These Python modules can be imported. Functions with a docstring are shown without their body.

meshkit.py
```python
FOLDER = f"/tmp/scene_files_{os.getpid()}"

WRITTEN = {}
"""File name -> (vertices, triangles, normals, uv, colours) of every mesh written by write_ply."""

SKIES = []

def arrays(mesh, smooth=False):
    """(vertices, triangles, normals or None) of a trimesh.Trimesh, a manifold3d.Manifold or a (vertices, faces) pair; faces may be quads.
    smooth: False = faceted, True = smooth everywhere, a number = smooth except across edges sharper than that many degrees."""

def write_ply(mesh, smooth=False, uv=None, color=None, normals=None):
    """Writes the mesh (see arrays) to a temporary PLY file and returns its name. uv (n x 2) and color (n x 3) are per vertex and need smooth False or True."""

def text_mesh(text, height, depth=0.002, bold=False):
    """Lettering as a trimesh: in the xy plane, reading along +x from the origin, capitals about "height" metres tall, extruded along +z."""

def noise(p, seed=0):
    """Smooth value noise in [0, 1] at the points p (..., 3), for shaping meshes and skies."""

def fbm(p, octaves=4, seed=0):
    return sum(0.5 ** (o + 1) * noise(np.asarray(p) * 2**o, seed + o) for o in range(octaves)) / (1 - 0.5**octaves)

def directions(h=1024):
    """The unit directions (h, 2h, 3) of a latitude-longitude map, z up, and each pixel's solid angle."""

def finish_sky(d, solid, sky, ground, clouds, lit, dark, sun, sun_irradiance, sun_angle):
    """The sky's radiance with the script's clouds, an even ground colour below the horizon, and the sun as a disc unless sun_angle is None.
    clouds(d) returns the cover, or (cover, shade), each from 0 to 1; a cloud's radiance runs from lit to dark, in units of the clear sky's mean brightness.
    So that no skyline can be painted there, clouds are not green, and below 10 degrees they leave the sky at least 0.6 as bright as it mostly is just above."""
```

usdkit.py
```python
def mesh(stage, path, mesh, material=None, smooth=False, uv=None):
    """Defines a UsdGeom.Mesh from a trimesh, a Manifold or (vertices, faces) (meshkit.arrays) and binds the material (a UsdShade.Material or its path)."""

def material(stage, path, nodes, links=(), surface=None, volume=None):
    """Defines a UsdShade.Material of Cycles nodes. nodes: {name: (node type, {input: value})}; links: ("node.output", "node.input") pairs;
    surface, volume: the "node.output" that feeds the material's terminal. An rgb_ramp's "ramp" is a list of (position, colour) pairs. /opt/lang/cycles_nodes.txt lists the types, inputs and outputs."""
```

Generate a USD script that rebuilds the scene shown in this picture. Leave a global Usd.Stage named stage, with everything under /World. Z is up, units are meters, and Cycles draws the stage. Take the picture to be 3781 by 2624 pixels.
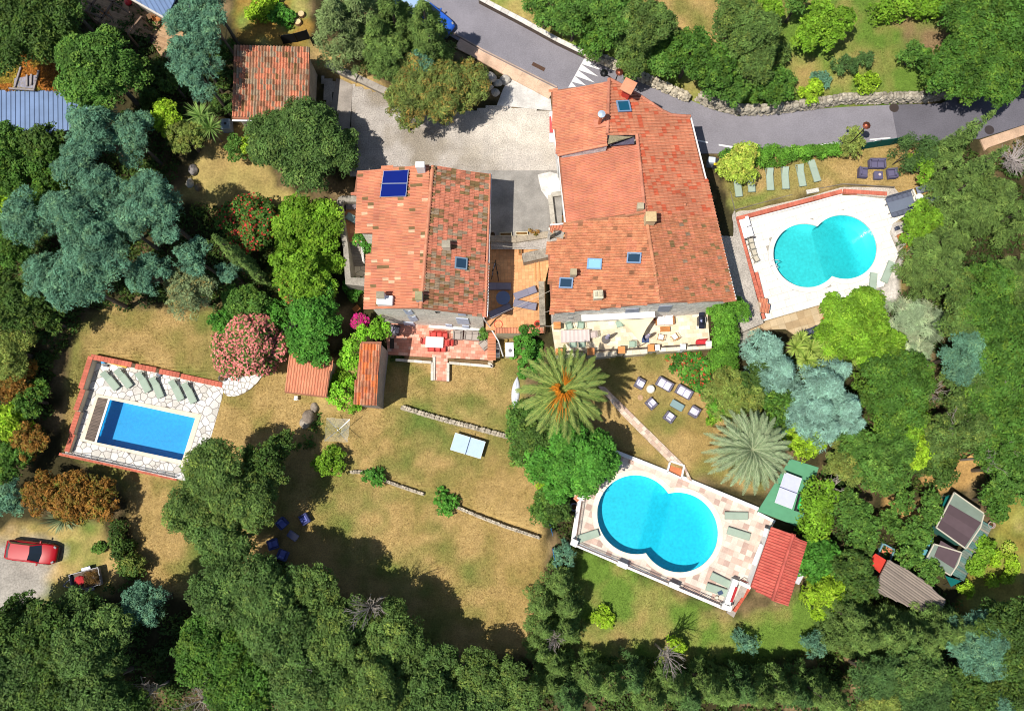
import math,numpy as np,trimesh,shapely,usdkit,meshkit
from shapely.geometry import Polygon,LineString,Point,MultiPolygon
from shapely import affinity
from scipy.spatial import Voronoi,cKDTree
from pxr import Usd,UsdGeom,UsdLux,UsdShade,Gf,Sdf,Vt

stage=Usd.Stage.CreateInMemory()
UsdGeom.SetStageUpAxis(stage,UsdGeom.Tokens.z)
UsdGeom.SetStageMetersPerUnit(stage,1.0)
UsdGeom.Xform.Define(stage,'/World')
UsdGeom.Scope.Define(stage,'/World/Looks')

#----------------------------------------------------------------camera (a drone 72 m above the courtyard,tipped 8 degrees off straight down)
CAM_H,TILT,FOCAL=72.0,math.radians(8.5),1947.0      # focal length in units of 1/2300 of the picture's width
cam=UsdGeom.Camera.Define(stage,'/World/camera')
cam.CreateHorizontalApertureAttr(36.0)
cam.CreateVerticalApertureAttr(36.0*710/1024)
cam.CreateFocalLengthAttr(36.0*FOCAL/2300)
cam.CreateClippingRangeAttr(Gf.Vec2f(1,2000))
cam.AddTranslateOp().Set(Gf.Vec3d(0,0,CAM_H))
cam.AddRotateXOp().Set(math.degrees(TILT))
cam.CreateExposureAttr(0.16)

#----------------------------------------------------------------sky and sun
SUN_EL,SHADOW_AZ=math.radians(65),math.radians(30)
to_sun=np.array([-math.cos(SUN_EL)*math.cos(SHADOW_AZ),-math.cos(SUN_EL)*math.sin(SHADOW_AZ),math.sin(SUN_EL)])
usdkit.material(stage,'/World/Looks/sky_look',{
    's':('sky_texture',{'sky_type':'single_scattering','sun_disc':False,'sun_elevation':SUN_EL,'sun_rotation':math.atan2(to_sun[0],to_sun[1])}),
    'b':('background_shader',{'strength':0.085})},[('s.color','b.color')],surface='b.background')
sky=UsdLux.DomeLight.Define(stage,'/World/sky')
UsdShade.MaterialBindingAPI.Apply(sky.GetPrim()).Bind(UsdShade.Material.Get(stage,'/World/Looks/sky_look'))
sky.GetPrim().SetCustomDataByKey('kind','structure')
sun=UsdLux.DistantLight.Define(stage,'/World/sun')
sun.CreateIntensityAttr(1.2);sun.CreateAngleAttr(0.53);sun.CreateNormalizeAttr(True)
sun.CreateColorAttr(Gf.Vec3f(1.0,0.94,0.85))
rot=Gf.Rotation(Gf.Vec3d(0,0,1),Gf.Vec3d(*map(float,to_sun)))
sun.AddTransformOp().Set(Gf.Matrix4d().SetRotate(rot))

#----------------------------------------------------------------survey:sight lines of the aerial picture cut with planes of known height
K=dict(D=(0,0,3781/2300),a=(0,0,950/2297),b=(850,0,950/2297),c=(1700,0,950/2297),d=(2600,0,1181/2299),e=(1200,560,700/2234),
         f=(1750,700,1000/2280),g=(1200,1000,700/2234),h=(2600,500,900/2052),i=(0,600,950/2297),j=(200,1220,800/2201),
         k=(800,960,700/1862),l=(1000,1350,1000/2280),m=(1850,1200,1100/2300),n=(2000,1600,1100/2194),o=(2700,1100,1081/2270),
         p=(2900,1700,881/2009),q=(0,1750,1000/1045),r=(900,1750,1100/1149),s=(1900,2000,1200/1316))
def ray(k,x,y):
    x0,y0,s=K[k]
    X,Y=(x0+x*s)*2300/3781-1150,798.1-(y0+y*s)*2300/3781
    c,n=math.cos(TILT),math.sin(TILT)
    return np.array([X,Y*c+FOCAL*n,Y*n-FOCAL*c])
def G(k,x,y,z):
    d=ray(k,x,y)
    t=(z-CAM_H)/d[2]
    return np.array([d[0]*t,d[1]*t,z])
def GL(k,pts,z):
    return np.array([G(k,x,y,z) for x,y in pts])
def PG(k,pts,z):
    p=Polygon(GL(k,pts,z)[:,:2])
    return p if p.is_valid else p.buffer(0)
def onplane(k,x,y,pl):                    # sight line cut with the plane z=a x+b y+c
    d=ray(k,x,y);a,b,c=pl
    t=(c-CAM_H)/(d[2]-a*d[0]-b*d[1])
    return np.array([d[0]*t,d[1]*t,CAM_H+d[2]*t])
def plane(pts):
    p=np.array(pts);A=np.c_[p[:,:2],np.ones(len(p))]
    return np.linalg.lstsq(A,p[:,2],rcond=None)[0]

#----------------------------------------------------------------helpers
RNG=np.random.default_rng(7)
def lin(*c):
    c=np.array(c,float)/255
    return np.where(c<=0.04045,c/12.92,((c+0.055)/1.055)**2.4)
USED={}
def numbered(path):
    n=USED.get(path,-1)+1;USED[path]=n
    return path if n==0 else f'{path}_{n:03d}'
def meta(prim,label=None,cat=None,group=None,kind=None):
    for k,v in (('label',label),('category',cat),('group',group),('kind',kind)):
        if v:prim.SetCustomDataByKey(k,v)
    return prim
def obj(name,vf,mat,parent=None,tint=(.5,.5,.5),smooth=False,**m):
    path=numbered((str(parent.GetPath()) if parent else '/World')+'/'+name)
    if isinstance(vf,MB):vf,tint=vf.vf(),vf.tints(tint)
    v,f,n=meshkit.arrays(vf,smooth)
    t=np.asarray(tint,float)
    if t.ndim==2 and len(t) !=len(v):t=t[0]
    g=UsdGeom.Mesh.Define(stage,path)
    g.CreatePointsAttr(Vt.Vec3fArray.FromNumpy(v.astype(np.float32)))
    g.CreateFaceVertexCountsAttr(Vt.IntArray.FromNumpy(np.full(len(f),3,np.int32)))
    g.CreateFaceVertexIndicesAttr(Vt.IntArray.FromNumpy(f.astype(np.int32).ravel()))
    g.CreateSubdivisionSchemeAttr('none')
    if n is not None:
        g.CreateNormalsAttr(Vt.Vec3fArray.FromNumpy(n.astype(np.float32)));g.SetNormalsInterpolation('vertex')
    t=np.broadcast_to(t,(len(v),3)).astype(np.float32)
    UsdGeom.PrimvarsAPI(g).CreatePrimvar('tint',Sdf.ValueTypeNames.Float3Array,'vertex').Set(Vt.Vec3fArray.FromNumpy(np.ascontiguousarray(t)))
    UsdShade.MaterialBindingAPI.Apply(g.GetPrim()).Bind(MAT[mat])
    return meta(g.GetPrim(),**m)
def thing(name,loc=(0,0,0),rz=0.,label=None,cat=None,group=None,kind=None,scale=None):
    x=UsdGeom.Xform.Define(stage,numbered('/World/'+name))
    x.AddTranslateOp().Set(Gf.Vec3d(*map(float,loc)));x.AddRotateZOp().Set(math.degrees(rz))
    if scale:x.AddScaleOp().Set(Gf.Vec3f(*scale))
    return meta(x.GetPrim(),label,cat,group,kind)
def copy(src,loc,rz=0.,label=None,group=None,scale=None):
    was=src.GetCustomData()
    base=src.GetName()
    if base[-4:-3]=='_' and base[-3:].isdigit():base=base[:-4]
    r=thing(base,loc,rz,label or was.get('label'),was.get('category'),group or was.get('group'),None,scale)
    r.GetReferences().AddInternalReference(src.GetPath());r.SetInstanceable(True)
    return r
class MB:                                  # collects shapes into one mesh,each with its own colour
    def __init__(s):s.v,s.f,s.t,s.n=[],[],[],0
    def add(s,v,f,tint=None):
        v,f=np.asarray(v,float),np.asarray(f,int)
        if f.shape[1]==4:f=np.vstack([f[:,[0,1,2]],f[:,[0,2,3]]])
        s.v.append(v);s.f.append(f+s.n);s.n+=len(v)
        s.t.append(np.full((len(v),3),np.nan) if tint is None else np.broadcast_to(np.asarray(tint,float),(len(v),3)))
        return s
    def mesh(s,m,tint=None):return s.add(m.vertices,m.faces,tint)
    def vf(s):return np.vstack(s.v),np.vstack(s.f)
    def tints(s,d):
        t=np.vstack(s.t).copy();d=np.broadcast_to(np.asarray(d,float),t.shape) if np.ndim(d)<2 or len(d) !=len(t) else d
        return np.where(np.isnan(t),d,t)
    def box(s,c,size,rz=0.,tint=None,ch=0.0,tilt=None):
        x,y,z=np.array(size)/2
        if ch and min(x,y)>ch:
            ring=lambda r,q:[(-x+r,-y),(x-r,-y),(x,-y+r),(x,y-r),(x-r,y),(-x+r,y),(-x,y-r),(-x,-y+r)]
            a=ring(ch,0)
            b=[(px*(1-ch/x),py*(1-ch/y)) for px,py in a]
            v=[(px,py,-z) for px,py in a]+[(px,py,z-ch) for px,py in a]+[(px,py,z) for px,py in b]
            f=[]
            for L in (0,8):
                f+=[(L+i,L+(i+1) % 8,L+8+(i+1) % 8,L+8+i) for i in range(8)]
            f3=[(16,16+i,17+i) for i in range(1,7)]+[(0,i+1,i) for i in range(1,7)]
            f=np.array(f);f=np.vstack([f[:,[0,1,2]],f[:,[0,2,3]],f3])
        else:
            v=[(i*x,j*y,k*z) for i in (-1,1) for j in (-1,1) for k in (-1,1)]
            f=[(0,1,3,2),(4,6,7,5),(0,4,5,1),(2,3,7,6),(0,2,6,4),(1,5,7,3)]
        v=np.array(v,float)
        if tilt is not None:
            v=v @ trimesh.transformations.rotation_matrix(tilt[1],tilt[0])[:3,:3].T
        c_,s_=math.cos(rz),math.sin(rz)
        v=v @ np.array([[c_,s_,0],[-s_,c_,0],[0,0,1]])+np.asarray(c,float)
        return s.add(v,f,tint)
    def beam(s,a,b,w,h,tint=None):     # square bar from a to b
        a,b=np.asarray(a,float),np.asarray(b,float)
        d=b-a;L=np.linalg.norm(d);d/=L
        u=np.cross([0,0,1],d) if abs(d[2])<.99 else np.array([1.,0,0])
        u/=np.linalg.norm(u);n=np.cross(d,u)
        v=[p+i*u*w/2+k*n*h/2 for p in (a,b) for i,k in ((-1,-1),(1,-1),(1,1),(-1,1))]
        return s.add(v,[(0,3,2,1),(4,5,6,7),(0,1,5,4),(1,2,6,5),(2,3,7,6),(3,0,4,7)],tint)
    def tube(s,pts,r,n=6,tint=None,r2=None):
        p=np.asarray(pts,float);m=len(p);R=np.linspace(r,r if r2 is None else r2,m)
        t=np.gradient(p,axis=0);t/=np.linalg.norm(t,axis=1)[:,None]
        v=[]
        for i in range(m):
            u=np.cross(t[i],[0.31,0.2,0.93] if abs(t[i][2])<.95 else [1,0,0]);u/=np.linalg.norm(u);w=np.cross(t[i],u)
            for k in range(n):
                a=2*math.pi*k/n;v.append(p[i]+R[i]*(math.cos(a)*u+math.sin(a)*w))
        f=[(i*n+k,i*n+(k+1) % n,(i+1)*n+(k+1) % n,(i+1)*n+k) for i in range(m-1) for k in range(n)]
        f=np.array(f);f=np.vstack([f[:,[0,1,2]],f[:,[0,2,3]],[(0,k+1,k) for k in range(1,n-1)],[((m-1)*n,(m-1)*n+k,(m-1)*n+k+1) for k in range(1,n-1)]])
        return s.add(v,f,tint)
    def lathe(s,prof,c,n=16,tint=None,sx=1.,sy=1.,rz=0.):     # prof:(radius,z) from below to above
        v=[(r*math.cos(2*math.pi*k/n)*sx,r*math.sin(2*math.pi*k/n)*sy,z) for r,z in prof for k in range(n)]
        m=len(prof)
        f=[(i*n+k,i*n+(k+1) % n,(i+1)*n+(k+1) % n,(i+1)*n+k) for i in range(m-1) for k in range(n)]
        f=np.array(f);f=np.vstack([f[:,[0,1,2]],f[:,[0,2,3]],[(0,k+1,k) for k in range(1,n-1)],[((m-1)*n,(m-1)*n+k,(m-1)*n+k+1) for k in range(1,n-1)]])
        v=np.array(v);c_,s_=math.cos(rz),math.sin(rz)
        return s.add(v @ np.array([[c_,s_,0],[-s_,c_,0],[0,0,1]])+np.asarray(c,float),f,tint)
    def prism(s,poly,z0,z1,tint=None):
        for g in getattr(poly,'geoms',[poly]):
            if g.is_empty or g.geom_type !='Polygon' or g.area<1e-4:continue
            r=np.array(g.exterior.coords)[:-1]
            if not g.interiors and convex(r):
                if area2(r)<0:r=r[::-1]
                n=len(r)
                v=np.vstack([np.c_[r,np.full(n,z0)],np.c_[r,np.full(n,z1)]])
                f=[(n,n+i,n+i+1) for i in range(1,n-1)]
                for i in range(n):
                    q=(i+1) % n;f+=[(i,q,n+q),(i,n+q,n+i)]
                s.add(v,f,tint)
            else:
                m=trimesh.creation.extrude_polygon(g,z1-z0,engine='earcut');m.apply_translation([0,0,z0]);s.mesh(m,tint)
        return s
    def sheet(s,poly,zf,tint=None):       # flat or sloping sheet;zf a number or a plane
        for g in getattr(poly,'geoms',[poly]):
            if g.is_empty or g.geom_type !='Polygon':continue
            v,f=trimesh.creation.triangulate_polygon(g,engine='earcut')
            z=np.full(len(v),zf) if np.ndim(zf)==0 else v @ np.array(zf[:2])+zf[2]
            f=np.array(f);a=v[f]
            d1,d2=a[:,1]-a[:,0],a[:,2]-a[:,0];cr=d1[:,0]*d2[:,1]-d1[:,1]*d2[:,0];f[cr<0]=f[cr<0][:,::-1]
            u,inv=np.unique(f,return_inverse=True)
            s.add(np.c_[v,z][u],inv.reshape(-1,3),tint)
        return s
def area2(r):return float(np.sum(r[:,0]*np.roll(r[:,1],-1)-np.roll(r[:,0],-1)*r[:,1]))
def convex(r):
    d=np.roll(r,-1,0)-r;e=np.roll(d,-1,0)
    c=d[:,0]*e[:,1]-d[:,1]*e[:,0]
    return bool(np.all(c>-1e-9) or np.all(c<1e-9))

#----------------------------------------------------------------materials:colour comes with each piece (its tint),the node graph adds grain,blotches and relief
MAT={}
def mk(name,rough=.8,grain=.25,gs=14.,blot=.25,bs=1.2,bump=.25,bscale=30.,spec=.3,trans=0.,metal=0.,dist=.02,coat=0.):
    nodes={'a':('attribute',{'attribute':'tint'}),'g':('geometry',{}),
             'n1':('noise_texture',{'scale':gs,'detail':3.,'roughness':.6}),'n2':('noise_texture',{'scale':bs,'detail':4.,'roughness':.6}),
             'm1':('map_range',{'from_min':.25,'from_max':.75,'to_min':1-grain,'to_max':1+grain}),'m2':('map_range',{'from_min':.3,'from_max':.7,'to_min':1-blot,'to_max':1+blot}),
             'x':('math',{'math_type':'multiply'}),'c':('vector_math',{'math_type':'scale'}),
             'p':('principled_bsdf',{'roughness':rough,'specular_ior_level':spec,'metallic':metal,'coat_weight':coat})}
    L=[('g.position','n1.vector'),('g.position','n2.vector'),('n1.fac','m1.value'),('n2.fac','m2.value'),('m1.result','x.value1'),('m2.result','x.value2'),
         ('a.vector','c.vector1'),('x.value','c.scale'),('c.vector','p.base_color')]
    if bump:
        nodes['n3']=('noise_texture',{'scale':bscale,'detail':4.,'roughness':.65});nodes['b']=('bump',{'strength':bump,'distance':dist})
        L+=[('g.position','n3.vector'),('n3.fac','b.height'),('b.normal','p.normal')]
    out='p.BSDF'
    if trans:
        nodes['t']=('translucent_bsdf',{});nodes['mx']=('mix_closure',{'fac':trans})
        L+=[('c.vector','t.color'),('p.BSDF','mx.closure1'),('t.BSDF','mx.closure2')];out='mx.closure'
    MAT[name]=usdkit.material(stage,'/World/Looks/'+name,nodes,L,surface=out)
mk('leaf',.6,.15,3.,.2,.35,0,spec=.2,trans=.16)
mk('needle',.65,.12,4.,.15,.4,0,spec=.25,trans=.15)
mk('bark',.9,.3,12.,.2,2.,.5)
mk('soil',.95,.3,6.,.25,.7,.6,14.,.1,dist=.06)
mk('grass_ground',.95,.34,9.,.12,1.6,.8,16.,.1,dist=.08)
mk('grass_blade',.8,.15,5.,.15,.8,0,spec=.15,trans=.3)
mk('gravel',.95,.42,9.,.16,.8,1.,12.,.15,dist=.06)
mk('asphalt',.9,.2,11.,.14,.3,.35,30.,.2)
mk('concrete',.9,.16,9.,.24,.8,.25,30.,.2)
mk('plaster',.9,.05,14.,.06,1.2,.15,40.,.2)
mk('stone',.9,.3,9.,.3,2.2,.8,11.,.2,dist=.05)
mk('rubble',.9,.3,6.5,.15,1.2,.8,7.,.2,dist=.06)
mk('tile',.8,.12,12.,.16,.6,.25,25.,.3)
mk('old_tile',.85,.3,9.,.25,1.6,.4,18.,.2)
mk('paving',.85,.12,14.,.14,1.2,.3,24.,.2)
mk('liner',.5,.14,4.,.05,.7,.1,20.,.3)
mk('paint',.35,.03,8.,.05,2.,0,spec=.5)
mk('car_paint',.4,.02,8.,.02,2.,0,spec=.3,coat=.25)
mk('metal',.4,.06,10.,.1,2.,0,metal=.8)
mk('roof_metal',.5,.06,10.,.12,.8,.05,metal=.0,spec=.5)
mk('wood',.75,.22,18.,.2,2.,.3,30.)
mk('fabric',.95,.08,40.,.06,2.,.3,90.,.1)
mk('rattan',.8,.2,40.,.1,3.,.6,60.,.2)
mk('plastic',.5,.03,10.,.04,2.,0,spec=.4)
mk('cell',.12,.03,10.,.04,1.,0,spec=.6)
MAT['glass']=usdkit.material(stage,'/World/Looks/glass',{
    'f':('fresnel',{'IOR':1.5}),'t':('transparent_bsdf',{'color':(.75,.85,.9)}),'g':('glossy_bsdf',{'roughness':.03,'color':(1,1,1)}),'m':('mix_closure',{})},
    [('f.fac','m.fac'),('t.BSDF','m.closure1'),('g.BSDF','m.closure2')],surface='m.closure')
def water(name,absorb,density):
    MAT[name]=usdkit.material(stage,'/World/Looks/'+name,{
        'g':('geometry',{}),'n':('noise_texture',{'scale':3.5,'detail':3.}),'b':('bump',{'strength':.25,'distance':.03}),
        'f':('fresnel',{'IOR':1.33}),'t':('transparent_bsdf',{'color':(1,1,1)}),'gl':('glossy_bsdf',{'roughness':.06,'color':(1,1,1)}),'m':('mix_closure',{}),
        'v':('absorption_volume',{'color':absorb,'density':density})},
        [('g.position','n.vector'),('n.fac','b.height'),('b.normal','gl.normal'),('b.normal','f.normal'),('f.fac','m.fac'),('t.BSDF','m.closure1'),('gl.BSDF','m.closure2')],
        surface='m.closure',volume='v.volume')
water('pool_water',(.25,.9,.97),.3)
#----------------------------------------------------------------terrain:heights surveyed at points,flat pads where terraces,lawns,pools and roads lie
CTRL=[(0,0,0),(200,150,.3),(600,60,.8),(800,60,.8),(880,180,.6),(780,140,.3),(100,300,-.5),(450,330,-.3),(560,420,-1.2),(600,600,-1.8),(420,430,-1.2),(700,700,-2.2),(60,600,-2.5),
        (300,740,-3.0),(480,760,-3.0),(600,860,-3.1),(680,800,-3.0),(560,960,-3.4),(60,1000,-4),(300,1130,-4.2),(60,1250,-4.5),(160,1300,-4.5),(330,1300,-4.4),(550,1200,-4.3),(600,1500,-5),(200,1560,-5),(1000,1560,-4.8),(1180,1100,-3.6),(1230,1400,-4.4),
        (1500,1450,-4.6),(1350,1280,-4.4),(1750,1420,-4.6),(1850,1380,-4.5),(2200,1550,-4.6),(2000,1230,-3.9),(2250,1300,-4),(2100,1000,-3),(1950,1000,-2.9),(2260,800,-2),(2050,700,-1.3),(1850,700,-1.5),(1800,780,-1.9),
        (1290,820,-2.7),(1450,820,-2.6),(1600,850,-2.6),(1400,980,-2.8),(1600,1000,-2.8),(1700,1080,-2.9),(1650,500,-.25),(1690,400,-.2),(1900,380,-.2),(2060,400,-.3),(2200,450,-.4),(2130,600,-.8),(1620,330,0),(1660,640,-.7),(1690,720,-1.2),
        (1250,60,1.2),(1400,100,1.2),(1650,60,1.6),(1900,100,1.6),(2200,60,1.5),(2280,130,1.2),(1800,220,1.0),(2050,200,1.0),(1650,220,1.0),(1120,-10,.6),(900,60,.3),(1130,520,0),(1215,700,-1),(1190,790,-2.6)]
CW=np.array([np.append(G('D',x,y,z)[:2],z) for x,y,z in CTRL])
def zbase(P):
    P=np.atleast_2d(P)[:,:2]
    d=((P[:,None,:]-CW[None,:,:2])**2).sum(-1)+2.
    w=d**-1.9
    return (w*CW[:,2]).sum(1)/w.sum(1)
ROAD=PG('D',[(870,-40),(1000,75),(1130,150),(1240,207),(1330,300),(1560,345),(1700,346),(1800,336),(1900,326),(1960,319),(2040,314),(2100,322),(2200,312),(2340,268),(2340,168),(2300,184),(2175,203),(2113,233),
                (2000,236),(1894,241),(1769,250),(1660,261),(1610,249),(1487,201),(1399,164),(1316,126),(1185,45),(1092,0),(1040,-40)],0)
COURT=PG('D',[(722,170),(740,178),(792,190),(880,217),(960,245),(1060,250),(1120,232),(1150,232),(1262,250),(1262,560),(1105,560),(1090,420),(810,400),(775,390),(760,330),(772,285),(735,262)],0)
PATIO=PG('f',[(100,440),(360,470),(640,400),(790,370),(790,470),(640,470),(640,600),(600,770),(600,1200),(100,1180)],-.4)
CREAM=PG('f',[(640,1060),(1960,960),(1990,1335),(690,1385)],-1.3)
PINK=PG('g',[(700,580),(1900,660),(1960,1050),(1445,1025),(1440,1300),(1290,1290),(1282,1025),(740,985)],-3)
LAWN1=PG('D',[(835,760),(1150,760),(1165,830),(1165,988),(1100,965),(1000,935),(895,903),(862,910)],-3.25)
LAWN2=PG('D',[(715,935),(760,925),(865,912),(897,908),(1000,940),(1100,970),(1165,992),(1232,1195),(1120,1160),(1000,1122),(880,1080),(790,1055),(720,1040),(690,990)],-3.75)
LAWN3=PG('D',[(690,1000),(720,1045),(790,1060),(880,1085),(1000,1127),(1120,1165),(1232,1202),(1205,1470),(1050,1470),(900,1400),(700,1330),(610,1200),(640,1050)],-4.3)
POOLDECK1=PG('j',[(395,270),(1730,555),(1715,650),(1560,1200),(1345,1530),(110,1245)],-3.7)
POOLDECK3=PG('n',[(450,95),(1600,560),(1715,640),(1690,720),(1540,1140),(1470,1110),(1390,1290),(235,815),(290,370)],-3.1)
MAT_P=PG('n',[(1830,185),(2040,250),(1900,690),(1590,570)],-2.95)
POOLDECK2=PG('h',[(300,705),(390,700),(920,572),(1160,505),(1540,508),(1765,450),(1828,600),(1590,740),(1560,820),(1640,1000),(1510,1270),(495,1565)],-.9)
TANPAVE=PG('o',[(150,190),(880,0),(1000,-20),(1050,250),(760,360),(560,330),(420,240),(230,250),(140,300)],-1.5)
PARK=PG('q',[(-60,250),(60,230),(230,300),(200,400),(150,500),(60,575),(-60,600)],-4.5)
SW=PG('c',[(-60,310),(200,460),(860,795),(815,895),(640,800),(430,690),(100,500),(-60,420)],.12)
SW2=PG('d',[(1985,1005),(2330,890),(2330,960),(2040,1062),(1990,1110)],.1)
apron=PG('c',[(440,690),(805,885),(815,990),(325,942),(380,800)],0)
PADS=[(SW,0),(SW2,0),(apron.buffer(.3),0),(ROAD,0),(COURT,0),(PATIO,-.4),(CREAM,-1.3),(LAWN1,-3.25),(LAWN2,-3.75),(LAWN3,-4.3),(PINK,-3.0),(POOLDECK1,-3.7),(POOLDECK3,-3.1),(MAT_P,-2.95),(POOLDECK2,-.9),(TANPAVE,-1.5)]

# swimming pools:outlines in plan
def two_circles(k,c1,e1,c2,e2,z):
    a,b=G(k,*c1,z)[:2],G(k,*c2,z)[:2]
    return Point(a).buffer(np.linalg.norm(G(k,*e1,z)[:2]-a),48).union(Point(b).buffer(np.linalg.norm(G(k,*e2,z)[:2]-b),48))
POOL1=PG('j',[(565,695),(1440,885),(1305,1325),(425,1140)],-3.7)
def ell(k,pts,z):                           # a smooth closed outline through surveyed points
    p=GL(k,pts,z)[:,:2];n=len(p);q=[]
    for i in range(n):
        p0,p1,p2,p3=p[i-1],p[i],p[(i+1) % n],p[(i+2) % n]
        for t in np.linspace(0,1,8,endpoint=False):
            q.append(.5*(2*p1+(p2-p0)*t+(2*p0-5*p1+4*p2-p3)*t*t+(3*p1-p0-3*p2+p3)*t**3))
    return Polygon(q)
PATH1=ell('k',[(60,1240),(105,1110),(200,1130),(400,1120),(560,900),(620,740),(720,590),(860,440),(950,420),(900,500),(800,630),(690,800),(620,930),(480,1100),(390,1220),(250,1320),(110,1335)],-3.4)
POOL2=two_circles('h',(857,1010),(857,741),(1175,938),(1175,668),-.9)
POOL3=two_circles('n',(695,595),(695,303),(1010,725),(1010,430),-3.1)
PADS.append((PATH1,-3.3));PADS.append((PG('m',[(745,470),(800,475),(1420,1085),(1475,1205),(1440,1190),(1415,1100),(1310,1050),(1290,1050),(930,690)],-2.66),-2.68))

RES=.3
XS,YS=np.arange(-56,56.01,RES),np.arange(-33,52.01,RES)
GX,GY=np.meshgrid(XS,YS)
PTS=np.c_[GX.ravel(),GY.ravel()]
ZG=np.concatenate([zbase(c) for c in np.array_split(PTS,30)])
ZG+=.25*(meshkit.fbm(np.c_[PTS*.22,np.zeros(len(PTS))],3,5)-.5)+.06*(meshkit.noise(np.c_[PTS*1.3,np.zeros(len(PTS))],9)-.5)
for P,z in PADS:
    shapely.prepare(P);m=shapely.contains_xy(P,PTS[:,0],PTS[:,1])
    ZG[m]=z-.06
    d=shapely.distance(shapely.points(PTS[~m]),P);w=np.clip(1-d/.9,0,1)
    zz=ZG[~m];ZG[~m]=np.where((w>0) & (zz>z-.06),zz+(z-.06-zz)*w,zz)
for P,z in ((POOL1,-3.7),(POOL2,-.9),(POOL3,-3.1)):
    m=shapely.contains_xy(P.buffer(.28),PTS[:,0],PTS[:,1]);ZG[m]=z-3.2
ZGRID=ZG.reshape(GX.shape)
def zg(x,y):
    i=np.clip(((np.asarray(x)-XS[0])/RES).round().astype(int),0,len(XS)-1);j=np.clip(((np.asarray(y)-YS[0])/RES).round().astype(int),0,len(YS)-1)
    return ZGRID[j,i]
def T(k,x,y,h=0.):                         # the spot on the terrain (plus h) that a sight line meets
    z=-2.
    for _ in range(8):
        p=G(k,x,y,z+h);z=.4*z+.6*float(zg(p[0],p[1]))
    p[2]=z
    return p
# ground cover:colour by zone,mottled
def fb(sc,o,seed):return meshkit.fbm(np.c_[PTS*sc,np.zeros(len(PTS))],o,seed)
def mixc(a,b,t):return a+(b-a)*np.clip(t,0,1)[:,None]
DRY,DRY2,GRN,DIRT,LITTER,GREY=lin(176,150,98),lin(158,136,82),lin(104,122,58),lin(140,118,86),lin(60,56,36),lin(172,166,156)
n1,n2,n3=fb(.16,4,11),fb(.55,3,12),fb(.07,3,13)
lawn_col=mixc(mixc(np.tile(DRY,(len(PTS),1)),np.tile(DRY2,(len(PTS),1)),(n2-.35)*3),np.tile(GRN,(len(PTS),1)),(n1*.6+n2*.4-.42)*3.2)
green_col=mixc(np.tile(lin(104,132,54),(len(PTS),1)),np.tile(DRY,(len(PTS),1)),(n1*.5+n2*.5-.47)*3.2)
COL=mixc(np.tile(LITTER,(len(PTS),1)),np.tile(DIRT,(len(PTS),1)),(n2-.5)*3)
def zone(k,pts,col,z=-3.,soft=.8):
    P=PG(k,pts,z).buffer(.01);shapely.prepare(P)
    b=P.bounds;m=(PTS[:,0]>b[0]-2) & (PTS[:,0]<b[2]+2) & (PTS[:,1]>b[1]-2) & (PTS[:,1]<b[3]+2)
    q=PTS[m];ins=shapely.contains_xy(P,q[:,0],q[:,1]);d=shapely.distance(shapely.points(q),P.exterior)
    w=np.clip(.5+np.where(ins,d,-d)/soft+(fb(.9,2,21)[m]-.5)*1.2,0,1)
    COL[m]+=(col[m]-COL[m])*w[:,None]
    return P
c1=lambda c:np.tile(c,(len(PTS),1))*(.85+.3*n2[:,None])
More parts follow.
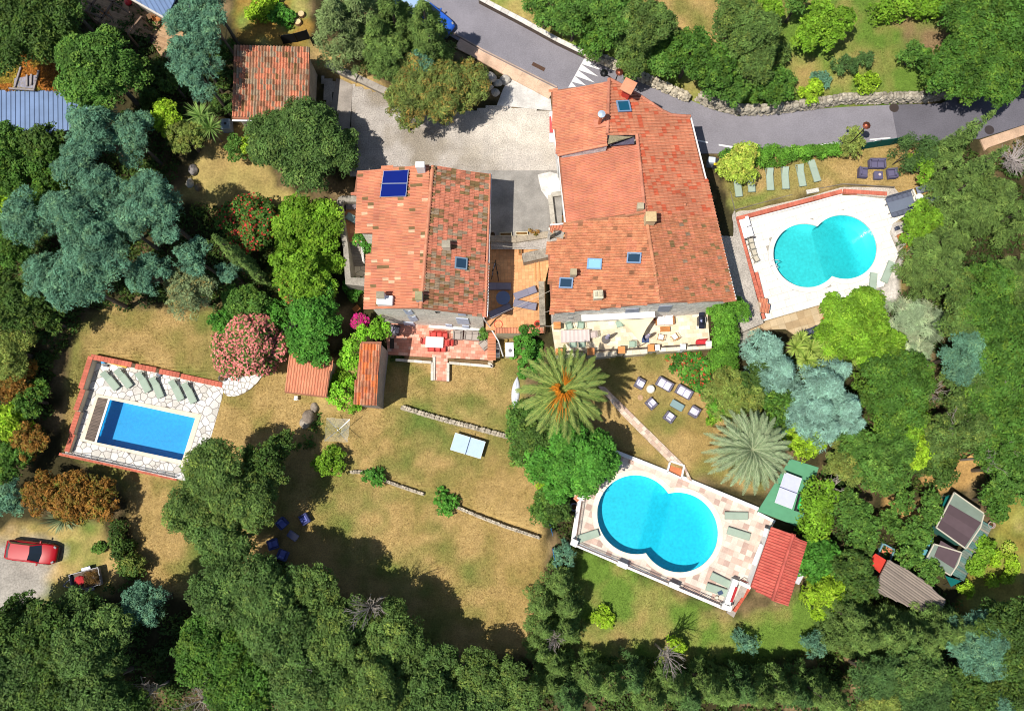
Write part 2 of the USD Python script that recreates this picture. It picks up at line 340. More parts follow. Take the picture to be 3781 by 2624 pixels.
zone('D',[(1080,-20),(1250,95),(1316,122),(1480,190),(1600,240),(1770,240),(2000,228),(2180,190),(2320,100),(2320,-60),(1040,-60)],green_col,1.2)
zone('D',[(1400,-40),(1440,60),(1520,130),(1600,130),(1700,60),(1760,30),(1800,-40)],lawn_col,1.2,2.)
zone('D',[(2010,40),(2120,60),(2180,20),(2160,120),(2060,130)],c1(DIRT),1.2,2.)
zone('D',[(530,-40),(530,60),(560,100),(700,110),(690,-40)],mixc(c1(lin(150,120,60)),green_col,(n2-.45)*4),.6)
zone('D',[(700,95),(760,110),(880,210),(960,240),(880,220),(790,190),(715,150)],c1(DRY),.3)
zone('D',[(400,430),(500,300),(560,290),(620,420),(690,440),(600,480),(480,470),(390,445)],mixc(lawn_col,c1(DRY),0*n1+.5),-1.2)
zone('D',[(170,730),(250,690),(420,700),(520,690),(660,690),(720,800),(880,810),(880,930),(700,1000),(650,1110),(600,1250),(560,1330),(430,1330),(300,1330),(280,1120),(130,1000)],lawn_col,-3.2)
zone('D',[(600,470),(660,460),(680,640),(660,740),(600,690)],green_col,-2)
zone('D',[(690,930),(865,800),(1160,760),(1225,1200),(1215,1480),(1000,1470),(850,1400),(620,1240),(640,1040)],lawn_col,-3.8)
zone('D',[(1290,1250),(1330,1230),(1650,1400),(1800,1330),(1900,1400),(1860,1470),(1650,1500),(1300,1490),(1280,1400)],green_col,-4.4,1.5)
zone('D',[(1250,790),(1560,790),(1620,920),(1740,1000),(1720,1110),(1560,1070),(1350,1000),(1290,990),(1330,880)],lawn_col,-2.7)
zone('D',[(1610,375),(1700,330),(2050,320),(2110,420),(2120,560),(2040,640),(2000,430),(1900,410),(1660,480),(1640,440)],mixc(lawn_col,c1(DRY),(n1-.5)*3),-.3)
zone('D',[(1640,455),(1870,385),(1860,350),(1760,440),(1740,445),(1660,475)],mixc(green_col,lawn_col,.3+0*n1),-.3)
zone('D',[(2160,1020),(2220,1000),(2210,1060),(2120,1110),(2060,1080)],c1(lin(170,136,84)),-3.5)
zone('D',[(1990,1120),(2060,1140),(2100,1100),(2060,1200),(1990,1180)],c1(lin(170,136,84)),-3.5)
zone('D',[(2190,1080),(2310,1120),(2310,1380),(2150,1380),(2180,1260),(2240,1180)],mixc(c1(lin(140,126,62)),green_col,(n2-.4)*2),-3.8)
zone('q',[(-60,220),(60,200),(400,180),(480,400),(430,450),(240,480),(100,560),(-60,620)],lawn_col,-4.5)
zone('q',[(-60,240),(30,240),(230,290),(190,380),(160,500),(60,570),(-60,620)],c1(GREY*.8),-4.5,1.5)
zone('q',[(520,-30),(800,-20),(820,430),(700,480),(600,420),(520,300),(500,130)],lawn_col,-4.3)
zone('h',[(1560,820),(1590,740),(1700,720),(1830,890),(1820,960),(1720,1050),(1640,1130),(1640,1380),(1540,1420),(1450,1500),(1180,1400),(1200,1340),(1510,1270),(1640,1000)],c1(lin(190,184,176)),-1.,.4)
zone('o',[(0,40),(150,30),(160,190),(130,400),(60,320),(100,150)],c1(GREY),-1.2,.5)
ny,nx=GX.shape
idx=np.arange(nx*ny).reshape(ny,nx)
quads=np.stack([idx[:-1,:-1],idx[:-1,1:],idx[1:,1:],idx[1:,:-1]],-1).reshape(-1,4)
cen=PTS[quads].mean(1)
def take(poly):
    shapely.prepare(poly);return shapely.contains_xy(poly,cen[:,0],cen[:,1])
rest=np.ones(len(quads),bool)
V3=np.c_[PTS,ZG]
for k in (POOL1,POOL2,POOL3):rest &=~take(k.buffer(.05))
def region(name,m,mat,**kw):
    q=quads[m];u,inv=np.unique(q,return_inverse=True)
    return obj(name,(V3[u],inv.reshape(-1,4)),mat,tint=COL[u],smooth=True,**kw)
lawns=[(LAWN1,'lawn'),(LAWN2,'lawn'),(LAWN3,'lawn'),
         (PG('D',[(130,1000),(170,730),(250,690),(660,690),(720,800),(690,1000),(640,1040),(600,1250),(560,1340),(300,1340)],-3.3),'lawn'),
         (PG('D',[(1250,790),(1560,790),(1620,920),(1740,1000),(1720,1110),(1560,1070),(1350,1000),(1290,990),(1330,880)],-2.7),'lawn'),
         (PG('D',[(1290,1250),(1330,1230),(1650,1400),(1800,1330),(1900,1400),(1860,1470),(1650,1500),(1300,1490),(1280,1400)],-4.4),'lawn'),
         (PG('D',[(1610,375),(1700,330),(2050,320),(2110,420),(2120,560),(2040,640),(2000,430),(1900,410),(1660,480),(1640,440)],-.3),'lawn'),
         (PG('D',[(1400,-60),(1440,60),(1520,130),(1600,235),(1770,238),(2000,228),(2180,190),(2320,100),(2320,-60)],1.3),'meadow')]
for P,nm in lawns:
    m=take(P) & rest;rest &=~m
    region(nm,m,'grass_ground',kind='structure')
# beyond the surveyed sheet the land goes on:a wide rim to the horizon
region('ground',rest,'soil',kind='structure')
edge=np.concatenate([idx[0,:],idx[1:,-1],idx[-1,-2::-1],idx[-2:0,0]])
b_=V3[edge];o_=b_*[14,14,0]+[0,0,-6.]
mm=len(edge)
obj('countryside',(np.vstack([b_,o_]),np.array([(i,mm+i,mm+(i+1) % mm,(i+1) % mm) for i in range(mm)])),'soil',tint=lin(84,92,48),kind='structure')

#----------------------------------------------------------------paving in single pieces
def cut_grid(P,org,ang,w,h,gap,stagger=0.,jitter=0.,rng=RNG):
    q=affinity.rotate(affinity.translate(P,-org[0],-org[1]),-ang,origin=(0,0),use_radians=True)
    x0,y0,x1,y1=q.bounds;out=[];shapely.prepare(q)
    for r in range(math.floor(y0/h),math.ceil(y1/h)):
        sh=(stagger*w)*(r % 2)
        for c in range(math.floor((x0-sh)/w),math.ceil((x1-sh)/w)):
            jx,jy=rng.normal(0,jitter,2) if jitter else (0,0)
            b=shapely.box(c*w+sh+gap/2+jx,r*h+gap/2+jy,(c+1)*w+sh-gap/2+jx,(r+1)*h-gap/2+jy)
            if not q.contains(b):b=q.intersection(b)
            for g in getattr(b,'geoms',[b]):
                if g.geom_type=='Polygon' and g.area>.12*w*h:out.append((g,r,c))
    return [(affinity.translate(affinity.rotate(g,ang,origin=(0,0),use_radians=True),*org[:2]),r,c) for g,r,c in out]
def crazy(P,size,gap,rng):
    x0,y0,x1,y1=P.bounds;n=int((x1-x0+2)*(y1-y0+2)/size**2)
    p=np.c_[rng.uniform(x0-1,x1+1,n),rng.uniform(y0-1,y1+1,n)]
    for _ in range(1):                             # one relaxation:uneven,but no slivers
        vo=Voronoi(p)
        p=np.array([vo.vertices[vo.regions[r]].mean(0) if vo.regions[r] and-1 not in vo.regions[r] else p[i] for i,r in enumerate(vo.point_region)])
        p=np.clip(p,[x0-2,y0-2],[x1+2,y1+2])
    vo=Voronoi(p);out=[];shapely.prepare(P)
    for r in vo.point_region:
        reg=vo.regions[r]
        if not reg or-1 in reg:continue
        g=Polygon(vo.vertices[reg]).buffer(-gap/2,join_style=2)
        if not P.intersects(g):continue
        g=g if P.contains(g) else P.intersection(g)
        for gg in getattr(g,'geoms',[g]):
            if gg.geom_type=='Polygon' and gg.area>.08*size**2:out.append((gg.simplify(.01),0,0))
    return out
def lay(parent,name,stuff,pieces,z,mat,colour,thick=.03,limit=300,rng=RNG,rough=.004):
    order=np.argsort([-p[0].area for p in pieces]) if len(pieces)>limit else range(len(pieces))
    rest=MB()
    for n,i in enumerate(order):
        g,r,c=pieces[i];dz=rng.uniform(-rough,rough)
        if n<limit:obj(name,MB().prism(g,z-thick,z+dz),mat,parent,colour(r,c,g))
        else:rest.prism(g,z-thick,z+dz,colour(r,c,g))
    if rest.n:obj(stuff,rest,mat,parent,kind='stuff')
def pal(cols,wts=None,var=.06,rng=RNG):
    cols=[np.array(c) for c in cols]
    return lambda r,c,g:cols[rng.choice(len(cols),p=wts)]*rng.uniform(1-var,1+var)
def ang_of(k,a,b,z):
    d=G(k,*b,z)-G(k,*a,z);return math.atan2(d[1],d[0])

#----------------------------------------------------------------road,pavement,courtyard
road=thing('road',kind='structure')
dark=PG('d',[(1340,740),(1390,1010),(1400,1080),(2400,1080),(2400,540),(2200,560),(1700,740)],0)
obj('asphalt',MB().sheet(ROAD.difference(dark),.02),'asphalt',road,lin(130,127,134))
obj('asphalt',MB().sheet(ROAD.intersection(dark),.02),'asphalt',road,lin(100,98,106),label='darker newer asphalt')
mk_='paint'
a0,a1=np.array([962,783.]),np.array([1108,520.])
tips=[(1032,776),(1122,765),(1200,740),(1231,685),(1262,630)]
for i in range(5):
    p,q=a0+(a1-a0)*i/5,a0+(a1-a0)*(i+.98)/5
    obj('road_marking',MB().sheet(PG('c',[p,tips[i],q],.02),.026),mk_,road,(.75,.75,.75))
for pts in ([(105,1036),(105,1048),(255,1074),(255,1060)],[(590,1060),(590,1070),(640,1062),(640,1052)],[(775,1046),(775,1056),(960,1030),(960,1020)],[(1190,1000),(1190,1010),(1338,996),(1338,987)],
            [(1215,1018),(1240,1008),(1232,1022),(1283,1018),(1283,1028),(1232,1030),(1215,1026)]):
    obj('road_marking',MB().sheet(PG('d',pts,.02),.026),mk_,road,(.75,.75,.75))
obj('road_marking',MB().sheet(PG('c',[(2105,1245),(2105,1257),(2210,1281),(2210,1268)],.02),.026),mk_,road,(.75,.75,.75))
obj('drain_cover',MB().prism(PG('c',[(650,555),(760,610),(745,640),(635,583)],.02),.015,.03),'metal',road,lin(130,100,84))
for x,y in ((1365,775),(2050,935)):
    c=G('d',x,y,.02);obj('manhole_cover',MB().lathe([(.42,-.01),(.42,.008),(.3,.01)],c,20),'metal',road,lin(112,100,96))
side=thing('pavement',kind='structure')
lay(side,'slab','slabs',cut_grid(SW,G('c',0,340,.12),ang_of('c',(0,340),(860,795),.12),1.6,3.0,.012),.12,'concrete',pal([lin(206,176,150),lin(198,166,142)]),.2)
lay(side,'slab','slabs',cut_grid(SW2,G('d',1985,1005,.1),ang_of('d',(1985,1005),(2299,900),.1),1.6,3.,.012),.1,'concrete',pal([lin(190,160,134)]),.2)
k2=MB();p=GL('c',[(-60,308),(200,456),(862,790)],0)
for u,v in zip(p[:-1],p[1:]):k2.beam(u+[0,.06,.07],v+[0,.06,.07],.12,.15)
obj('kerb',k2,'concrete',side,lin(170,150,136))
court=thing('courtyard',kind='structure')
concrete_1=PG('b',[(890,1010),(950,690),(1095,760),(1068,1140),(880,1200)],0)
concrete_2=PG('f',[(60,-160),(740,-160),(740,400),(60,440)],0)
gpts=MB().sheet(COURT.difference(concrete_1).difference(concrete_2).difference(apron),0.)
# gravel laid as a fine sheet so that its wheel-worn pale patches follow the yard
def fine_sheet(P,z,res,colf):
    x0,y0,x1,y1=P.bounds;xs,ys=np.arange(x0,x1+res,res),np.arange(y0,y1+res,res);X,Y=np.meshgrid(xs,ys);p=np.c_[X.ravel(),Y.ravel()]
    ii=np.arange(len(p)).reshape(X.shape);q=np.stack([ii[:-1,:-1],ii[:-1,1:],ii[1:,1:],ii[1:,:-1]],-1).reshape(-1,4)
    shapely.prepare(P);keep=shapely.contains_xy(P,*p[q].mean(1).T);q=q[keep];u,inv=np.unique(q,return_inverse=True)
    return (np.c_[p[u],np.full(len(u),z)],inv.reshape(-1,4)),colf(p[u])
white_c,white2=G('c',500,1100,0)[:2],G('f',560,20,0)[:2]
def gcol(p):
    n=meshkit.fbm(np.c_[p*.5,np.zeros(len(p))],4,31);w=np.exp(-((p-white_c)**2/[22,11]).sum(1));w2=np.exp(-((p-white2)**2/[3.5,4]).sum(1))
    c=mixc(np.tile(lin(172,165,158),(len(p),1)),np.tile(lin(146,137,124),(len(p),1)),(n-.42)*4)
    return mixc(c,np.tile(lin(206,197,184),(len(p),1)),np.clip(w*1.1+w2*.8+(n-.5)*.8*w,0,1))
gm,gc_=fine_sheet(COURT.difference(concrete_1).difference(concrete_2).difference(apron),0.,.25,gcol)
obj('gravel',gm,'gravel',court,gc_)
obj('concrete_slab',MB().sheet(concrete_1,.02),'concrete',court,lin(150,142,134))
obj('concrete_slab',MB().sheet(concrete_2.intersection(COURT),.024),'concrete',court,lin(142,138,132))
obj('concrete_slab',MB().sheet(apron,.02),'concrete',court,lin(200,196,190))
obj('concrete_slab',MB().sheet(PG('c',[(690,1560),(800,1535),(885,1560),(905,1700),(860,1760),(780,1780),(720,1700)],0),.03),'concrete',court,lin(206,202,196))
#----------------------------------------------------------------buildings
def solid(poly,top,bottom,tint=None,mb=None):      # fills poly from bottom (number or plane) up to the plane top
    mb=mb or MB()
    for g in getattr(poly,'geoms',[poly]):
        if g.is_empty or g.geom_type !='Polygon':continue
        v,f=trimesh.creation.triangulate_polygon(Polygon(g.exterior),engine='earcut');f=np.array(f)
        a=v[f];d1,d2=a[:,1]-a[:,0],a[:,2]-a[:,0];cr=d1[:,0]*d2[:,1]-d1[:,1]*d2[:,0];f[cr<0]=f[cr<0][:,::-1]
        zz=lambda p,h:np.full(len(p),float(h)) if np.ndim(h)==0 else p @ np.array(h[:2])+h[2]
        mb.add(np.c_[v,zz(v,top)],f,tint);mb.add(np.c_[v,zz(v,bottom)],f[:,::-1],tint)
        r=np.array(g.exterior.coords)[:-1]
        if area2(r)<0:r=r[::-1]
        n=len(r);w=np.vstack([np.c_[r,zz(r,bottom)],np.c_[r,zz(r,top)]])
        mb.add(w,[(i,(i+1) % n,n+(i+1) % n,n+i) for i in range(n)],tint)
    return mb
TILE_X=np.array([0,.1,.31,.52,.62,.81,1.]);TILE_Z=np.array([0,.55,.85,.5,-.1,-.4,0])
def tiled(parent,poly,pl,colour,L=.38,w=.24,hgt=.12,limit=0,mat='tile',rng=RNG,downhill=None):
    g=np.array(pl[:2]);s=np.linalg.norm(g);d=(-g/s) if downhill is None else np.array(downhill,float);cdir=np.array([-d[1],d[0]])
    Lp=L/math.sqrt(1+s*s)
    r=np.array(poly.exterior.coords);U,W=r @ d,r @ cdir
    shapely.prepare(poly);tiles=[]
    for j in range(math.floor(W.min()/w),math.ceil(W.max()/w)):
        for i in range(math.floor(U.min()/Lp),math.ceil(U.max()/Lp)):
            c=d*(i+.5)*Lp+cdir*(j+.5)*w
            if shapely.contains_xy(poly,*c):tiles.append((i,j,c))
    order=rng.permutation(len(tiles));near=sorted(range(len(tiles)),key=lambda q:-(tiles[q][2] @ d));rest=MB();n=0
    for q in near:
        i,j,c=tiles[q]
        yaw=rng.normal(0,.012);dd=d*math.cos(yaw)+cdir*math.sin(yaw);cc=np.array([-dd[1],dd[0]])
        o=c-cc*w/2+cc*rng.normal(0,.004);lift=rng.uniform(0,.005)
        v=[]
        for e,(u,h) in enumerate(((-.5,.0),(.54,.035),(.54,.0))):
            wk=1.0 if e else .96
            p=o[None]+np.outer((TILE_X-.5)*wk+.5,cc)*w+dd*u*Lp
            v.append(np.c_[p,p @ g+pl[2]+TILE_Z*hgt*(1.05 if e else .95)+h+lift-(.02 if e==2 else 0)])
        v=np.vstack(v);f=[(a+k,a+k+7,a+k+8,a+k+1) for a in (0,7) for k in range(6)]
        col=colour(i,j,c)
        if n<limit:obj('tile',(v,np.array(f)),mat,parent,col)
        else:rest.add(v,f,col)
        n+=1
    if rest.n:obj('tiles',rest,mat,parent,kind='stuff')
    return len(tiles)
def ridge(parent,a,b,r=.13,tint=(.4,.12,.06),step=.42,name='ridge',mat='tile'):
    a,b=np.asarray(a,float),np.asarray(b,float);L=np.linalg.norm(b-a);d=(b-a)/L;m=MB();n=max(1,round(L/step))
    for i in range(n):
        m.tube([a+d*L*i/n,a+d*L*(i+1.08)/n],r*.92,8,np.array(tint)*RNG.uniform(.82,1.12),r*1.06)
    return obj(name,m,mat,parent)
def tcol(cols,wts,scale=.5,seed=1,patch=.0,cell=None):    # tile colours:some new,some weathered,in loose patches
    cols=[np.array(c) for c in cols];wts=np.array(wts,float);rng=np.random.default_rng(seed)
    def f(i,j,c):
        w=wts.copy()
        if patch:
            q=float(meshkit.fbm(np.array([[c[0]*scale,c[1]*scale,seed]]),2,seed));k=np.clip((q-.5)*4,-1,1)*patch
            w[0]*=max(.05,1-k);w[1:]*=max(.05,1+k)
        return cols[rng.choice(len(cols),p=w/w.sum())]*rng.uniform(.95,1.05)
    return f
def onwall(k,x,y,p0,p1,off=0.):
    d=ray(k,x,y);e=np.array(p1[:2])-p0[:2];n=np.array([e[1],-e[0]]);n/=np.linalg.norm(n)
    if n @ d[:2]>0:n=-n                       # n faces the camera
    t=(n @ np.array(p0[:2])+off)/(n @ d[:2])
    return np.array([d[0]*t,d[1]*t,CAM_H+d[2]*t])
def panel(parent,name,k,pts,p0,p1,mat,tint,th=.05,off=.03,**m):  # flat board on a wall plane,outline surveyed
    v=np.array([onwall(k,x,y,p0,p1,off+th) for x,y in pts]);w=np.array([onwall(k,x,y,p0,p1,off) for x,y in pts])
    w[:,2]=v[:,2];e=np.array(p1[:2])-p0[:2];nn=np.array([e[1],-e[0],0])/np.linalg.norm(e)
    if nn @ np.array([0,0,0])-nn[:2] @ v[0,:2]<0:nn=-nn
    w=v-nn*th;n=len(v)
    f=[(0,i,i+1) for i in range(1,n-1)]+[(n,n+i+1,n+i) for i in range(1,n-1)]+[t for i in range(n) for t in ((i,n+i,n+(i+1) % n),(i,n+(i+1) % n,(i+1) % n))]
    return obj(name,(np.vstack([v,w]),np.array(f)),mat,parent,tint,**m)
def chimney(parent,k,x,y,ztop,zroof,sx,sy,body,cap,rz=0.,pots=0,label=None):
    sx,sy=sx*.74,sy*.74;ztop=zroof+(ztop-zroof)*.85
    c=G(k,x,y,ztop)
    ch=obj('chimney',MB().box((c[0],c[1],(ztop-.1+zroof)/2),(sx,sy,ztop-.1-zroof),rz,body),'plaster',parent,label=label)
    obj('chimney_cap',MB().box((c[0],c[1],ztop-.06),(sx*1.12,sy*1.12,.12),rz,cap,ch=.02),'concrete',ch)
    if pots:
        m=MB()
        for i in range(pots):m.box((c[0]+(i-(pots-1)/2)*sx*.5,c[1],ztop+.06),(sx*.3,sy*.6,.12),rz,cap*.8)
        obj('chimney_pot',m,'concrete',ch)
    return ch
def skylight(parent,k,x,y,pl,w,l,frame,rz=None,glass=(.02,.05,.09),label=None):
    c=onplane(k,x,y,pl);g=np.array(pl[:2]);d=-g/np.linalg.norm(g);rz=math.atan2(d[1],d[0]);sl=math.atan(np.linalg.norm(g))
    ax=(np.array([0,1,0.]),sl)
    fr=MB()
    for o,sz in (((l/2-.05,0),(.1,w,.14)),((-l/2+.05,0),(.1,w,.14)),((0,w/2-.05),(l-.2,.1,.14)),((0,-w/2+.05),(l-.2,.1,.14))):
        o3=np.array([math.cos(sl)*o[0],o[1],-math.sin(sl)*o[0]+.2]);ca,sa=math.cos(rz),math.sin(rz)
        fr.box(c+[ca*o3[0]-sa*o3[1],sa*o3[0]+ca*o3[1],o3[2]],sz,rz,frame,tilt=ax)
    s=obj('skylight',fr,'paint',parent,label=label)
    obj('pane',MB().box(c+[0,0,.22],(l-.2,w-.2,.02),rz,glass,tilt=ax),'cell',s)
SALMON,SALMON2,ROSE=lin(198,132,102),lin(202,139,107),lin(193,126,101)
OLDGREY,MOSS,BROWN,PALE=lin(150,132,110),lin(128,106,72),lin(152,108,80),lin(216,180,148)
STONE_C=lin(232,226,212)
WHITE=np.array([.8,.8,.78])

#----the left stone house
hs=thing('stone_house',label='three storey stone house with blue solar panels on its weathered red tile roof',cat='house')
ER,WR=6.3,4.7
rt,rb=G('e',1268,168,ER),G('g',1128,442,ER)
ple=plane([rt,rb,G('g',1888,530,4.6),G('e',1945,262,4.6)])
plw=plane([rt,rb,G('e',372,230,4.55),G('g',478,438,4.75)])
pe=Polygon([rt[:2],rb[:2],G('g',1888,530,4.6)[:2],G('e',1945,262,4.6)[:2]])
pw=Polygon([onplane(k,x,y,plw)[:2] for k,x,y in (('e',1268,168),('e',660,178),('e',655,212),('e',378,220),('e',340,512),('e',397,530),('e',358,955),('e',565,965),('e',538,1190),('e',502,1200),('e',490,1590),('g',475,440),('g',1128,442))])
hall=pe.union(pw).buffer(.05).buffer(-.05);inner=hall.buffer(-.32)
inner=max(getattr(inner,'geoms',[inner]),key=lambda g:g.area)
wm=MB()
for P,pl in ((pe,ple),(pw,plw)):solid(P.buffer(.02).intersection(inner),pl-[0,0,.22],-3.4,STONE_C,wm)
obj('wall',wm,'rubble',hs)
re_=obj('roof',solid(pe,ple-[0,0,.04],ple-[0,0,.2],SALMON*.5),'tile',hs)
rw_=obj('roof',solid(pw,plw-[0,0,.04],plw-[0,0,.2],SALMON*.5),'tile',hs)
tiled(re_,pe,ple,tcol([ROSE,OLDGREY,MOSS,BROWN],[.42,.25,.2,.13],.45,3,.7),.40,.25,.12,limit=180,mat='old_tile')
tiled(rw_,pw,plw,tcol([SALMON,SALMON2,MOSS,PALE,ROSE],[.55,.22,.06,.03,.14],.5,4,.3),.52,.25,.12,limit=120)
ridge(hs,rt+[0,0,.03],rb+[0,0,.03],.15,SALMON)
ridge(hs,G('e',1945,262,4.66),G('g',1888,530,4.66),.09,SALMON,name='eaves_tiles')
obj('gutter',MB().beam(G('e',1950,262,4.5)+[.05,0,0],G('g',1905,540,4.5)+[.05,0,0],.1,.08,WHITE),'paint',hs)
chimney(hs,'e',1118,150,7.9,5.2,.85,.6,WHITE,WHITE*.95,label='tall white chimney')
chimney(hs,'e',1425,1085,6.9,5.4,.8,.75,lin(220,206,184),lin(150,142,126))
chimney(hs,'g',650,280,7.1,4.7,.75,.65,WHITE,lin(150,142,122))
obj('chimney_breast',MB().box(G('g',705,345,5.9)-[0,0,.4],(1.25,.75,1.1),-.06,WHITE,ch=.05),'plaster',hs)
chimney(hs,'g',1103,290,7.5,5.6,.68,.85,lin(206,200,188),lin(150,144,110))
skylight(hs,'e',1605,1322,ple,.95,1.0,lin(120,142,160))
sp=thing('solar_panel',label='deep blue pair of solar panels on the west slope of the stone house',cat='solar panel')
for q,ys in enumerate((((690,225),(985,215),(970,372),(667,376)),((667,380),(970,376),(955,527),(645,532)))):
    v=np.array([onplane('e',x,y,plw+[0,0,.28]) for x,y in ys]);fr=MB().add(np.vstack([v,v-[0,0,.09]]),[(3,2,1,0)]+[(i,(i+1) % 4,4+(i+1) % 4,4+i) for i in range(4)][::1])
    c=v.mean(0);vi=c+(v-c)*.955+[0,0,.012]
    f_=obj('frame',fr,'paint',sp,lin(150,160,180));obj('panel',MB().add(vi,[(3,2,1,0)],(.003,.012,.16)),'cell',sp)
for x,y in ((690,225),(985,215),(645,532),(955,527)):
    obj('mounting',MB().beam(onplane('e',x,y,plw+[0,0,.24]),onplane('e',x,y,plw+[0,0,.24])-[0,0,.3],.05,.05),'paint',sp,lin(120,120,124))
# its south front:line of the wall
ic=np.array(inner.exterior.coords);sw0=ic[np.argmin(np.abs(ic[:,0]-G('g',530,450,4.4)[0])+np.abs(ic[:,1]-(G('g',530,450,4.4)[1]+.3)))];se0=ic[np.argmin(ic @ np.array([-1,1.])*1.)]
BLUEW=lin(196,206,226)
for pts in ([(920,460),(950,505),(985,525),(960,480)],[(960,495),(1010,465),(1045,505),(990,525)],[(972,535),(1005,590),(1045,598),(1015,550)],[(1015,555),(1065,535),(1095,580),(1050,600)],[(920,606),(1040,612),(1075,664),(940,650)],
            [(1563,498),(1655,506),(1665,534),(1573,526)],[(1542,558),(1685,568),(1705,634),(1563,625)],[(1615,645),(1695,652),(1702,690),(1622,684)],[(1420,632),(1495,640),(1505,676),(1435,670)]):
    panel(hs,'shutter','g',pts,sw0,se0,'wood',BLUEW,.06)
panel(hs,'vent','g',[(1292,480),(1360,486),(1352,496),(1310,500)],sw0,se0,'stone',(.03,.03,.03),.03)
aw=panel(hs,'awning_case','g',[(1222,668),(1835,708),(1835,722),(1222,684)],sw0,se0,'paint',WHITE,.22)
pp=[onwall('g',x,y,sw0,se0,.12) for x,y in ((1870,545),(1878,575))]+[G('g',1940,655,-.4),G('g',2045,830,-1.2),G('g',2098,1005,-3.)]
obj('downpipe',MB().tube(pp,.06,6,WHITE),'paint',hs)

#----the large house
bh=thing('farmhouse',label='large stone farmhouse with a long orange tile roof beside the road',cat='house')
eN,eS,r2,r3=G('c',2048,1042,4.9),G('f',2205,935,5.0),G('c',1575,1300,6.9),G('f',1560,950,7.0)
plE=plane([eN,eS,r2,r3])
r1n,r1s=onplane('c',1327,705,plE),onplane('c',1312,1195,plE)
EAST=Polygon([onplane(k,x,y,plE)[:2] for k,x,y in (('c',1327,705),('c',1455,772),('c',1600,855),('c',1720,935),('c',1800,990),('c',1880,1028),('c',1960,1036),('c',2048,1040),('f',2205,935),('f',1560,952),('f',1437,190),('c',1580,1200),('c',1312,1195))])
pl1=plane([r1n,r1s,G('c',812,810,5.2),G('c',870,1385,5.2)])
W1=Polygon([onplane(k,x,y,pl1)[:2] for k,x,y in (('c',1327,705),('c',1322,738),('c',808,808),('c',838,1150),('c',868,1388),('c',1310,1290),('c',1312,1195))])
pl2=plane([onplane('c',1555,1290,plE)-[0,0,.05],onplane('f',1440,195,plE)-[0,0,.05],G('c',872,1395,4.7),G('f',775,285,4.7)])
W2=Polygon([onplane(k,x,y,pl2)[:2] for k,x,y in (('c',872,1395),('c',1310,1312),('c',1555,1284),('c',1580,1290),('f',1440,198),('f',775,285),('f',740,0))])
pl3=plane([onplane('f',1450,230,plE),r3,G('f',770,290,4.9),G('f',640,1035,5.1)])
W3=Polygon([onplane(k,x,y,pl3)[:2] for k,x,y in (('f',770,288),('f',1440,200),('f',1560,952),('f',650,1042),('f',620,440),('f',765,418))])
wall=MB();allr=EAST.union(W1).union(W2).union(W3).buffer(.25).buffer(-.25);inn=allr.buffer(-.3)
WALLC=lin(232,226,216)
for P,pl,c in ((EAST,plE,WALLC),(W1,pl1,WHITE*.9),(W2,pl2,WHITE*.9),(W3,pl3,WALLC)):
    solid(P.buffer(.03).intersection(inn),pl-[0,0,.24],-1.6,c,wall)
obj('wall',wall,'stone',bh)
ORANGE,ORANGE2=lin(194,132,98),lin(199,140,104)
MOSSY=plE
lowE=PG('f',[(1400,210),(2200,200),(2400,1200),(1400,1200)],6)
spec=[(EAST.difference(lowE),plE,tcol([SALMON,SALMON2,lin(200,104,74)],[.6,.22,.18],.4,5,.2),90,'tile'),(EAST.intersection(lowE),plE,tcol([ORANGE*.95,SALMON,MOSS*1.2,OLDGREY],[.57,.35,.05,.03],.6,6,.3),70,'old_tile'),
        (W1,pl1,tcol([SALMON,SALMON2,ROSE],[.5,.3,.2],.4,7),50,'tile'),(W2,pl2,tcol([ROSE*1.05,SALMON],[.55,.45],.4,8),40,'tile'),(W3,pl3,tcol([ORANGE,ORANGE2,BROWN,SALMON],[.58,.26,.04,.12],.6,9,.3),50,'old_tile')]
for P,pl,col,lim,mt in spec:
    P=max(getattr(P,'geoms',[P]),key=lambda g:g.area)
    rf=obj('roof',solid(P,pl-[0,0,.04],pl-[0,0,.22],SALMON*.5),'tile',bh)
    tiled(rf,P,pl,col,1.0*.40,.27,.15,limit=lim,mat=mt,downhill=None)
up=np.array([0,0,.04])
ridge(bh,r1n+up,r1s+up,.15,ROSE);ridge(bh,onplane('c',1575,1205,plE)+up,onplane('f',1440,195,plE)+up,.15,ROSE);ridge(bh,onplane('f',1445,200,plE)+up,r3+up,.15,ORANGE)
vp=[onplane('c',x,y,plE)+up for x,y in ((1327,705),(1455,772),(1600,855),(1720,935),(1800,990),(1880,1028),(1960,1036),(2048,1040))]
for u,v in zip(vp[:-1],vp[1:]):ridge(bh,u,v,.13,ROSE,name='verge')
ridge(bh,onplane('c',1318,1200,plE)+up,onplane('c',1580,1200,plE)+up,.1,SALMON,name='verge')
ridge(bh,onplane('f',775,284,pl2)+up*.5,onplane('f',1436,200,pl2)+up*.5,.1,BROWN,name='verge')
ridge(bh,onplane('c',870,1387,pl1)+up*.5,onplane('c',1310,1292,pl1)+up*.5,.11,SALMON,name='verge')
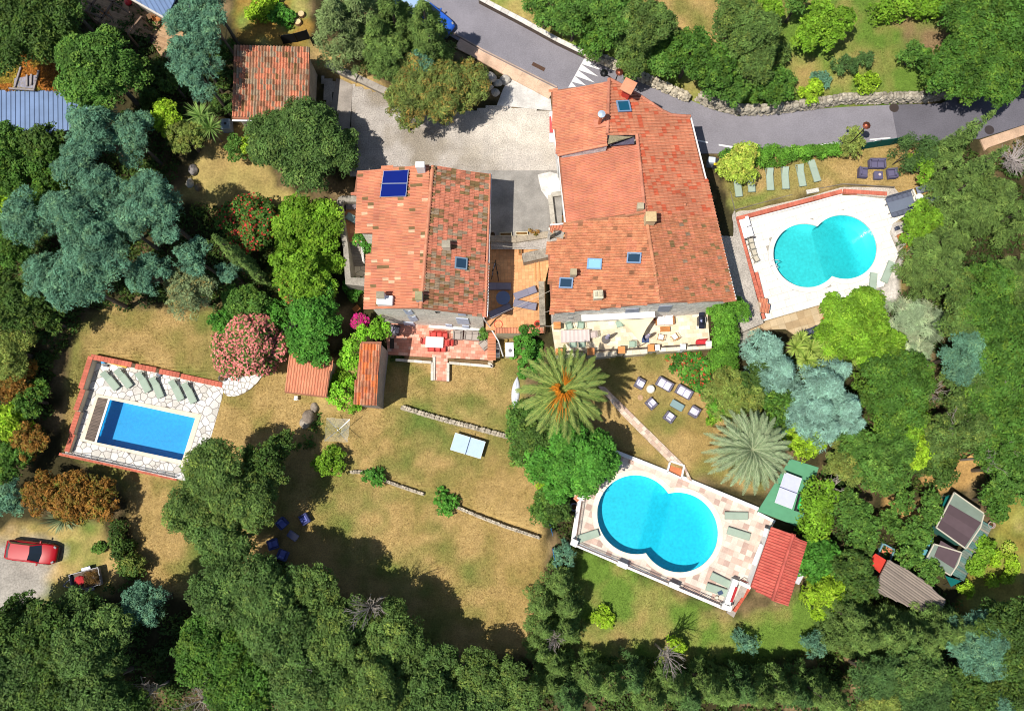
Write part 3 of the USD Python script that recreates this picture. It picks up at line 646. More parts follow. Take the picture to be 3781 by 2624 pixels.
# the step in the roof:a patch of bare stone wall and slate
sl=plane([onplane('c',1310,1300,pl2)+[0,0,.4],onplane('c',1555,1284,pl2)+[0,0,.3],onplane('c',1530,1222,plE)+[0,0,-.25]])
q=[onplane('c',x,y,sl) for x,y in ((1312,1305),(1552,1286),(1552,1222),(1420,1260))]
obj('slate_patch',MB().add(q,[(0,1,2),(0,2,3)]),'stone',bh,lin(104,98,116))
q=[onplane('c',x,y,plE+[0,0,.03]) for x,y in ((1316,1290),(1420,1250),(1540,1222),(1330,1208))]
obj('stone_patch',MB().add(q,[(0,1,2),(0,2,3)]),'rubble',bh,lin(150,140,112))
wg=[(G('c',2055,1045,4.85),G('f',2205,930,4.85)),(G('c',812,1000,5.0),G('c',862,1385,5.0)),(G('c',876,1390,4.6),G('f',768,285,4.6)),(G('f',640,298,3.4),G('f',775,286,3.4))]
for a,b in wg:obj('gutter',MB().beam(a,b,.12,.1,WHITE),'paint',bh)
chimney(bh,'f',1405,135,7.7,6.2,.62,.6,lin(196,180,150),lin(176,166,140));chimney(bh,'f',1493,225,8.4,6.6,1.0,.95,lin(206,188,150),lin(196,170,128),pots=0)
chimney(bh,'f',840,690,6.7,5.2,.62,.62,lin(186,172,148),lin(170,158,130));chimney(bh,'f',1048,880,7.2,5.4,.9,.8,lin(214,204,180),lin(206,198,172),.05,2)
chimney(bh,'c',1495,790,8.3,6.6,.85,.75,lin(196,70,56),lin(196,80,62),-.5,label='red chimney by the road');obj('chimney_cap',MB().box(G('c',1500,770,8.7),(1.0,1.1,.1),-.5,SALMON2),'tile',bh)
pb=onplane('c',1240,1105,pl1);ptp=np.append(pb[:2],pb[2]+1.75)
sv=obj('stove_pipe',MB().tube([pb-[0,0,.1],ptp],.13,10,lin(176,96,66)),'paint',bh);obj('cowl',MB().lathe([(.3,0),(.3,.08),(.05,.2)],ptp,14,lin(170,186,204)),'paint',sv)
obj('flashing',MB().add([onplane('c',x,y,pl1+[0,0,.11]) for x,y in ((1190,1075),(1300,1060),(1305,1130),(1195,1140))],[(3,2,1,0)]),'paint',bh,ROSE)
skylight(bh,'c',1455,958,plE,.95,1.15,lin(120,146,176),glass=(.01,.09,.16));skylight(bh,'f',1013,630,pl3,.85,1.15,lin(120,160,196),glass=(.25,.5,.68),label='skylight with a pale blind')
skylight(bh,'f',1345,580,pl3,.85,1.1,lin(120,146,176));skylight(bh,'f',775,790,pl3,.85,1.1,lin(120,146,176))
for x,y in ((1777,130),(1940,760)):obj('roof_vent',MB().lathe([(.13,0),(.13,.15),(.05,.25)],onplane('f',x,y,plE),10,SALMON),'tile',bh)
obj('roof_vent',MB().lathe([(.13,0),(.13,.15),(.05,.25)],onplane('c',1225,1335,pl2),10,SALMON),'tile',bh)
b0,b1=W3.exterior.coords[3],EAST.exterior.coords[8]
ib=np.array(max(getattr(inn,'geoms',[inn]),key=lambda g:g.area).exterior.coords)
near=lambda P:ib[np.argmin(((ib-np.array(P)[:2])**2).sum(1))]
s0,s1,s2=near(b0),near(r3),near(b1)
for pts in ([(1280,1010),(1390,1002),(1385,1042),(1272,1044)],[(1560,985),(1670,978),(1640,1030),(1545,1030)]):panel(bh,'shutter','f',pts,s0 if pts[0][0]<1500 else s1,s1 if pts[0][0]<1500 else s2,'wood',lin(150,156,172),.06)
A_,B_=onwall('f',905,1082,s0,s1,.3),onwall('f',1522,1052,s0,s1,.3);obj('awning_case',MB().beam(A_,B_,.5,.22,WHITE),'paint',bh)
for pts in ([(800,1040),(845,1043),(835,1055),(792,1052)],[(795,1076),(835,1076),(830,1092),(790,1086)]):panel(bh,'shutter','f',pts,s0,s1,'wood',WHITE*.6,.04)
porch=obj('porch_roof',solid(PG('f',[(636,300),(770,288),(768,340),(640,346)],3.2),3.2,3.05,SALMON*.6),'tile',bh)
PP=PG('f',[(636,300),(770,288),(768,340),(640,346)],3.3);tiled(porch,PP,np.array([.06,.18,3.3-.06*PP.centroid.x-.18*PP.centroid.y]),tcol([SALMON,ROSE],[.6,.4]),.4,.235)
for x in (640,755):
    c=G('f',x,330,3.0);obj('porch_post',MB().box((c[0],c[1],1.5),(.2,.2,3.),0,WALLC),'stone',bh)
# west side:white parapet blocks,door and steps seen from above
for y0_,y1_,c in ((1000,1040,WHITE),(1045,1185,lin(196,84,84)),(1190,1270,WHITE)):
    a,b=G('c',806,y0_,2.6),G('c',822,y1_,2.6);obj('door_canopy',MB().box(((a+b)/2),(.35,abs(a[1]-b[1]),.14),0,c,ch=.02),'paint',bh)

#----garage at the top left
ga=thing('garage',label='square garage with a patchy red and grey tile roof above the courtyard',cat='garage')
gz1,gz0=4.5,3.7
plg=plane([G('b',30,403,gz1),G('b',707,420,gz1),G('b',700,1075,gz0),G('b',18,1060,gz0)])
gp=Polygon([onplane('b',x,y,plg)[:2] for x,y in ((30,403),(707,420),(700,1076),(18,1060))])
obj('wall',solid(gp.buffer(-.3),plg-[0,0,.2],-.3,lin(168,156,140)),'rubble',ga)
gr=obj('roof',solid(gp,plg-[0,0,.04],plg-[0,0,.2],SALMON*.5),'tile',ga)
tiled(gr,gp,plg,tcol([SALMON*1.02,OLDGREY*1.15,lin(150,110,84),MOSS,lin(170,130,104)],[.4,.27,.15,.05,.13],.5,11,.5),.46,.25,limit=300,mat='old_tile')
obj('gutter',MB().beam(G('b',18,1066,gz0-.1)-[0,.1,0],G('b',700,1082,gz0-.1)-[0,.1,0],.12,.1,WHITE),'paint',ga)
#----two small outbuildings by the pool path
sh=thing('garden_shed',label='low shed with a plain salmon corrugated tile roof near the pink oleander',cat='shed')
pls=plane([G('k',715,912,-.3),G('k',1140,964,-.3),G('k',668,1302,-.75),G('k',1080,1352,-.75)])
spo=Polygon([onplane('k',x,y,pls)[:2] for x,y in ((715,912),(1140,964),(1110,1130),(1080,1352),(668,1302))])
obj('wall',solid(spo.buffer(-.2),pls-[0,0,.15],-3.6,lin(190,180,160)),'plaster',sh)
sr=obj('roof',solid(spo,pls-[0,0,.04],pls-[0,0,.15],SALMON*.5),'tile',sh);tiled(sr,spo,pls,tcol([SALMON2*1.03,SALMON*1.05],[.6,.4],seed=12),.55,.235,.085,limit=160)
st=thing('stone_barn',label='tall narrow grey stone barn with ivy on its orange barrel tile roof',cat='barn')
plb=plane([G('k',1420,800,1.9),G('k',1615,800,1.9),G('k',1560,1422,1.3),G('k',1345,1405,1.3)])
bpo=Polygon([onplane('k',x,y,plb)[:2] for x,y in ((1420,800),(1618,798),(1558,1424),(1340,1405))])
obj('wall',solid(bpo.buffer(-.12),plb-[0,0,.15],-3.8,lin(158,148,140)),'rubble',st)
br=obj('roof',solid(bpo,plb-[0,0,.04],plb-[0,0,.16],SALMON*.5),'tile',st);tiled(br,bpo,plb,tcol([ORANGE*.9,lin(206,122,74),lin(178,112,84),lin(190,140,110)],[.4,.3,.2,.1],seed=13),.5,.27,.12,limit=140,mat='old_tile')
#----pool house
ph=thing('pool_house',label='white pool house with a red ridged tile roof beside the patchwork pool deck',cat='pool house')
ra,rbb=G('n',1853,745,.0),G('n',1702,1226,.0)
pw1=plane([ra,rbb,G('n',1690,690,-.75),G('n',1538,1130,-.75)]);pe1=plane([ra,rbb,G('n',1940,800,-.5),G('n',1808,1262,-.5)])
PW=Polygon([G('n',1853,745,0)[:2],G('n',1702,1226,0)[:2],G('n',1538,1130,-.75)[:2],G('n',1690,690,-.75)[:2]]);PE=Polygon([G('n',1853,745,0)[:2],G('n',1940,800,-.5)[:2],G('n',1808,1262,-.5)[:2],G('n',1702,1226,0)[:2]])
pin=PW.union(PE).buffer(.02).buffer(-.2);wmb=MB()
for P,pl in ((PW,pw1),(PE,pe1)):solid(P.buffer(.02).intersection(pin),pl-[0,0,.15],-4.4,WHITE,wmb)
obj('wall',wmb,'plaster',ph)
RED=lin(188,92,80)
for P,pl,s_ in ((PW,pw1,14),(PE,pe1,15)):
    r_=obj('roof',solid(P,pl-[0,0,.04],pl-[0,0,.15],RED*.5),'tile',ph);tiled(r_,P,pl,tcol([RED,lin(194,100,86)],[.6,.4],seed=s_),.42,.235,.08,limit=150)
ridge(ph,ra+up,rbb+up,.13,RED)
c0,c1_=G('n',1672,700,-.95),G('n',1578,965,-.95)
obj('counter',MB().beam(G('n',1668,700,-2.0)-[.1,0,0],G('n',1655,760,-2.0)-[.1,0,0],.45,.1,WHITE).beam(G('n',1640,820,-2.)-[.1,0,0],G('n',1580,970,-2.)-[.1,0,0],.6,.1,WHITE),'plaster',ph)
obj('counter_base',MB().beam(G('n',1668,700,-2.6),G('n',1655,760,-2.6),.3,1.05,WHITE).beam(G('n',1640,820,-2.6),G('n',1580,970,-2.6),.35,1.05,WHITE),'plaster',ph)
#----------------------------------------------------------------pools
def basin(name,P,z,depth,liner,label,wlevel=.12):
    t=thing(name,label=label,cat='swimming pool')
    r=np.array(P.exterior.coords)[:-1]
    if area2(r)<0:r=r[::-1]
    q=[]                                     # even spacing
    for a,b in zip(r,np.roll(r,-1,0)):
        n=max(1,int(np.linalg.norm(b-a)/.25));q+=[a+(b-a)*i/n for i in range(n)]
    r=np.array(q);n=len(r);c=np.array(P.centroid.coords[0]);v,f=[np.c_[r,np.full(n,z-.02)]],[]
    S=[1,.995,.95,.88,.8,.72,.64,.56,.48,.4,.32,.24,.16,.08]
    for s in S:p=c+(r-c)*s;v.append(np.c_[p,z-depth(p)])
    for L in range(len(S)):f+=[(L*n+i,(L+1)*n+i,(L+1)*n+(i+1) % n,L*n+(i+1) % n) for i in range(n)]
    v.append(np.c_[[c],z-depth(c[None])]);v=np.vstack(v);L=len(S)*n
    f=np.array(f)[:,::-1];tri=np.vstack([f[:,[0,1,2]],f[:,[0,2,3]],[(L+i,L+(i+1) % n,len(v)-1) for i in range(n)]])
    obj('basin',(v,tri),'liner',t,liner,smooth=50)
    vw=np.vstack([np.c_[c+(r-c)*.999,np.full(n,z-wlevel)],[[*c,z-wlevel]]]);bottom=np.vstack([np.c_[c+(r-c)*.999,z-depth(c+(r-c)*.99)+.01],[[*c,z-depth(c[None])[0]+.01]]])
    # the water is a closed body:a level surface,sides and an underside that follows the floor
    rings=[np.c_[c+(r-c)*s,np.full(n,z-wlevel)] for s in (.9985,)]
    vb=[np.c_[c+(r-c)*min(s,.9985),z-depth(c+(r-c)*s)+.012] for s in S[1:]]
    V=np.vstack([[[*c,z-wlevel]],rings[0]]+vb+[[[*c,z-depth(c[None])[0]+.012]]])
    F=[(0,1+i,1+(i+1) % n) for i in range(n)]
    for L in range(len(vb)):
        a0_=1+L*n;F+=[t_ for i in range(n) for t_ in ((a0_+i,a0_+n+i,a0_+n+(i+1) % n),(a0_+i,a0_+n+(i+1) % n,a0_+(i+1) % n))]
    a0_=1+len(vb)*n;F+=[(a0_+(i+1) % n,a0_+i,len(V)-1) for i in range(n)]
    obj('water',(V,np.array(F)),'pool_water',t)
    return t
def coping(t,P,z,w,cols,step=.6,mat='paving'):
    ring=P.buffer(w,32 if P.exterior.length and len(P.exterior.coords)>12 else 1,join_style=1 if len(P.exterior.coords)>12 else 2).difference(P.buffer(-.04));c=np.array(P.centroid.coords[0])
    L=P.exterior.length;n=int(L/step);done=Polygon()
    if len(P.exterior.coords)>12:obj('coping_bed',MB().prism(ring,z-.1,z+.006),mat,t,np.array(cols)*.96)
    for i in range(n):
        a,b=P.exterior.interpolate((i+.01)/n,True),P.exterior.interpolate((i+.99)/n,True);m_=P.exterior.interpolate((i+.5)/n,True)
        pa,pb,pm=(np.array(q.coords[0]) for q in (a,b,m_));d=(pb-pa)/np.linalg.norm(pb-pa);nn=np.array([d[1],-d[0]])
        if P.contains(Point(pm+nn*.1)):nn=-nn
        wedge=Polygon([pa-nn*.3,pb-nn*.3,pb+nn*(w+.6),pa+nn*(w+.6)])
        g=ring.intersection(wedge.buffer(0)).difference(done.buffer(.008))
        if g.is_empty:continue
        g=max(getattr(g,'geoms',[g]),key=lambda q:q.area)
        done=done.union(g)
        if g.area>.01:obj('coping_stone',MB().prism(g,z-.06,z+.02),mat,t,np.array(cols)*RNG.uniform(.93,1.05))
def slope_depth(a,b,d0,d1,soft):          # depth d0 on one side of the line ab,d1 on the other
    a,b=np.array(a),np.array(b);e=(b-a)/np.linalg.norm(b-a);n=np.array([-e[1],e[0]])
    return lambda p:d0+(d1-d0)*np.clip(.5+((p-a) @ n)/soft,0,1)
CYAN=lin(64,192,192)
z1,z2,z3=-3.7,-.9,-3.1
LA,LB=G('h',1075,1200,z2)[:2],G('h',935,760,z2)[:2];LN_=np.array([-(LB-LA)[1],(LB-LA)[0]])/np.linalg.norm(LB-LA)
WATER1=PG('j',[(565,697),(1438,887),(1302,1322),(428,1137)],z1)
p1=basin('rectangular_pool',WATER1,z1,lambda p:np.full(len(p),1.55),lin(26,146,204),'rectangular deep blue pool in white crazy paving')
p2=basin('round_lobed_pool',POOL2,z2,lambda p:1.3+.95*np.clip(-(p-LA) @ LN_/3.4,0,1),CYAN,'turquoise figure of eight pool on the blinding white deck')
p3=basin('round_lobed_pool',POOL3,z3,slope_depth(G('n',800,870,z3)[:2],G('n',915,440,z3)[:2],1.85,1.35,1.7),lin(36,186,206),'bright cyan figure of eight pool on the patchwork tile deck')
CREAMC,WHITED=lin(222,212,188),lin(224,221,214)
COP1=PG('j',[(432,645),(1497,852),(1335,1375),(262,1117)],z1)
SLAT=PG('j',[(447,678),(552,694),(416,1132),(312,1102)],z1)
rng1=np.random.default_rng(51)
obj('coping',MB().prism(COP1.difference(WATER1.buffer(-.03)).difference(SLAT),z1-.04,z1+.035),'paving',p1,CREAMC)
cs=np.array([G('j',x,y,z1) for x,y in ((447,678),(552,694),(416,1132),(312,1102))])
obj('cover_box',MB().prism(SLAT,z1-.5,z1-.03),'plastic',p1,(.03,.03,.03))
for i in range(30):                            # slatted lid over the rolled pool cover
    t0,t1=(i+.12)/30,(i+.88)/30
    a,b,c_,d_=cs[0]+(cs[3]-cs[0])*t0,cs[1]+(cs[2]-cs[1])*t0,cs[1]+(cs[2]-cs[1])*t1,cs[0]+(cs[3]-cs[0])*t1
    obj('slat',MB().prism(Polygon([a[:2],b[:2],c_[:2],d_[:2]]),z1-.03,z1+.03),'wood',p1,lin(112,98,88)*RNG.uniform(.8,1.2))
obj('cover_edge',MB().beam(G('j',560,695,z1)+[0,0,.01],G('j',421,1135,z1)+[0,0,.01],.16,.08,WHITE),'paint',p1)
d1_=thing('pool_terrace',kind='structure')
D1=POOLDECK1.difference(COP1.buffer(.02));obj('mortar',MB().prism(POOLDECK1.difference(WATER1.buffer(.1)).difference(SLAT),z1-.25,z1-.012),'concrete',d1_,lin(112,104,98))
lay(d1_,'stone','stones',crazy(D1,.56,.045,rng1),z1+.005,'paving',pal([lin(222,219,214),lin(210,206,200),lin(198,194,186)],rng=rng1),.04,rng=rng1)
path=thing('garden_path',kind='structure')
lay(path,'stone','stones',crazy(PATH1,.5,.05,rng1),-3.2,'paving',pal([lin(228,226,222),lin(214,210,204)],rng=rng1),.12,rng=rng1)
obj('mortar',MB().prism(PATH1,-3.6,-3.215),'concrete',path,lin(140,130,118))
d2_=thing('pool_terrace',kind='structure')
obj('mortar',MB().prism(POOLDECK2.difference(POOL2.buffer(.1)),z2-.3,z2-.012),'concrete',d2_,lin(160,154,142))
lay(d2_,'slab','slabs',cut_grid(POOLDECK2.difference(POOL2.buffer(.42)),G('h',495,1565,z2),ang_of('h',(495,1565),(1510,1270),z2),.95,.62,.022,.5),z2,'paving',pal([WHITED,WHITED*.97,lin(234,228,216)]),.04)
coping(p2,POOL2,z2,.40,WHITED*.98)
d3_=thing('pool_terrace',kind='structure')
obj('mortar',MB().prism(POOLDECK3.difference(POOL3.buffer(.1)),z3-.3,z3-.012),'concrete',d3_,lin(190,180,164))
lay(d3_,'tile','tiles',cut_grid(POOLDECK3.difference(POOL3.buffer(.42)),G('n',450,95,z3),ang_of('n',(450,95),(1600,560),z3),.5,.5,.012),z3,'paving',pal([lin(212,200,186),lin(204,186,172),lin(194,168,154),lin(180,154,142)],[.5,.25,.15,.1]),.04)
coping(p3,POOL3,z3,.40,lin(232,220,200))
for x,y,k,z,pr in ((600,1095,'h',z2,(1,-.25)),(445,430,'n',z3,(.85,-.5))):
    c=G(k,x,y,z);d=np.array([pr[0],pr[1]])/np.hypot(*pr);s=np.array([-d[1],d[0]])
    ld=thing('pool_ladder',c,0,'steel pool ladder on the '+('white deck' if k=='h' else 'patchwork tile deck'),'ladder')
    for q in (-.25,.25):
        o=s*q;obj('rail',MB().tube([[*(o-d*.45),.02],[*(o-d*.45),.55],[*(o-d*.35),.78],[*(o-d*.05),.82],[*(o+d*.12),.6],[*(o+d*.12),-.9]],.025,8),'metal',ld,(.8,.8,.82))
    for zz in (-.3,-.6):obj('step',MB().beam([*(d*.12-s*.25),zz],[*(d*.12+s*.25),zz],.1,.03),'metal',ld,(.75,.75,.78))
#----------------------------------------------------------------terraces
def terrace(name,P,z,base,col,th=1.2,cut=None,lab=None,**kw):
    t=thing(name,kind='structure');obj('base',MB().prism(P,z-th,z-.012),'concrete',t,base)
    return t
t=terrace('patio',PATIO,-.4,lin(150,120,90),None,2.5);lay(t,'tile','tiles',cut_grid(PATIO,G('f',125,480,-.4),ang_of('f',(150,1180),(560,1160),-.4),.3,.3,.012),-.4,'paving',pal([lin(206,154,108),lin(201,149,104),lin(210,160,114)]),.03)
t=terrace('terrace',CREAM,-1.3,lin(196,186,166),None,1.6);lay(t,'tile','tiles',cut_grid(CREAM,G('f',680,1400,-1.3),ang_of('f',(690,1390),(1980,1330),-1.3),.5,.35,.012,.5),-1.3,'paving',pal([lin(218,204,178),lin(210,194,166),lin(224,212,190)]),.03)
t=terrace('terrace',PINK,-3.0,lin(150,110,96),None,.8);lay(t,'tile','tiles',cut_grid(PINK,G('g',750,985,-3),ang_of('g',(940,985),(1900,1050),-3),.42,.28,.014,.5),-3.,'paving',pal([lin(214,152,130),lin(198,134,112),lin(222,178,158),lin(206,144,124)]),.04)
TAN=TANPAVE
t=terrace('paved_yard',TAN,-1.5,lin(150,130,100),None,.6);lay(t,'slab','slabs',cut_grid(TAN,G('o',240,190,-1.5),ang_of('o',(240,190),(880,5),-1.5),.62,.62,.02),-1.5,'paving',pal([lin(186,164,130),lin(176,152,118),lin(194,174,142)]),.04)
SIDE=PG('h',[(20,240),(185,350),(200,480),(262,640),(268,702),(500,1580),(330,1650),(190,1400),(-20,300)],-.3)
t=thing('side_path',kind='structure');v_=MB().prism(SIDE,-2,-.3);obj('concrete',v_,'gravel',t,lin(176,168,158))
BAND=PG('h',[(255,632),(860,470),(1170,412),(1600,438),(1645,490),(1540,520),(1170,480),(268,706)],-.45)
t=thing('gravel_border',kind='structure');obj('gravel',MB().prism(BAND,-1.2,-.45),'gravel',t,lin(190,180,168))
t=thing('edging',(0,0,0),0,'thin dark edging strip round the lawn with six loungers','edging');pl_=GL('h',[(195,380),(255,632),(860,470),(1170,412),(1600,438)],-.3);m=MB()
for a,b in zip(pl_[:-1],pl_[1:]):m.beam(a,b,.06,.3)
obj('strip',m,'concrete',t,lin(120,112,100))
t=thing('bench',(0,0,0),0,'low pale stone bench by the lawn edge above the white deck','bench');a,b=G('h',862,478,.0),G('h',964,458,.0);obj('seat',MB().beam(a,b,.35,.1),'stone',t,lin(200,196,186))
for q in (.15,.85):obj('support',MB().box(a+(b-a)*q-[0,0,.24],(.15,.3,.4),0),'stone',t,lin(180,176,166))
RED_T=lin(188,106,86)
def capped(label,k,segs,cat='wall',body=lin(206,190,164),cap=RED_T,w=.3,mat='plaster',step=.3,name='garden_wall',capmat='paving',over=.05):
    t=thing(name,label=label,cat=cat)
    for (x0,y0),(x1,y1),zt,zb in segs:
        a,b=G(k,x0,y0,zt),G(k,x1,y1,zt);L=np.linalg.norm(b-a);d=(b-a)/L;rz=math.atan2(d[1],d[0]);c=(a+b)/2
        obj('wall_body',MB().box((c[0],c[1],(zt-.06+zb)/2),(L,w,zt-.06-zb),rz),mat,t,body)
        n=max(1,round(L/step))
        if cap is not None:
            for i in range(n):
                p=a+d*L*(i+.5)/n;obj('cap_tile',MB().box((p[0],p[1],zt-.03),(L/n-.012,w+over*2,.06),rz,ch=.01),capmat,t,np.array(cap)*RNG.uniform(.86,1.12))
    return t
capped('stepped beige wall with red brick cap along the left of the rectangular pool','j',[((370,262),(268,588),-2.65,-4.2),((293,595),(217,810),-2.8,-4.2),((242,822),(170,1045),-2.95,-4.3),((188,1050),(125,1230),-3.1,-4.4)],w=.36)
capped('wall with red brick cap stepping down behind the row of six loungers','j',[((370,264),(785,348),-2.7,-3.9),((822,362),(1033,400),-2.95,-3.9),((1065,413),(1272,452),-3.15,-3.9),((1285,462),(1732,558),-3.3,-3.9)],w=.36)
capped('thin red kerb wall under the railing of the rectangular pool','j',[((48,1252),(1245,1512),-3.75,-4.7)],w=.14,body=RED_T)
def railing(label,k,a,b,z,h,n,pillars=(),col=(.12,.1,.1),w=.025,infill='bars',name='railing'):
    a,b=G(k,*a,z),G(k,*b,z);t=thing(name,label=label,cat='railing');d=b-a
    for zz in (h,.12):obj('rail',MB().beam(a+[0,0,zz],b+[0,0,zz],.045,.045),'metal',t,col)
    L=np.linalg.norm(d);n=int(L/n)
    for i in range(n+1):
        p=a+d*i/n;post=i % 10==0
        if i<295:obj('post' if post else 'baluster',MB().beam(p+[0,0,0 if post else .12],p+[0,0,h],.05 if post else w,.05 if post else w),'metal',t,col)
    return t
railing('dark metal railing along the bottom of the rectangular pool deck','j',(130,1248),(1240,1490),-3.7,.8,.14)
# white walls and balustrades of the patchwork deck
capped('low white wall along the lawn side of the patchwork deck','n',[((452,97),(938,288),-2.7,-3.4),((1040,325),(1598,556),-2.7,-3.4)],body=WHITE,cap=WHITE,w=.22,step=1.2,capmat='plaster')
capped('white parapet base below the long railing of the patchwork deck','n',[((228,805),(1350,1285),-2.95,-4.6),((296,375),(232,790),-2.95,-4.4)],body=WHITE,cap=WHITE,w=.26,step=1.5,capmat='plaster')
railing('dark iron railing along the bottom edge of the patchwork deck','n',(245,810),(1350,1272),-2.95,.75,.16,col=(.16,.1,.08))
railing('dark iron railing along the left edge of the patchwork deck','n',(312,375),(250,790),-2.95,.75,.16,col=(.16,.1,.08))
for x,y,w_,l_ in ((595,968,.35,.8),(975,1122,.35,.8),(240,805,.5,.5),(290,470,.35,.5)):
    c=G('n',x,y,-2.1);tp=thing('pillar',(c[0],c[1],0),ang_of('n',(228,805),(1350,1285),-3),{595:'left white pillar in the long railing of the patchwork deck',975:'right white pillar in the long railing of the patchwork deck',240:'pale corner pillar at the far left of the patchwork deck',290:'white pillar in the short left railing of the patchwork deck'}[x],'pillar')
    obj('shaft',MB().box((0,0,-2.75),(l_,w_,1.1),0,ch=.02),'plaster',tp,WHITE);obj('cap',MB().box((0,0,-2.16),(l_+.08,w_+.08,.08),0,ch=.02),'plaster',tp,WHITE)
capped('white angled wall with a red panel at the stair of the patchwork deck','n',[((1432,1075),(1365,1265),-2.15,-4.4),((1330,1270),(1400,1290),-2.15,-4.4)],body=WHITE,cap=WHITE,w=.4,step=.9,capmat='plaster')
a,b=G('n',1425,1130,-2.1),G('n',1385,1240,-2.1);obj('red_board',MB().beam(a+[.12,0,0],b+[.12,0,0],.2,.08),'paint',stage.GetPrimAtPath('/World/garden_wall_005') if stage.GetPrimAtPath('/World/garden_wall_005') else None,lin(170,40,44))
stp=thing('stair',label='grey stone stair going down beside the patchwork deck',cat='stair')
for i in range(6):
    a,b=np.array([1440.,1095])+np.array([-12,36.])*i,np.array([1520.,1130])+np.array([-17,36.])*i;zz=-3.15-.18*i
    obj('tread',MB().prism(PG('n',[tuple(a),tuple(b),tuple(b+[-20,44]),tuple(a+[-16,44])],zz),zz-.5,zz),'concrete',stp,lin(164,156,148)*RNG.uniform(.9,1.1))
capped('red sided low wall along the stair by the pool house','n',[((1530,1140),(1420,1310),-3.35,-4.7)],body=lin(170,70,56),cap=lin(186,90,70),w=.16)
capped('short white wall between the deck and the pool house','n',[((1455,1095),(1540,1135),-2.6,-3.8)],body=WHITE,cap=WHITE,w=.2,step=.8,capmat='plaster')
dk=railing('short red railing by the stair of the pool house','n',(1465,1075),(1540,1105),-3.05,.8,.14,col=lin(150,50,46))
# step box at the end of the lawn path
sb=thing('entrance_step',label='white walled orange tiled step at the foot of the lawn path',cat='step')
q4=[(1310,1055),(1415,1085),(1390,1180),(1290,1130)]
obj('tread',MB().prism(PG('m',q4,-2.85),-3.3,-2.85),'paving',sb,lin(206,130,86));obj('tread',MB().prism(PG('m',[(1302,1092),(1405,1125),(1390,1175),(1290,1128)],-2.98),-3.3,-2.84),'paving',sb,lin(196,120,80))
for a,b in (((1305,1058),(1285,1135)),((1415,1088),(1395,1180)),((1285,1130),(1395,1182)),((1310,1050),(1418,1085))):
    a,b=G('m',*a,-2.55),G('m',*b,-2.55);obj('side_wall',MB().beam(a-[0,0,.3],b-[0,0,.3],.14,.6),'plaster',sb,WHITE)
gp_=thing('garden_path',kind='structure')
PA=PG('m',[(745,470),(800,475),(1420,1085),(1475,1205),(1440,1190),(1415,1100),(1310,1050),(1290,1050),(930,690)],-2.66)
lay(gp_,'slab','slabs',cut_grid(PA,G('m',745,480,-2.66),ang_of('m',(745,480),(1290,1050),-2.66),.38,.30,.02,.5,.004),-2.6,'paving',pal([lin(206,184,164),lin(196,170,150),lin(214,198,182),lin(186,160,144)]),.15)
obj('mortar',MB().prism(PA,-3,-2.62),'concrete',gp_,lin(160,146,130))
mt=thing('artificial_turf',kind='structure');obj('mat',MB().prism(MAT_P,-3.3,-2.93),'fabric',mt,lin(92,150,116))
capped('low white edge between the green mat and the deck','n',[((1590,585),(1720,650),-2.82,-3.3)],body=WHITE,cap=WHITE,w=.16,step=.8,capmat='plaster')
# brick bands of the white deck
def band(label,k,a,b,z,w,col=RED_T,step=.22,zb=None,name='brick_border'):
    t=thing(name,label=label,cat='brick border')
    for u,v in zip(a,b):
        u,v=G(k,*u,z),G(k,*v,z);L=np.linalg.norm(v-u);d=(v-u)/L;n=round(L/step);rz=math.atan2(d[1],d[0])
        for i in range(n):p=u+d*L*(i+.5)/n;obj('brick',MB().box((p[0],p[1],z-.2),(L/n-.012,w,.4),rz),'paving',t,np.array(col)*RNG.uniform(.85,1.12))
band('long red brick border on the upper edge of the white deck','h',[(268,702),(922,530)],[(918,531),(1165,468)],-.35,.34)
band('short red brick border left of the grey dining set','h',[(1172,466)],[(1540,490)],-.35,.34)
band('red brick steps down the house side of the white deck','h',[(278,712),(365,1020)],[(365,1020),(470,1380)],-.35,.3)
band('second red brick step along the white deck','h',[(440,1150)],[(495,1375)],-.55,.26)
capped('thin white coping under the brick border of the white deck','h',[((390,700),(922,562),-.6,-1.2),((922,562),(1165,492),-.6,-1.2)],body=WHITE*.9,cap=None,w=.12)
tb=thing('tiled_wall_cap',label='salmon barrel tile wall cap at the lower corner of the white deck',cat='wall cap')
TB=PG('h',[(458,1385),(538,1375),(562,1470),(478,1492)],.1);tiled(tb,TB,np.array([.02,.1,.1-.02*TB.centroid.x-.1*TB.centroid.y]),tcol([SALMON,ROSE],[.6,.4]),.4,.26,limit=30)
obj('wall_body',MB().prism(TB.buffer(-.05),-1.6,.02),'plaster',tb,lin(196,180,160))
capped('short red capped wall end at the lower corner of the white deck','h',[((486,1495),(500,1545),-.3,-1.6)],w=.26)
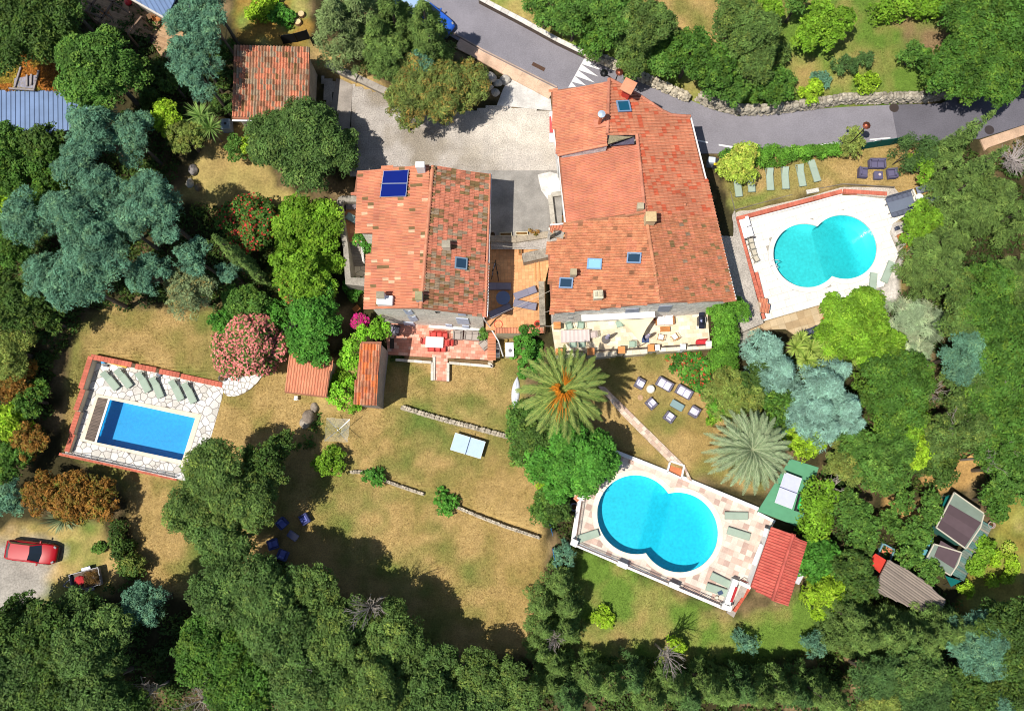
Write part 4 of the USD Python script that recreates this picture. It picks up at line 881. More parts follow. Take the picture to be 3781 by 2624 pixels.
#----------------------------------------------------------------walls of rough stone
def rock(rng,c,s,rz=0.,flat=.7):
    m=trimesh.creation.icosahedron();v=m.vertices*rng.uniform(.72,1.12,(12,1))*np.array(s)*.62;v[:,2]*=1
    ca,sa=math.cos(rz),math.sin(rz);return v @ np.array([[ca,sa,0],[-sa,ca,0],[0,0,1]])+c,m.faces
def stone_wall(label,k,pts,z,h,th,size,col,seed,limit=300,foot=.6,zs=None):
    t=thing('stone_wall',label=label,cat='stone wall');rng=np.random.default_rng(seed);P=GL(k,pts,z);rest=MB();n=0
    for a,b in zip(P[:-1],P[1:]):
        L=np.linalg.norm(b-a);d=(b-a)/L;nn=np.array([-d[1],d[0],0]);rz=math.atan2(d[1],d[0])
        obj('core',MB().beam(a-[0,0,foot/2+.05],b-[0,0,foot/2+.05],th*.7,h+foot-.1),'rubble',t,np.array(col)*.6)
        rows=max(1,round(h/size*1.3))
        for r in list(range(rows))+['top']:
            x=rng.uniform(0,size)
            while x<L:
                s=size*rng.uniform(.7,1.5)
                for side in ((-1,1) if r !='top' else (-.45,.45)):
                    if r !='top' and side>0 and (nn[1]>0)==True and h<.6:continue
                    zz=(h/2 if r=='top' else-h/2+h*(r+.5)/rows)
                    c=a+d*x+nn*side*th*(.38 if r !='top' else .6)+[0,0,zz+rng.uniform(-.03,.03)]
                    v,f=rock(rng,c,(s,th*.7 if r=='top' else size*.8,size*.75),rz+rng.normal(0,.2));cc=np.array(col)*rng.uniform(.72,1.2)
                    if n<limit and r=='top' or n<limit//2:obj('stone',(v,f),'stone',t,cc);n+=1
                    else:rest.add(v,f,cc)
                x+=s*.95
    if rest.n:obj('stones',rest,'stone',t,kind='stuff')
    return t
STN=lin(176,166,148)
stone_wall('low grey stone retaining wall between the upper and middle lawn','l',[(1098,345),(1250,395),(1500,465),(1750,530),(2050,610)],-3.4,.4,.34,.24,STN,61)
stone_wall('short stone stretch of the lower retaining wall beside the round green bush','l',[(672,892),(800,892)],-4.0,.34,.24,.2,STN*1.1,62)
stone_wall('middle stretch of the thin lower retaining wall between two bushes','l',[(945,958),(1080,1010),(1290,1080)],-4.0,.34,.22,.19,STN*1.15,63)
stone_wall('right stretch of the thin pale lower retaining wall','l',[(1555,1182),(1750,1265),(2000,1360),(2262,1445)],-4.0,.34,.22,.19,STN*1.15,64)
stone_wall('dry stone wall along the far side of the road','d',[(-40,690),(70,745),(250,790),(430,790),(600,772),(800,745),(1000,712),(1300,705),(1600,700)],.62,1.15,.5,.42,lin(168,160,144),65)
stone_wall('rubble verge wall above the white road markings','c',[(1110,470),(1300,545),(1550,655),(1800,770),(2050,880)],.5,.9,.5,.4,lin(186,176,156),66)
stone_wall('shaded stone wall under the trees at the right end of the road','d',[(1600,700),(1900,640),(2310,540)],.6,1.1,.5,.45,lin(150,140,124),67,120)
capped('long roadside wall with a pale coping and dark face','c',[((170,-20),(560,185),.75,-.2),((560,185),(860,350),.75,-.2),((860,350),(1125,478),.75,-.2)],body=lin(96,84,76),cap=lin(206,202,194),w=.32,step=.8,mat='rubble',capmat='concrete')
capped('sloping grey rendered wall between the garage and the gravel yard','b',[((850,565),(1130,690),.75,-.3),((1130,690),(1415,825),.55,-.3)],body=lin(140,132,122),cap=lin(168,160,150),w=.5,step=1.2,mat='concrete',capmat='concrete')
for nm,pts in (('boulder',[(265,700,.8),(330,745,.55),(400,720,.7),(255,780,.5),(310,830,.55)]),):
    for i,(x,y,s) in enumerate(pts):
        c=T('c',x,y);rg=np.random.default_rng(70+i);m=trimesh.creation.icosphere(subdivisions=2);v=m.vertices*(1+.35*(meshkit.fbm(m.vertices*1.5+i*7,3,70+i)[:,None]-.5)*2)*[s,s*.8,s*.7]*.75
        obj('boulder',(v+c+[0,0,s*.15],m.faces),'stone',None,lin(176,170,160),smooth=40,label=['big pale boulder nearest the pavement by the white apron','small boulder between two larger ones by the pavement','wide boulder touching the white concrete apron','boulder half under the weeping tree by the apron','lowest boulder beside the white apron'][i],cat='boulder',group=None)
for i,(k,x,y,s) in enumerate([('l',370,350,.6),('l',320,430,.9),('l',290,480,.7),('i',1730,70,.7),('i',1700,190,.6),('i',1770,225,.45)]):
    c=T(k,x,y);m=trimesh.creation.icosphere(subdivisions=2);v=m.vertices*(1+.7*(meshkit.fbm(m.vertices*1.4+i*5,3,80+i)[:,None]-.5))*[s*.6,s*.75,s*.6]
    obj('rock',(v+c+[0,0,s*.2],m.faces),'stone',None,[lin(150,138,124),lin(128,116,104),lin(160,150,136),lin(140,134,132),lin(196,190,176),lin(128,116,96)][i],smooth=40,cat='rock',
        label=['upper dark rock below the salmon roofed shed','largest dark rock at the edge of the dryer lawn','lowest small rock at the edge of the dryer lawn','grey rock at the left tip of the dry upper lawn','pale speckled rock at the left of the upper dry lawn','brown rock right of the pale speckled rock'][i])
#----------------------------------------------------------------balcony and stair on the left of the stone house
bal=thing('balcony',label='stone walled balcony with a stair on the left side of the stone house',cat='balcony')
outer=PG('e',[(400,520),(195,520),(150,545),(138,600),(160,850),(215,1150),(240,1560),(495,1590)],.55);innerp=PG('e',[(430,590),(215,590),(206,620),(225,850),(270,1100),(302,1482),(520,1490)],.55)
obj('parapet',MB().prism(outer.difference(innerp),-3.2,.55),'rubble',bal,lin(150,144,134))
FL=PG('e',[(480,560),(200,560),(215,850),(255,1065),(560,1065)],-.6)
obj('floor',MB().prism(FL,-2.6,-.62),'concrete',bal,lin(150,130,110));lay(bal,'tile','tiles',cut_grid(FL,G('e',300,700,-.6),0,.4,.4,.02),-.6,'paving',pal([lin(206,150,110),lin(196,140,104)]),.03,limit=80)
for i in range(8):
    y0=1062+i*35;zz=-.7-.14*i;obj('step',MB().prism(PG('e',[(255+i*5,y0),(445,y0),(450,y0+38),(262+i*5,y0+38)],zz),zz-.8,zz),'concrete',bal,lin(150,142,134)*RNG.uniform(.9,1.1))
LN=PG('e',[(300,1342),(520,1342),(520,1500),(310,1500)],-1.8);obj('landing',MB().prism(LN,-3,-1.82),'concrete',bal,lin(140,130,118))
lay(bal,'stone','stones',crazy(LN,.45,.04,rng1),-1.8,'paving',pal([lin(226,214,196),lin(214,200,182)],rng=rng1),.04,limit=100)
rl=MB();a,b=G('e',447,1090,-.5),G('e',462,1320,-1.6)
for u in (0.,.45,.9):obj('rail',MB().beam(a+[0,0,u],b+[0,0,u],.05,.05),'paint',bal,WHITE)
for i in range(9):p=a+(b-a)*i/8;obj('baluster',MB().beam(p-[0,0,.2],p+[0,0,.9],.035,.035),'paint',bal,WHITE)
#----------------------------------------------------------------walls and steps between the two houses,terrace parapets,planters
capped('stone wall with planter boxes between the gravel yard and the orange patio','f',[((130,408),(360,415),.3,-.6),((360,415),(680,365),.3,-.6)],body=lin(160,148,130),cap=None,w=.55,mat='rubble')
capped('sloping stone wall with a small arch beside the farmhouse patio stair','f',[((412,575),(620,528),.9,-.6)],body=lin(156,146,130),cap=lin(146,138,126),w=.7,step=.9,mat='rubble',capmat='stone')
capped('grey stone parapet along the right edge of the orange patio','f',[((568,770),(578,1140),.5,-2.8)],body=lin(140,130,116),cap=lin(140,132,118),w=.4,step=.7,mat='rubble',capmat='stone')
capped('pair of low kerbs on the orange patio by the farmhouse door','f',[((513,590),(515,765),-.22,-.5),((545,590),(550,765),-.22,-.5)],body=lin(206,150,100),cap=None,w=.12)
capped('grey stone wall round the sunken stair at the farmhouse west door','f',[((640,45),(668,290),.5,-.3),((655,40),(745,30),.5,-.3)],body=lin(160,152,140),cap=lin(170,164,152),w=.3,step=.8,mat='rubble',capmat='concrete')
sc=MB()
tw=thing('tiled_wall',label='wall capped with salmon barrel tiles at the bottom of the orange patio',cat='wall')
for pts,zt,gx,gy in (([(172,1165),(595,1150),(595,1190),(180,1212)],.1,.0,.25),):
    P=PG('f',pts,zt);tiled(tw,P,np.array([gx,gy,zt-gx*P.centroid.x-gy*P.centroid.y]),tcol([SALMON2,SALMON],[.5,.5]),.45,.24,.09,limit=60);obj('wall_body',MB().prism(P.buffer(-.05),-3.3,zt-.1),'plaster',tw,lin(206,190,160))
tw=thing('tiled_wall',label='wall capped with salmon barrel tiles at the right end of the pink terrace',cat='wall')
P=PG('g',[(1935,600),(1995,600),(2005,760),(1985,1075),(1915,1060),(1930,800)],-1.6);tiled(tw,P,np.array([.15,0,-1.6-.15*P.centroid.x]),tcol([ORANGE*.95,SALMON],[.6,.4]),.7,.24,.09,limit=60);obj('wall_body',MB().prism(P.buffer(-.05),-3.6,-1.7),'plaster',tw,lin(206,180,150))
capped('pale planter kerb left of the pink terrace steps','g',[((830,1045),(1255,1078),-2.8,-3.5),((1262,1075),(1262,1288),-2.8,-3.5),((1285,1010),(1282,1285),-2.85,-3.3)],body=lin(190,184,172),cap=lin(204,198,186),w=.13,step=.9,mat='concrete',capmat='concrete')
capped('pale planter kerb right of the pink terrace steps','g',[((1450,1080),(1448,1300),-2.8,-3.5),((1460,1082),(1975,1125),-2.8,-3.5),((1925,1075),(1975,1125),-2.8,-3.5)],body=lin(190,184,172),cap=lin(204,198,186),w=.13,step=.9,mat='concrete',capmat='concrete')
for pts,lb in (([(940,1000),(1275,1022),(1250,1070),(940,1040)],'soil'),([(1450,1030),(1930,1062),(1930,1115),(1460,1076)],'soil')):obj('planting_bed',MB().prism(PG('g',pts,-2.95),-3.4,-2.92),'soil',None,lin(110,90,64),kind='structure')
capped('cream parapet along the front of the big cream terrace','f',[((690,1402),(930,1388),-.95,-3.0),((1015,1395),(1205,1375),-.95,-3.0),((1275,1375),(1460,1360),-.95,-3.0),((1560,1345),(1735,1335),-.95,-3.),((1790,1330),(2000,1318),-.95,-3.)],body=lin(196,186,166),cap=lin(226,214,190),w=.3,step=.6,mat='rubble')
for x,y,c,lb in ((700,1140,0,'orange capped pillar at the left end of the cream terrace by the house'),(718,1365,0,'orange capped pillar at the bottom left corner of the cream terrace'),(985,1362,0,'orange capped pillar left of the middle opening of the terrace parapet'),(1243,1348,0,'orange capped pillar in the middle of the terrace parapet'),(1495,1330,0,'small orange capped pillar right of the sail post'),
                    (1540,1328,1,'white pillar beside the small orange capped one'),(1760,1322,1,'white pillar right of centre in the terrace parapet'),(1978,1298,1,'white pillar at the right end of the terrace parapet')):
    p=G('f',x,y,-.45);tp=thing('pillar',(p[0],p[1],0),0,lb,'pillar');w_=.62 if not c else .5
    obj('shaft',MB().box((0,0,-1.75),(w_-.08,w_-.08,2.5),0),'rubble' if not c else 'plaster',tp,lin(180,170,150) if not c else WHITE);obj('cap',MB().box((0,0,-.48),(w_,w_,.08),0,ch=.02),'paving',tp,lin(206,138,84) if not c else WHITE)
for (a,b,lb) in (((765,1372),(930,1370),'left'),((1025,1360),(1205,1355),'second'),((1280,1350),(1455,1340),'third'),((1575,1330),(1730,1322),'fourth'),((1795,1320),(1950,1312),'right')):
    railing({'left':'leftmost','second':'second from left','third':'third from left','fourth':'fourth from left','right':'rightmost'}[lb]+' dark railing section of the cream terrace parapet','f',a,b,-.95,.55,.13,col=(.14,.11,.1))
#----------------------------------------------------------------plants
def leaves(rng,C,R,dens,ln,wd,col,col2=None,mix2=.25,up=.4,out=.8,jit=.55,low=-.35,point=.35,flat=1.,shell=(.72,1.06),cvar=.36):
    R=np.asarray(R);ln=ln*1.12;n=np.maximum(6,(dens*.92*R**2).astype(int));own=np.repeat(np.arange(len(R)),n);N=len(own)
    d=rng.normal(size=(N,3));d/=np.linalg.norm(d,axis=1)[:,None]
    d[:,2]=np.where(d[:,2]<low,-d[:,2],d[:,2])
    s=rng.uniform(*shell,N)
    p=C[own]+d*[1,1,flat]*(R[own]*s)[:,None]
    nn=d*out+[0,0,up]+rng.normal(0,jit,(N,3));nn/=np.linalg.norm(nn,axis=1)[:,None]
    t=rng.normal(size=(N,3))*(1-point)+d*point*1.6;t-=nn*(t*nn).sum(1)[:,None];t/=np.maximum(np.linalg.norm(t,axis=1),1e-6)[:,None]
    b=np.cross(nn,t);L=(ln*rng.uniform(.7,1.3,N))[:,None];W=(wd*rng.uniform(.7,1.3,N))[:,None]
    v=np.stack([p-t*L*.5,p+b*W*.5+t*L*.06,p+t*L*.5-nn*L*.08,p-b*W*.5+t*L*.06],1).reshape(-1,3)
    i=np.arange(N)*4;f=np.concatenate([np.c_[i,i+3,i+2],np.c_[i,i+2,i+1]])
    cf=rng.uniform(1-cvar,1+cvar,len(R))[own]*rng.uniform(.8,1.2,N);base=np.tile(np.asarray(col,float),(N,1))
    if col2 is not None:
        m=np.clip(rng.uniform(-.5,1.5,len(R))[own]*.6+rng.uniform(0,1,N)*.6-(1-mix2),0,1)*1.2;base=base+(np.asarray(col2)-base)*np.clip(m,0,1)[:,None]
    return v,f,np.repeat(base*cf[:,None],4,0)
def dome(rng,c,r,v,k=1.0,fill=.1):       # clumps grouped in uneven boughs over a lumpy dome,dark gaps between the boughs
    m=int(5+3.2*r);z=(np.arange(m)+.5)/m*1.12-.12;a=np.arange(m)*2.39996+rng.uniform(0,6)+rng.normal(0,.35,m);q=np.sqrt(np.clip(1-z**2,0,1));rad=rng.uniform(.5,.78,m)+.1*np.sin(a*2+rng.uniform(0,6))
    B=np.c_[q*np.cos(a)*r*rad,q*np.sin(a)*r*rad,np.clip(z,-.1,1)*v*rng.uniform(.6,.95,m)];BR=r*rng.uniform(.26,.46,m)
    n=np.maximum(5,((7+22*BR)*k*rng.uniform(.7,1.2,m)).astype(int));own=np.repeat(np.arange(m),n);N=len(own);d=rng.normal(size=(N,3));d/=np.linalg.norm(d,axis=1)[:,None];d[:,2]=np.where(d[:,2]<-.3,-d[:,2],d[:,2])
    s=np.where(rng.uniform(size=N)<fill,rng.uniform(.2,.8,N),rng.uniform(.85,1.12,N));R=np.clip(BR[own]*rng.uniform(.3,.52,N),.16,.62)
    return c+B[own]+d*[1,1,.8]*(BR[own]*s)[:,None],R
TYPES={'reed':(lin(166,186,148),lin(196,200,166),.4,.9,.05,330,dict(point=.2,up=.9)),   # colour,second colour,share,leaf length,width,density,extras
    'dark':(lin(72,101,43),lin(102,121,47),.3,.24,.12,300,{}),'oak':(lin(93,121,58),lin(127,141,62),.3,.2,.1,380,{}),
    'forest':(lin(83,113,55),lin(113,135,66),.35,.24,.11,300,{}),'teal':(lin(98,142,114),lin(124,158,112),.3,.24,.07,380,dict(point=.5)),
    'cedar':(lin(150,190,172),lin(108,146,124),.35,.36,.055,300,dict(point=.7)),'bright':(lin(111,153,41),lin(140,171,53),.3,.22,.14,320,{}),
    'mid':(lin(85,125,51),lin(116,146,58),.3,.22,.12,330,{}),'lime':(lin(145,182,44),lin(164,185,60),.3,.2,.12,340,{}),
    'olive':(lin(128,147,70),lin(151,149,70),.35,.2,.07,430,{}),'rust':(lin(153,109,48),lin(106,120,48),.45,.22,.11,320,{}),
    'weep':(lin(118,136,68),lin(180,138,70),.3,.3,.07,420,dict(point=-.2)),'vine':(lin(119,176,44),lin(147,194,60),.35,.2,.14,420,{}),
    'conifer':(lin(100,128,62),lin(124,146,72),.35,.32,.07,420,dict(point=.7)),'darkcon':(lin(76,108,56),lin(100,130,64),.3,.3,.07,430,dict(point=.7)),
    'greycon':(lin(128,147,92),lin(106,135,70),.35,.32,.07,420,dict(point=.6)),'hedge':(lin(93,144,46),lin(115,162,54),.3,.16,.09,620,{}),
    'pale':(lin(164,189,72),lin(192,185,88),.4,.2,.12,360,{}),'grey':(lin(140,160,112),lin(175,140,70),.3,.2,.07,380,{}),
    'green':(lin(80,138,49),lin(105,158,57),.3,.24,.14,330,{}),'far':(lin(76,115,43),lin(107,135,45),.35,.22,.12,330,{})}
def trunk(t,c,h,r,rng,lean=(0,0),limbs=4,reach=1.,top=None,col=(.10,.08,.06)):
    m=MB();e=np.array([lean[0],lean[1],h])
    m.tube([np.array([0,0,-.3]),e*.35+[.05,.02,0],e*.7,e],r*1.25,7,None,r*.45)
    for i in range(limbs):
        a=2*math.pi*(i+rng.uniform(0,.5))/max(limbs,1);s=e*rng.uniform(.45,.7);q=np.array([math.cos(a)*min(reach,h*.4),math.sin(a)*min(reach,h*.4),h*.2])
        m.tube([s,s+q*.5,s+q],r*.5,5,None,r*.15)
    obj('trunk',m,'bark',t,col)
NT=[0]
def tree(k,x,y,rpx,h,typ,label,name='tree',cat='tree',vert=.8,group=None,extra=None,kdens=1.,dots=None,crk=1.):
    NT[0]+=1;rng=np.random.default_rng(1000+NT[0]);r=rpx*.0378*1.1;g=T(k,x,y,h*.62);t=thing(name,g,0,label,cat,group)
    c1,c2,mx,ln,wd,den,ex=TYPES[typ];v=min(r*vert,h*.62);con=typ in ('conifer','darkcon','greycon','cedar') and vert>1.
    if con:                                       # tiers of sprays narrowing to the tip
        n=int((26+46*r)*crk);u=rng.uniform(0,1,n)**.8;a=rng.uniform(0,2*math.pi,n);rr=r*(1-u)**.75*rng.uniform(.55,1.,n)
        C=np.c_[rr*np.cos(a),rr*np.sin(a),h*(.12+.84*u)];R=np.clip(r*rng.uniform(.15,.27,n)*(1.1-.6*u),.18,.6)
    else:C,R=dome(rng,np.array([0,0,h-v]),r,v,k=crk*1.15)
    ex={**ex,**(extra or {})}
    vv,ff,tt=leaves(rng,C,R,den*kdens,ln,wd,c1,c2,mx,**ex)
    trunk(t,g,max(h-v*(.4 if not con else .2),.4),min(.05+r*.05,.26),rng,limbs=0 if con else 4,reach=r*.45)
    obj('crown',(vv,ff),'needle' if typ in ('conifer','darkcon','greycon','cedar') else 'leaf',t,tt)
    if dots is not None:
        dv,df,dt=leaves(rng,C,R,dots[1],.2,.18,dots[0],None,shell=(.98,1.1),cvar=.15,low=0.);obj('blossom',(dv,df),'leaf',t,dt,kind='stuff')
    return t
def bush(k,x,y,rpx,h,typ,label,name='shrub',cat='shrub',**kw):return tree(k,x,y,rpx,h,typ,label,name,cat,kw.pop('vert',.85),**kw)
def hedge(k,pts,w,h,typ,label,seed,name='hedge',cat='hedge',cs=.34,taper=0.,extra=None,den=1.):
    rng=np.random.default_rng(seed);P=np.array([T(k,x,y,h*.8) for x,y in pts]);t=thing(name,(0,0,0),0,label,cat);C,R=[],[];st=MB()
    for a,b in zip(P[:-1],P[1:]):
        L=np.linalg.norm((b-a)[:2]);d=(b-a)/L;nn=np.array([-d[1],d[0],0]);n=int(L*(w+h*.8)*7/(cs/.34)**2)+6
        u,s,z=rng.uniform(-.1,L+.1,n),rng.uniform(-1,1,n),rng.uniform(.1,1,n)
        on=rng.uniform(size=n)<w/(w+h);z=np.where(on,1.,z);s=np.where(on,s,np.sign(s));s=s*(1-taper*z)
        C.append(a+d*u[:,None]+nn*(s*(w/2-cs*.6))[:,None]+np.c_[np.zeros((n,2)),z*(h-cs*.7)]+rng.normal(0,.06,(n,3)));R.append(cs*rng.uniform(.75,1.25,n))
        for q in np.arange(.3,L,1.2):st.tube([a+d*q-[0,0,.2],a+d*q+[0,0,h*.6]],.05,5)
    c1,c2,mx,ln,wd,dn,ex=TYPES[typ];vv,ff,tt=leaves(rng,np.vstack(C),np.concatenate(R),dn*den,ln,wd,c1,c2,mx,**{**ex,**(extra or {})})
    obj('stem',st,'bark',t,(.1,.08,.06),kind='stuff');obj('foliage',(vv,ff),'leaf' if 'con' not in typ else 'needle',t,tt);return t
def mass(k,pts,h,typ,label,seed,name='shrub',cat='shrub',cs=.4,den=1.,z=None,hv=.35,dots=None,extra=None):  # a shrub or climber that covers a plot
    rng=np.random.default_rng(seed);g0=T(k,*np.mean(pts,0),h);P=PG(k,pts,g0[2]+h if z is None else z);n=int(P.area*3.2/(cs/.4)**2)+8;x0,y0,x1,y1=P.bounds
    q=np.c_[rng.uniform(x0,x1,n*4),rng.uniform(y0,y1,n*4)];q=q[shapely.contains_xy(P,q[:,0],q[:,1])][:n];t=thing(name,(0,0,0),0,label,cat)
    d=np.clip(shapely.distance(shapely.points(q),P.exterior)/.9,.25,1);zb=zg(q[:,0],q[:,1]) if z is None else np.full(len(q),z-h)
    C=np.c_[q,zb+h*d*rng.uniform(1-hv,1,len(q))-cs*.5];R=cs*rng.uniform(.7,1.3,len(q));c1,c2,mx,ln,wd,dn,ex=TYPES[typ]
    vv,ff,tt=leaves(rng,C,R,dn*den,ln,wd,c1,c2,mx,**{**ex,**(extra or {})});st=MB();pick=rng.permutation(len(q))[:max(3,len(q)//12)]
    for i in pick:st.tube([[q[i,0],q[i,1],zb[i]-.2],[q[i,0]+.1,q[i,1],C[i,2]]],.04,5)
    obj('stem',st,'bark',t,(.1,.08,.06),kind='stuff');obj('foliage',(vv,ff),'leaf',t,tt)
    if dots is not None:dv,df,dt=leaves(rng,C,R,dots[1],.16,.15,dots[0],None,shell=(.98,1.12),cvar=.15,low=0.);obj('blossom',(dv,df),'leaf',t,dt,kind='stuff')
    return t
def cypress(k,tip,h,r,typ,label,seed,name='cypress_tree'):
    rng=np.random.default_rng(seed);z=-2.
    for _ in range(8):p=G(k,*tip,z+h);z=.4*z+.6*float(zg(*p[:2]))
    p[2]=z;t=thing(name,p,0,label,'cypress');n=int(60*h*r/4)+50;u=rng.uniform(0,1,n);a=rng.uniform(0,2*math.pi,n);rr=r*np.minimum(1,(1-u)*2.2)**.8*rng.uniform(.5,.85,n)*np.minimum(1,.5+u*3)
    C=np.c_[rr*np.cos(a),rr*np.sin(a),.3+(h-.3)*u];R=np.clip(r*.42*np.minimum(1,.25+(1-u)*1.6),.15,.7)
    c1,c2,mx,ln,wd,dn,ex=TYPES[typ];vv,ff,tt=leaves(rng,C,R,dn*1.1,.26,.06,c1,c2,mx,point=.6,up=.8)
    trunk(t,p,h*.8,.14,rng,limbs=0);obj('crown',(vv,ff),'needle',t,tt);return t
def bare(k,x,y,rpx,h,label,seed,col=(.34,.30,.26),name='dead_tree',cat='dead tree',n=26):
    rng=np.random.default_rng(seed);g=T(k,x,y,h*.7);t=thing(name,g,0,label,cat);r=rpx*.0378;m=MB()
    m.tube([[0,0,-.2],[.1,.05,h*.4],[.05,.1,h*.7]],.12,6,None,.06);obj('trunk',m,'bark',t,np.array(col)*.7);m=MB()
    for i in range(n):
        a=rng.uniform(0,2*math.pi);L=r*rng.uniform(.5,1.05);z0=h*rng.uniform(.35,.7);e=np.array([math.cos(a)*L,math.sin(a)*L,h*rng.uniform(.7,1.)]);s=np.array([.05,.05,z0]);mid=(s+e)/2+rng.normal(0,.12,3)
        m.tube([s,mid,e],.045,4,None,.012)
        for _ in range(4):
            q=s+(e-s)*rng.uniform(.4,.95);m.tube([q,q+rng.normal(0,.28,3)*r*.5+(e-s)*.15],.02,4,None,.006)
    obj('branches',m,'bark',t,col,kind='stuff');return t
def palm(k,x,y,rpx,h,n,c1,c2,label,seed,fruit=False):
    rng=np.random.default_rng(seed);g=T(k,x,y,h);t=thing('palm_tree',g,0,label,'palm tree');r=rpx*.0378
    m=MB();zz=np.linspace(-.3,h-.3,14)
    m.lathe([(.34+(.07 if i % 2 else 0),z) for i,z in enumerate(zz)]+[(.5,h-.25),(.3,h)],(0,0,0),14);obj('trunk',m,'bark',t,(.16,.12,.08))
    for i in range(n):
        a=i*2.39996+rng.normal(0,.08);lay_=i/n;L=r*(1.02-.35*(1-lay_)**2)*rng.uniform(.92,1.05);el=1.15-1.15*lay_
        d=np.array([math.cos(a),math.sin(a),0.]);m=15;s=np.linspace(0,1,m)
        hor=L*s*(.35+.65*(1-el/1.6)) if el>.9 else L*s
        rise=L*(math.sin(el)*s*.8-(.38+.3*lay_)*s**2.0)
        pts=np.c_[np.outer(hor,d[:2]),h+rise];mb=MB();mb.tube(pts,.035,4,np.array(c2)*1.1,.008)
        tang=np.gradient(pts,axis=0);tang/=np.linalg.norm(tang,axis=1)[:,None]
        nl=int(L/.055);sv,V,F,Cc=np.linspace(.08,.995,nl),[],[],[]
        for side in (-1,1):
            idx_=sv*(m-1);lo=np.minimum(idx_.astype(int),m-2);fr=(idx_-lo)[:,None];p=pts[lo]*(1-fr)+pts[lo+1]*fr;tg=tang[lo]
            sd=np.cross(tg,[0,0,1.]);sd/=np.linalg.norm(sd,axis=1)[:,None];ll=(.5*np.sin(np.pi*np.clip(sv*.86+.12,0,1))**.7*(L/3.4)*rng.uniform(.85,1.1,nl))[:,None]
            dr=side*sd*.62+tg*.72+np.array([0,0,.26])+rng.normal(0,.07,(nl,3));dr/=np.linalg.norm(dr,axis=1)[:,None]
            tip=p+dr*ll-np.array([0,0,.10])*ll;w=tg*.05
            V.append(np.stack([p-w*.5,p+w*.5,(p+tip)/2+w*.6+[0,0,.015],tip,(p+tip)/2-w*.6],1).reshape(-1,3));Cc.append(np.repeat((np.array(c1)*rng.uniform(.7,1.25,(nl,1))+(np.array(c2)-np.array(c1))*rng.uniform(0,.5,(nl,1))),5,0))
        V=np.vstack(V);N=len(V)//5;q=np.arange(N)*5;F=np.concatenate([np.c_[q,q+1,q+2],np.c_[q,q+2,q+4],np.c_[q+4,q+2,q+3]]);mb.v.append(V);mb.f.append(F+mb.n);mb.n+=len(V);mb.t.append(np.vstack(Cc))
        obj('frond',mb,'leaf',t,c1)
    if fruit:
        for i,(fx,fy) in enumerate(((-60,55),(-30,95),(60,115),(95,60),(45,-150),(-75,-40),(-105,10),(-60,220))):
            a=math.atan2(-fy,fx);L=math.hypot(fx,fy)*.0095;mb=MB()
            for _ in range(34):
                aa=a+rng.normal(0,.22);e=np.array([math.cos(aa)*L*rng.uniform(.6,1.2),math.sin(aa)*L*rng.uniform(.6,1.2),h+.75-L*.12+rng.normal(0,.14)]);mb.tube([[math.cos(a)*.3,math.sin(a)*.3,h+.55],[(e[0])*.6,e[1]*.6,e[2]+.25],e],.02,4,lin(206,130,36)*rng.uniform(.7,1.2),.014)
            obj('date_cluster',mb,'leaf',t,lin(226,140,30))
    return t
def spiky(k,x,y,rpx,h,n,c1,c2,label,seed,name='yucca',cat='yucca',wd=.07,droop=.5):
    rng=np.random.default_rng(seed);g=T(k,x,y,h);t=thing(name,g,0,label,cat);r=rpx*.0378
    obj('trunk',MB().tube([[0,0,-.2],[.03,0,h*.6],[0,0,h]],.11,7,None,.08),'bark',t,(.2,.16,.12));V,F,Cc=[],[],[]
    for i in range(n):
        a,e=rng.uniform(0,2*math.pi),rng.uniform(-.15,1.35);L=r*rng.uniform(.8,1.1)/max(math.cos(e),.55)*.95;d=np.array([math.cos(a)*math.cos(e),math.sin(a)*math.cos(e),math.sin(e)]);sd=np.array([-math.sin(a),math.cos(a),0])*wd*.5;b=len(V)*0
        p=[np.array([0,0,h])+d*L*s-[0,0,droop*L*.45*s*s] for s in (0.04,.4,.75,1.)]
        o=len(V);V+=[p[0]-sd*.6,p[0]+sd*.6,p[1]-sd,p[1]+sd,p[2]-sd*.7,p[2]+sd*.7,p[3]];F+=[(o,o+1,o+3),(o,o+3,o+2),(o+2,o+3,o+5),(o+2,o+5,o+4),(o+4,o+5,o+6)]
        cc=np.array(c1)+(np.array(c2)-np.array(c1))*rng.uniform(0,1);Cc+=[cc*rng.uniform(.8,1.2)]*7
    obj('leaves',(np.array(V),np.array(F)),'leaf',t,np.array(Cc),kind='stuff');return t

#--left wood
t_=tree
t_('D',85,60,100,9,'dark','big dark tree filling the top left corner of the picture');t_('D',60,5,70,8,'dark','dark tree on the top edge above the rust coloured flat roof');t_('D',160,20,46,8,'dark','dark tree left of the wooden pergola')
t_('a',980,680,70,9,'mid','large mid green tree right of the rust coloured flat roof');t_('a',900,920,40,8,'mid','green tree overhanging the right end of the blue metal roof')
for x,y,r,l in ((1950,120,42,'topmost blue green tree right of the wooden deck'),(1780,330,42,'blue green tree at the lower tip of the wooden deck'),(1980,330,34,'blue green tree just above the garage corner'),(1800,560,46,'blue green tree left of the upper part of the garage'),(1870,780,44,'blue green tree left of the lower part of the garage')):t_('a',x,y,r,8.5,'teal',l)
t_('a',1560,770,30,4,'dark','dark shrub in the shade left of the garage trees',crk=.7);t_('a',1500,1080,36,4.5,'lime','yellow green tree in the gap left of the garage');t_('a',1680,1250,40,4,'olive','olive green shrub below the bamboo tuft near the garage')
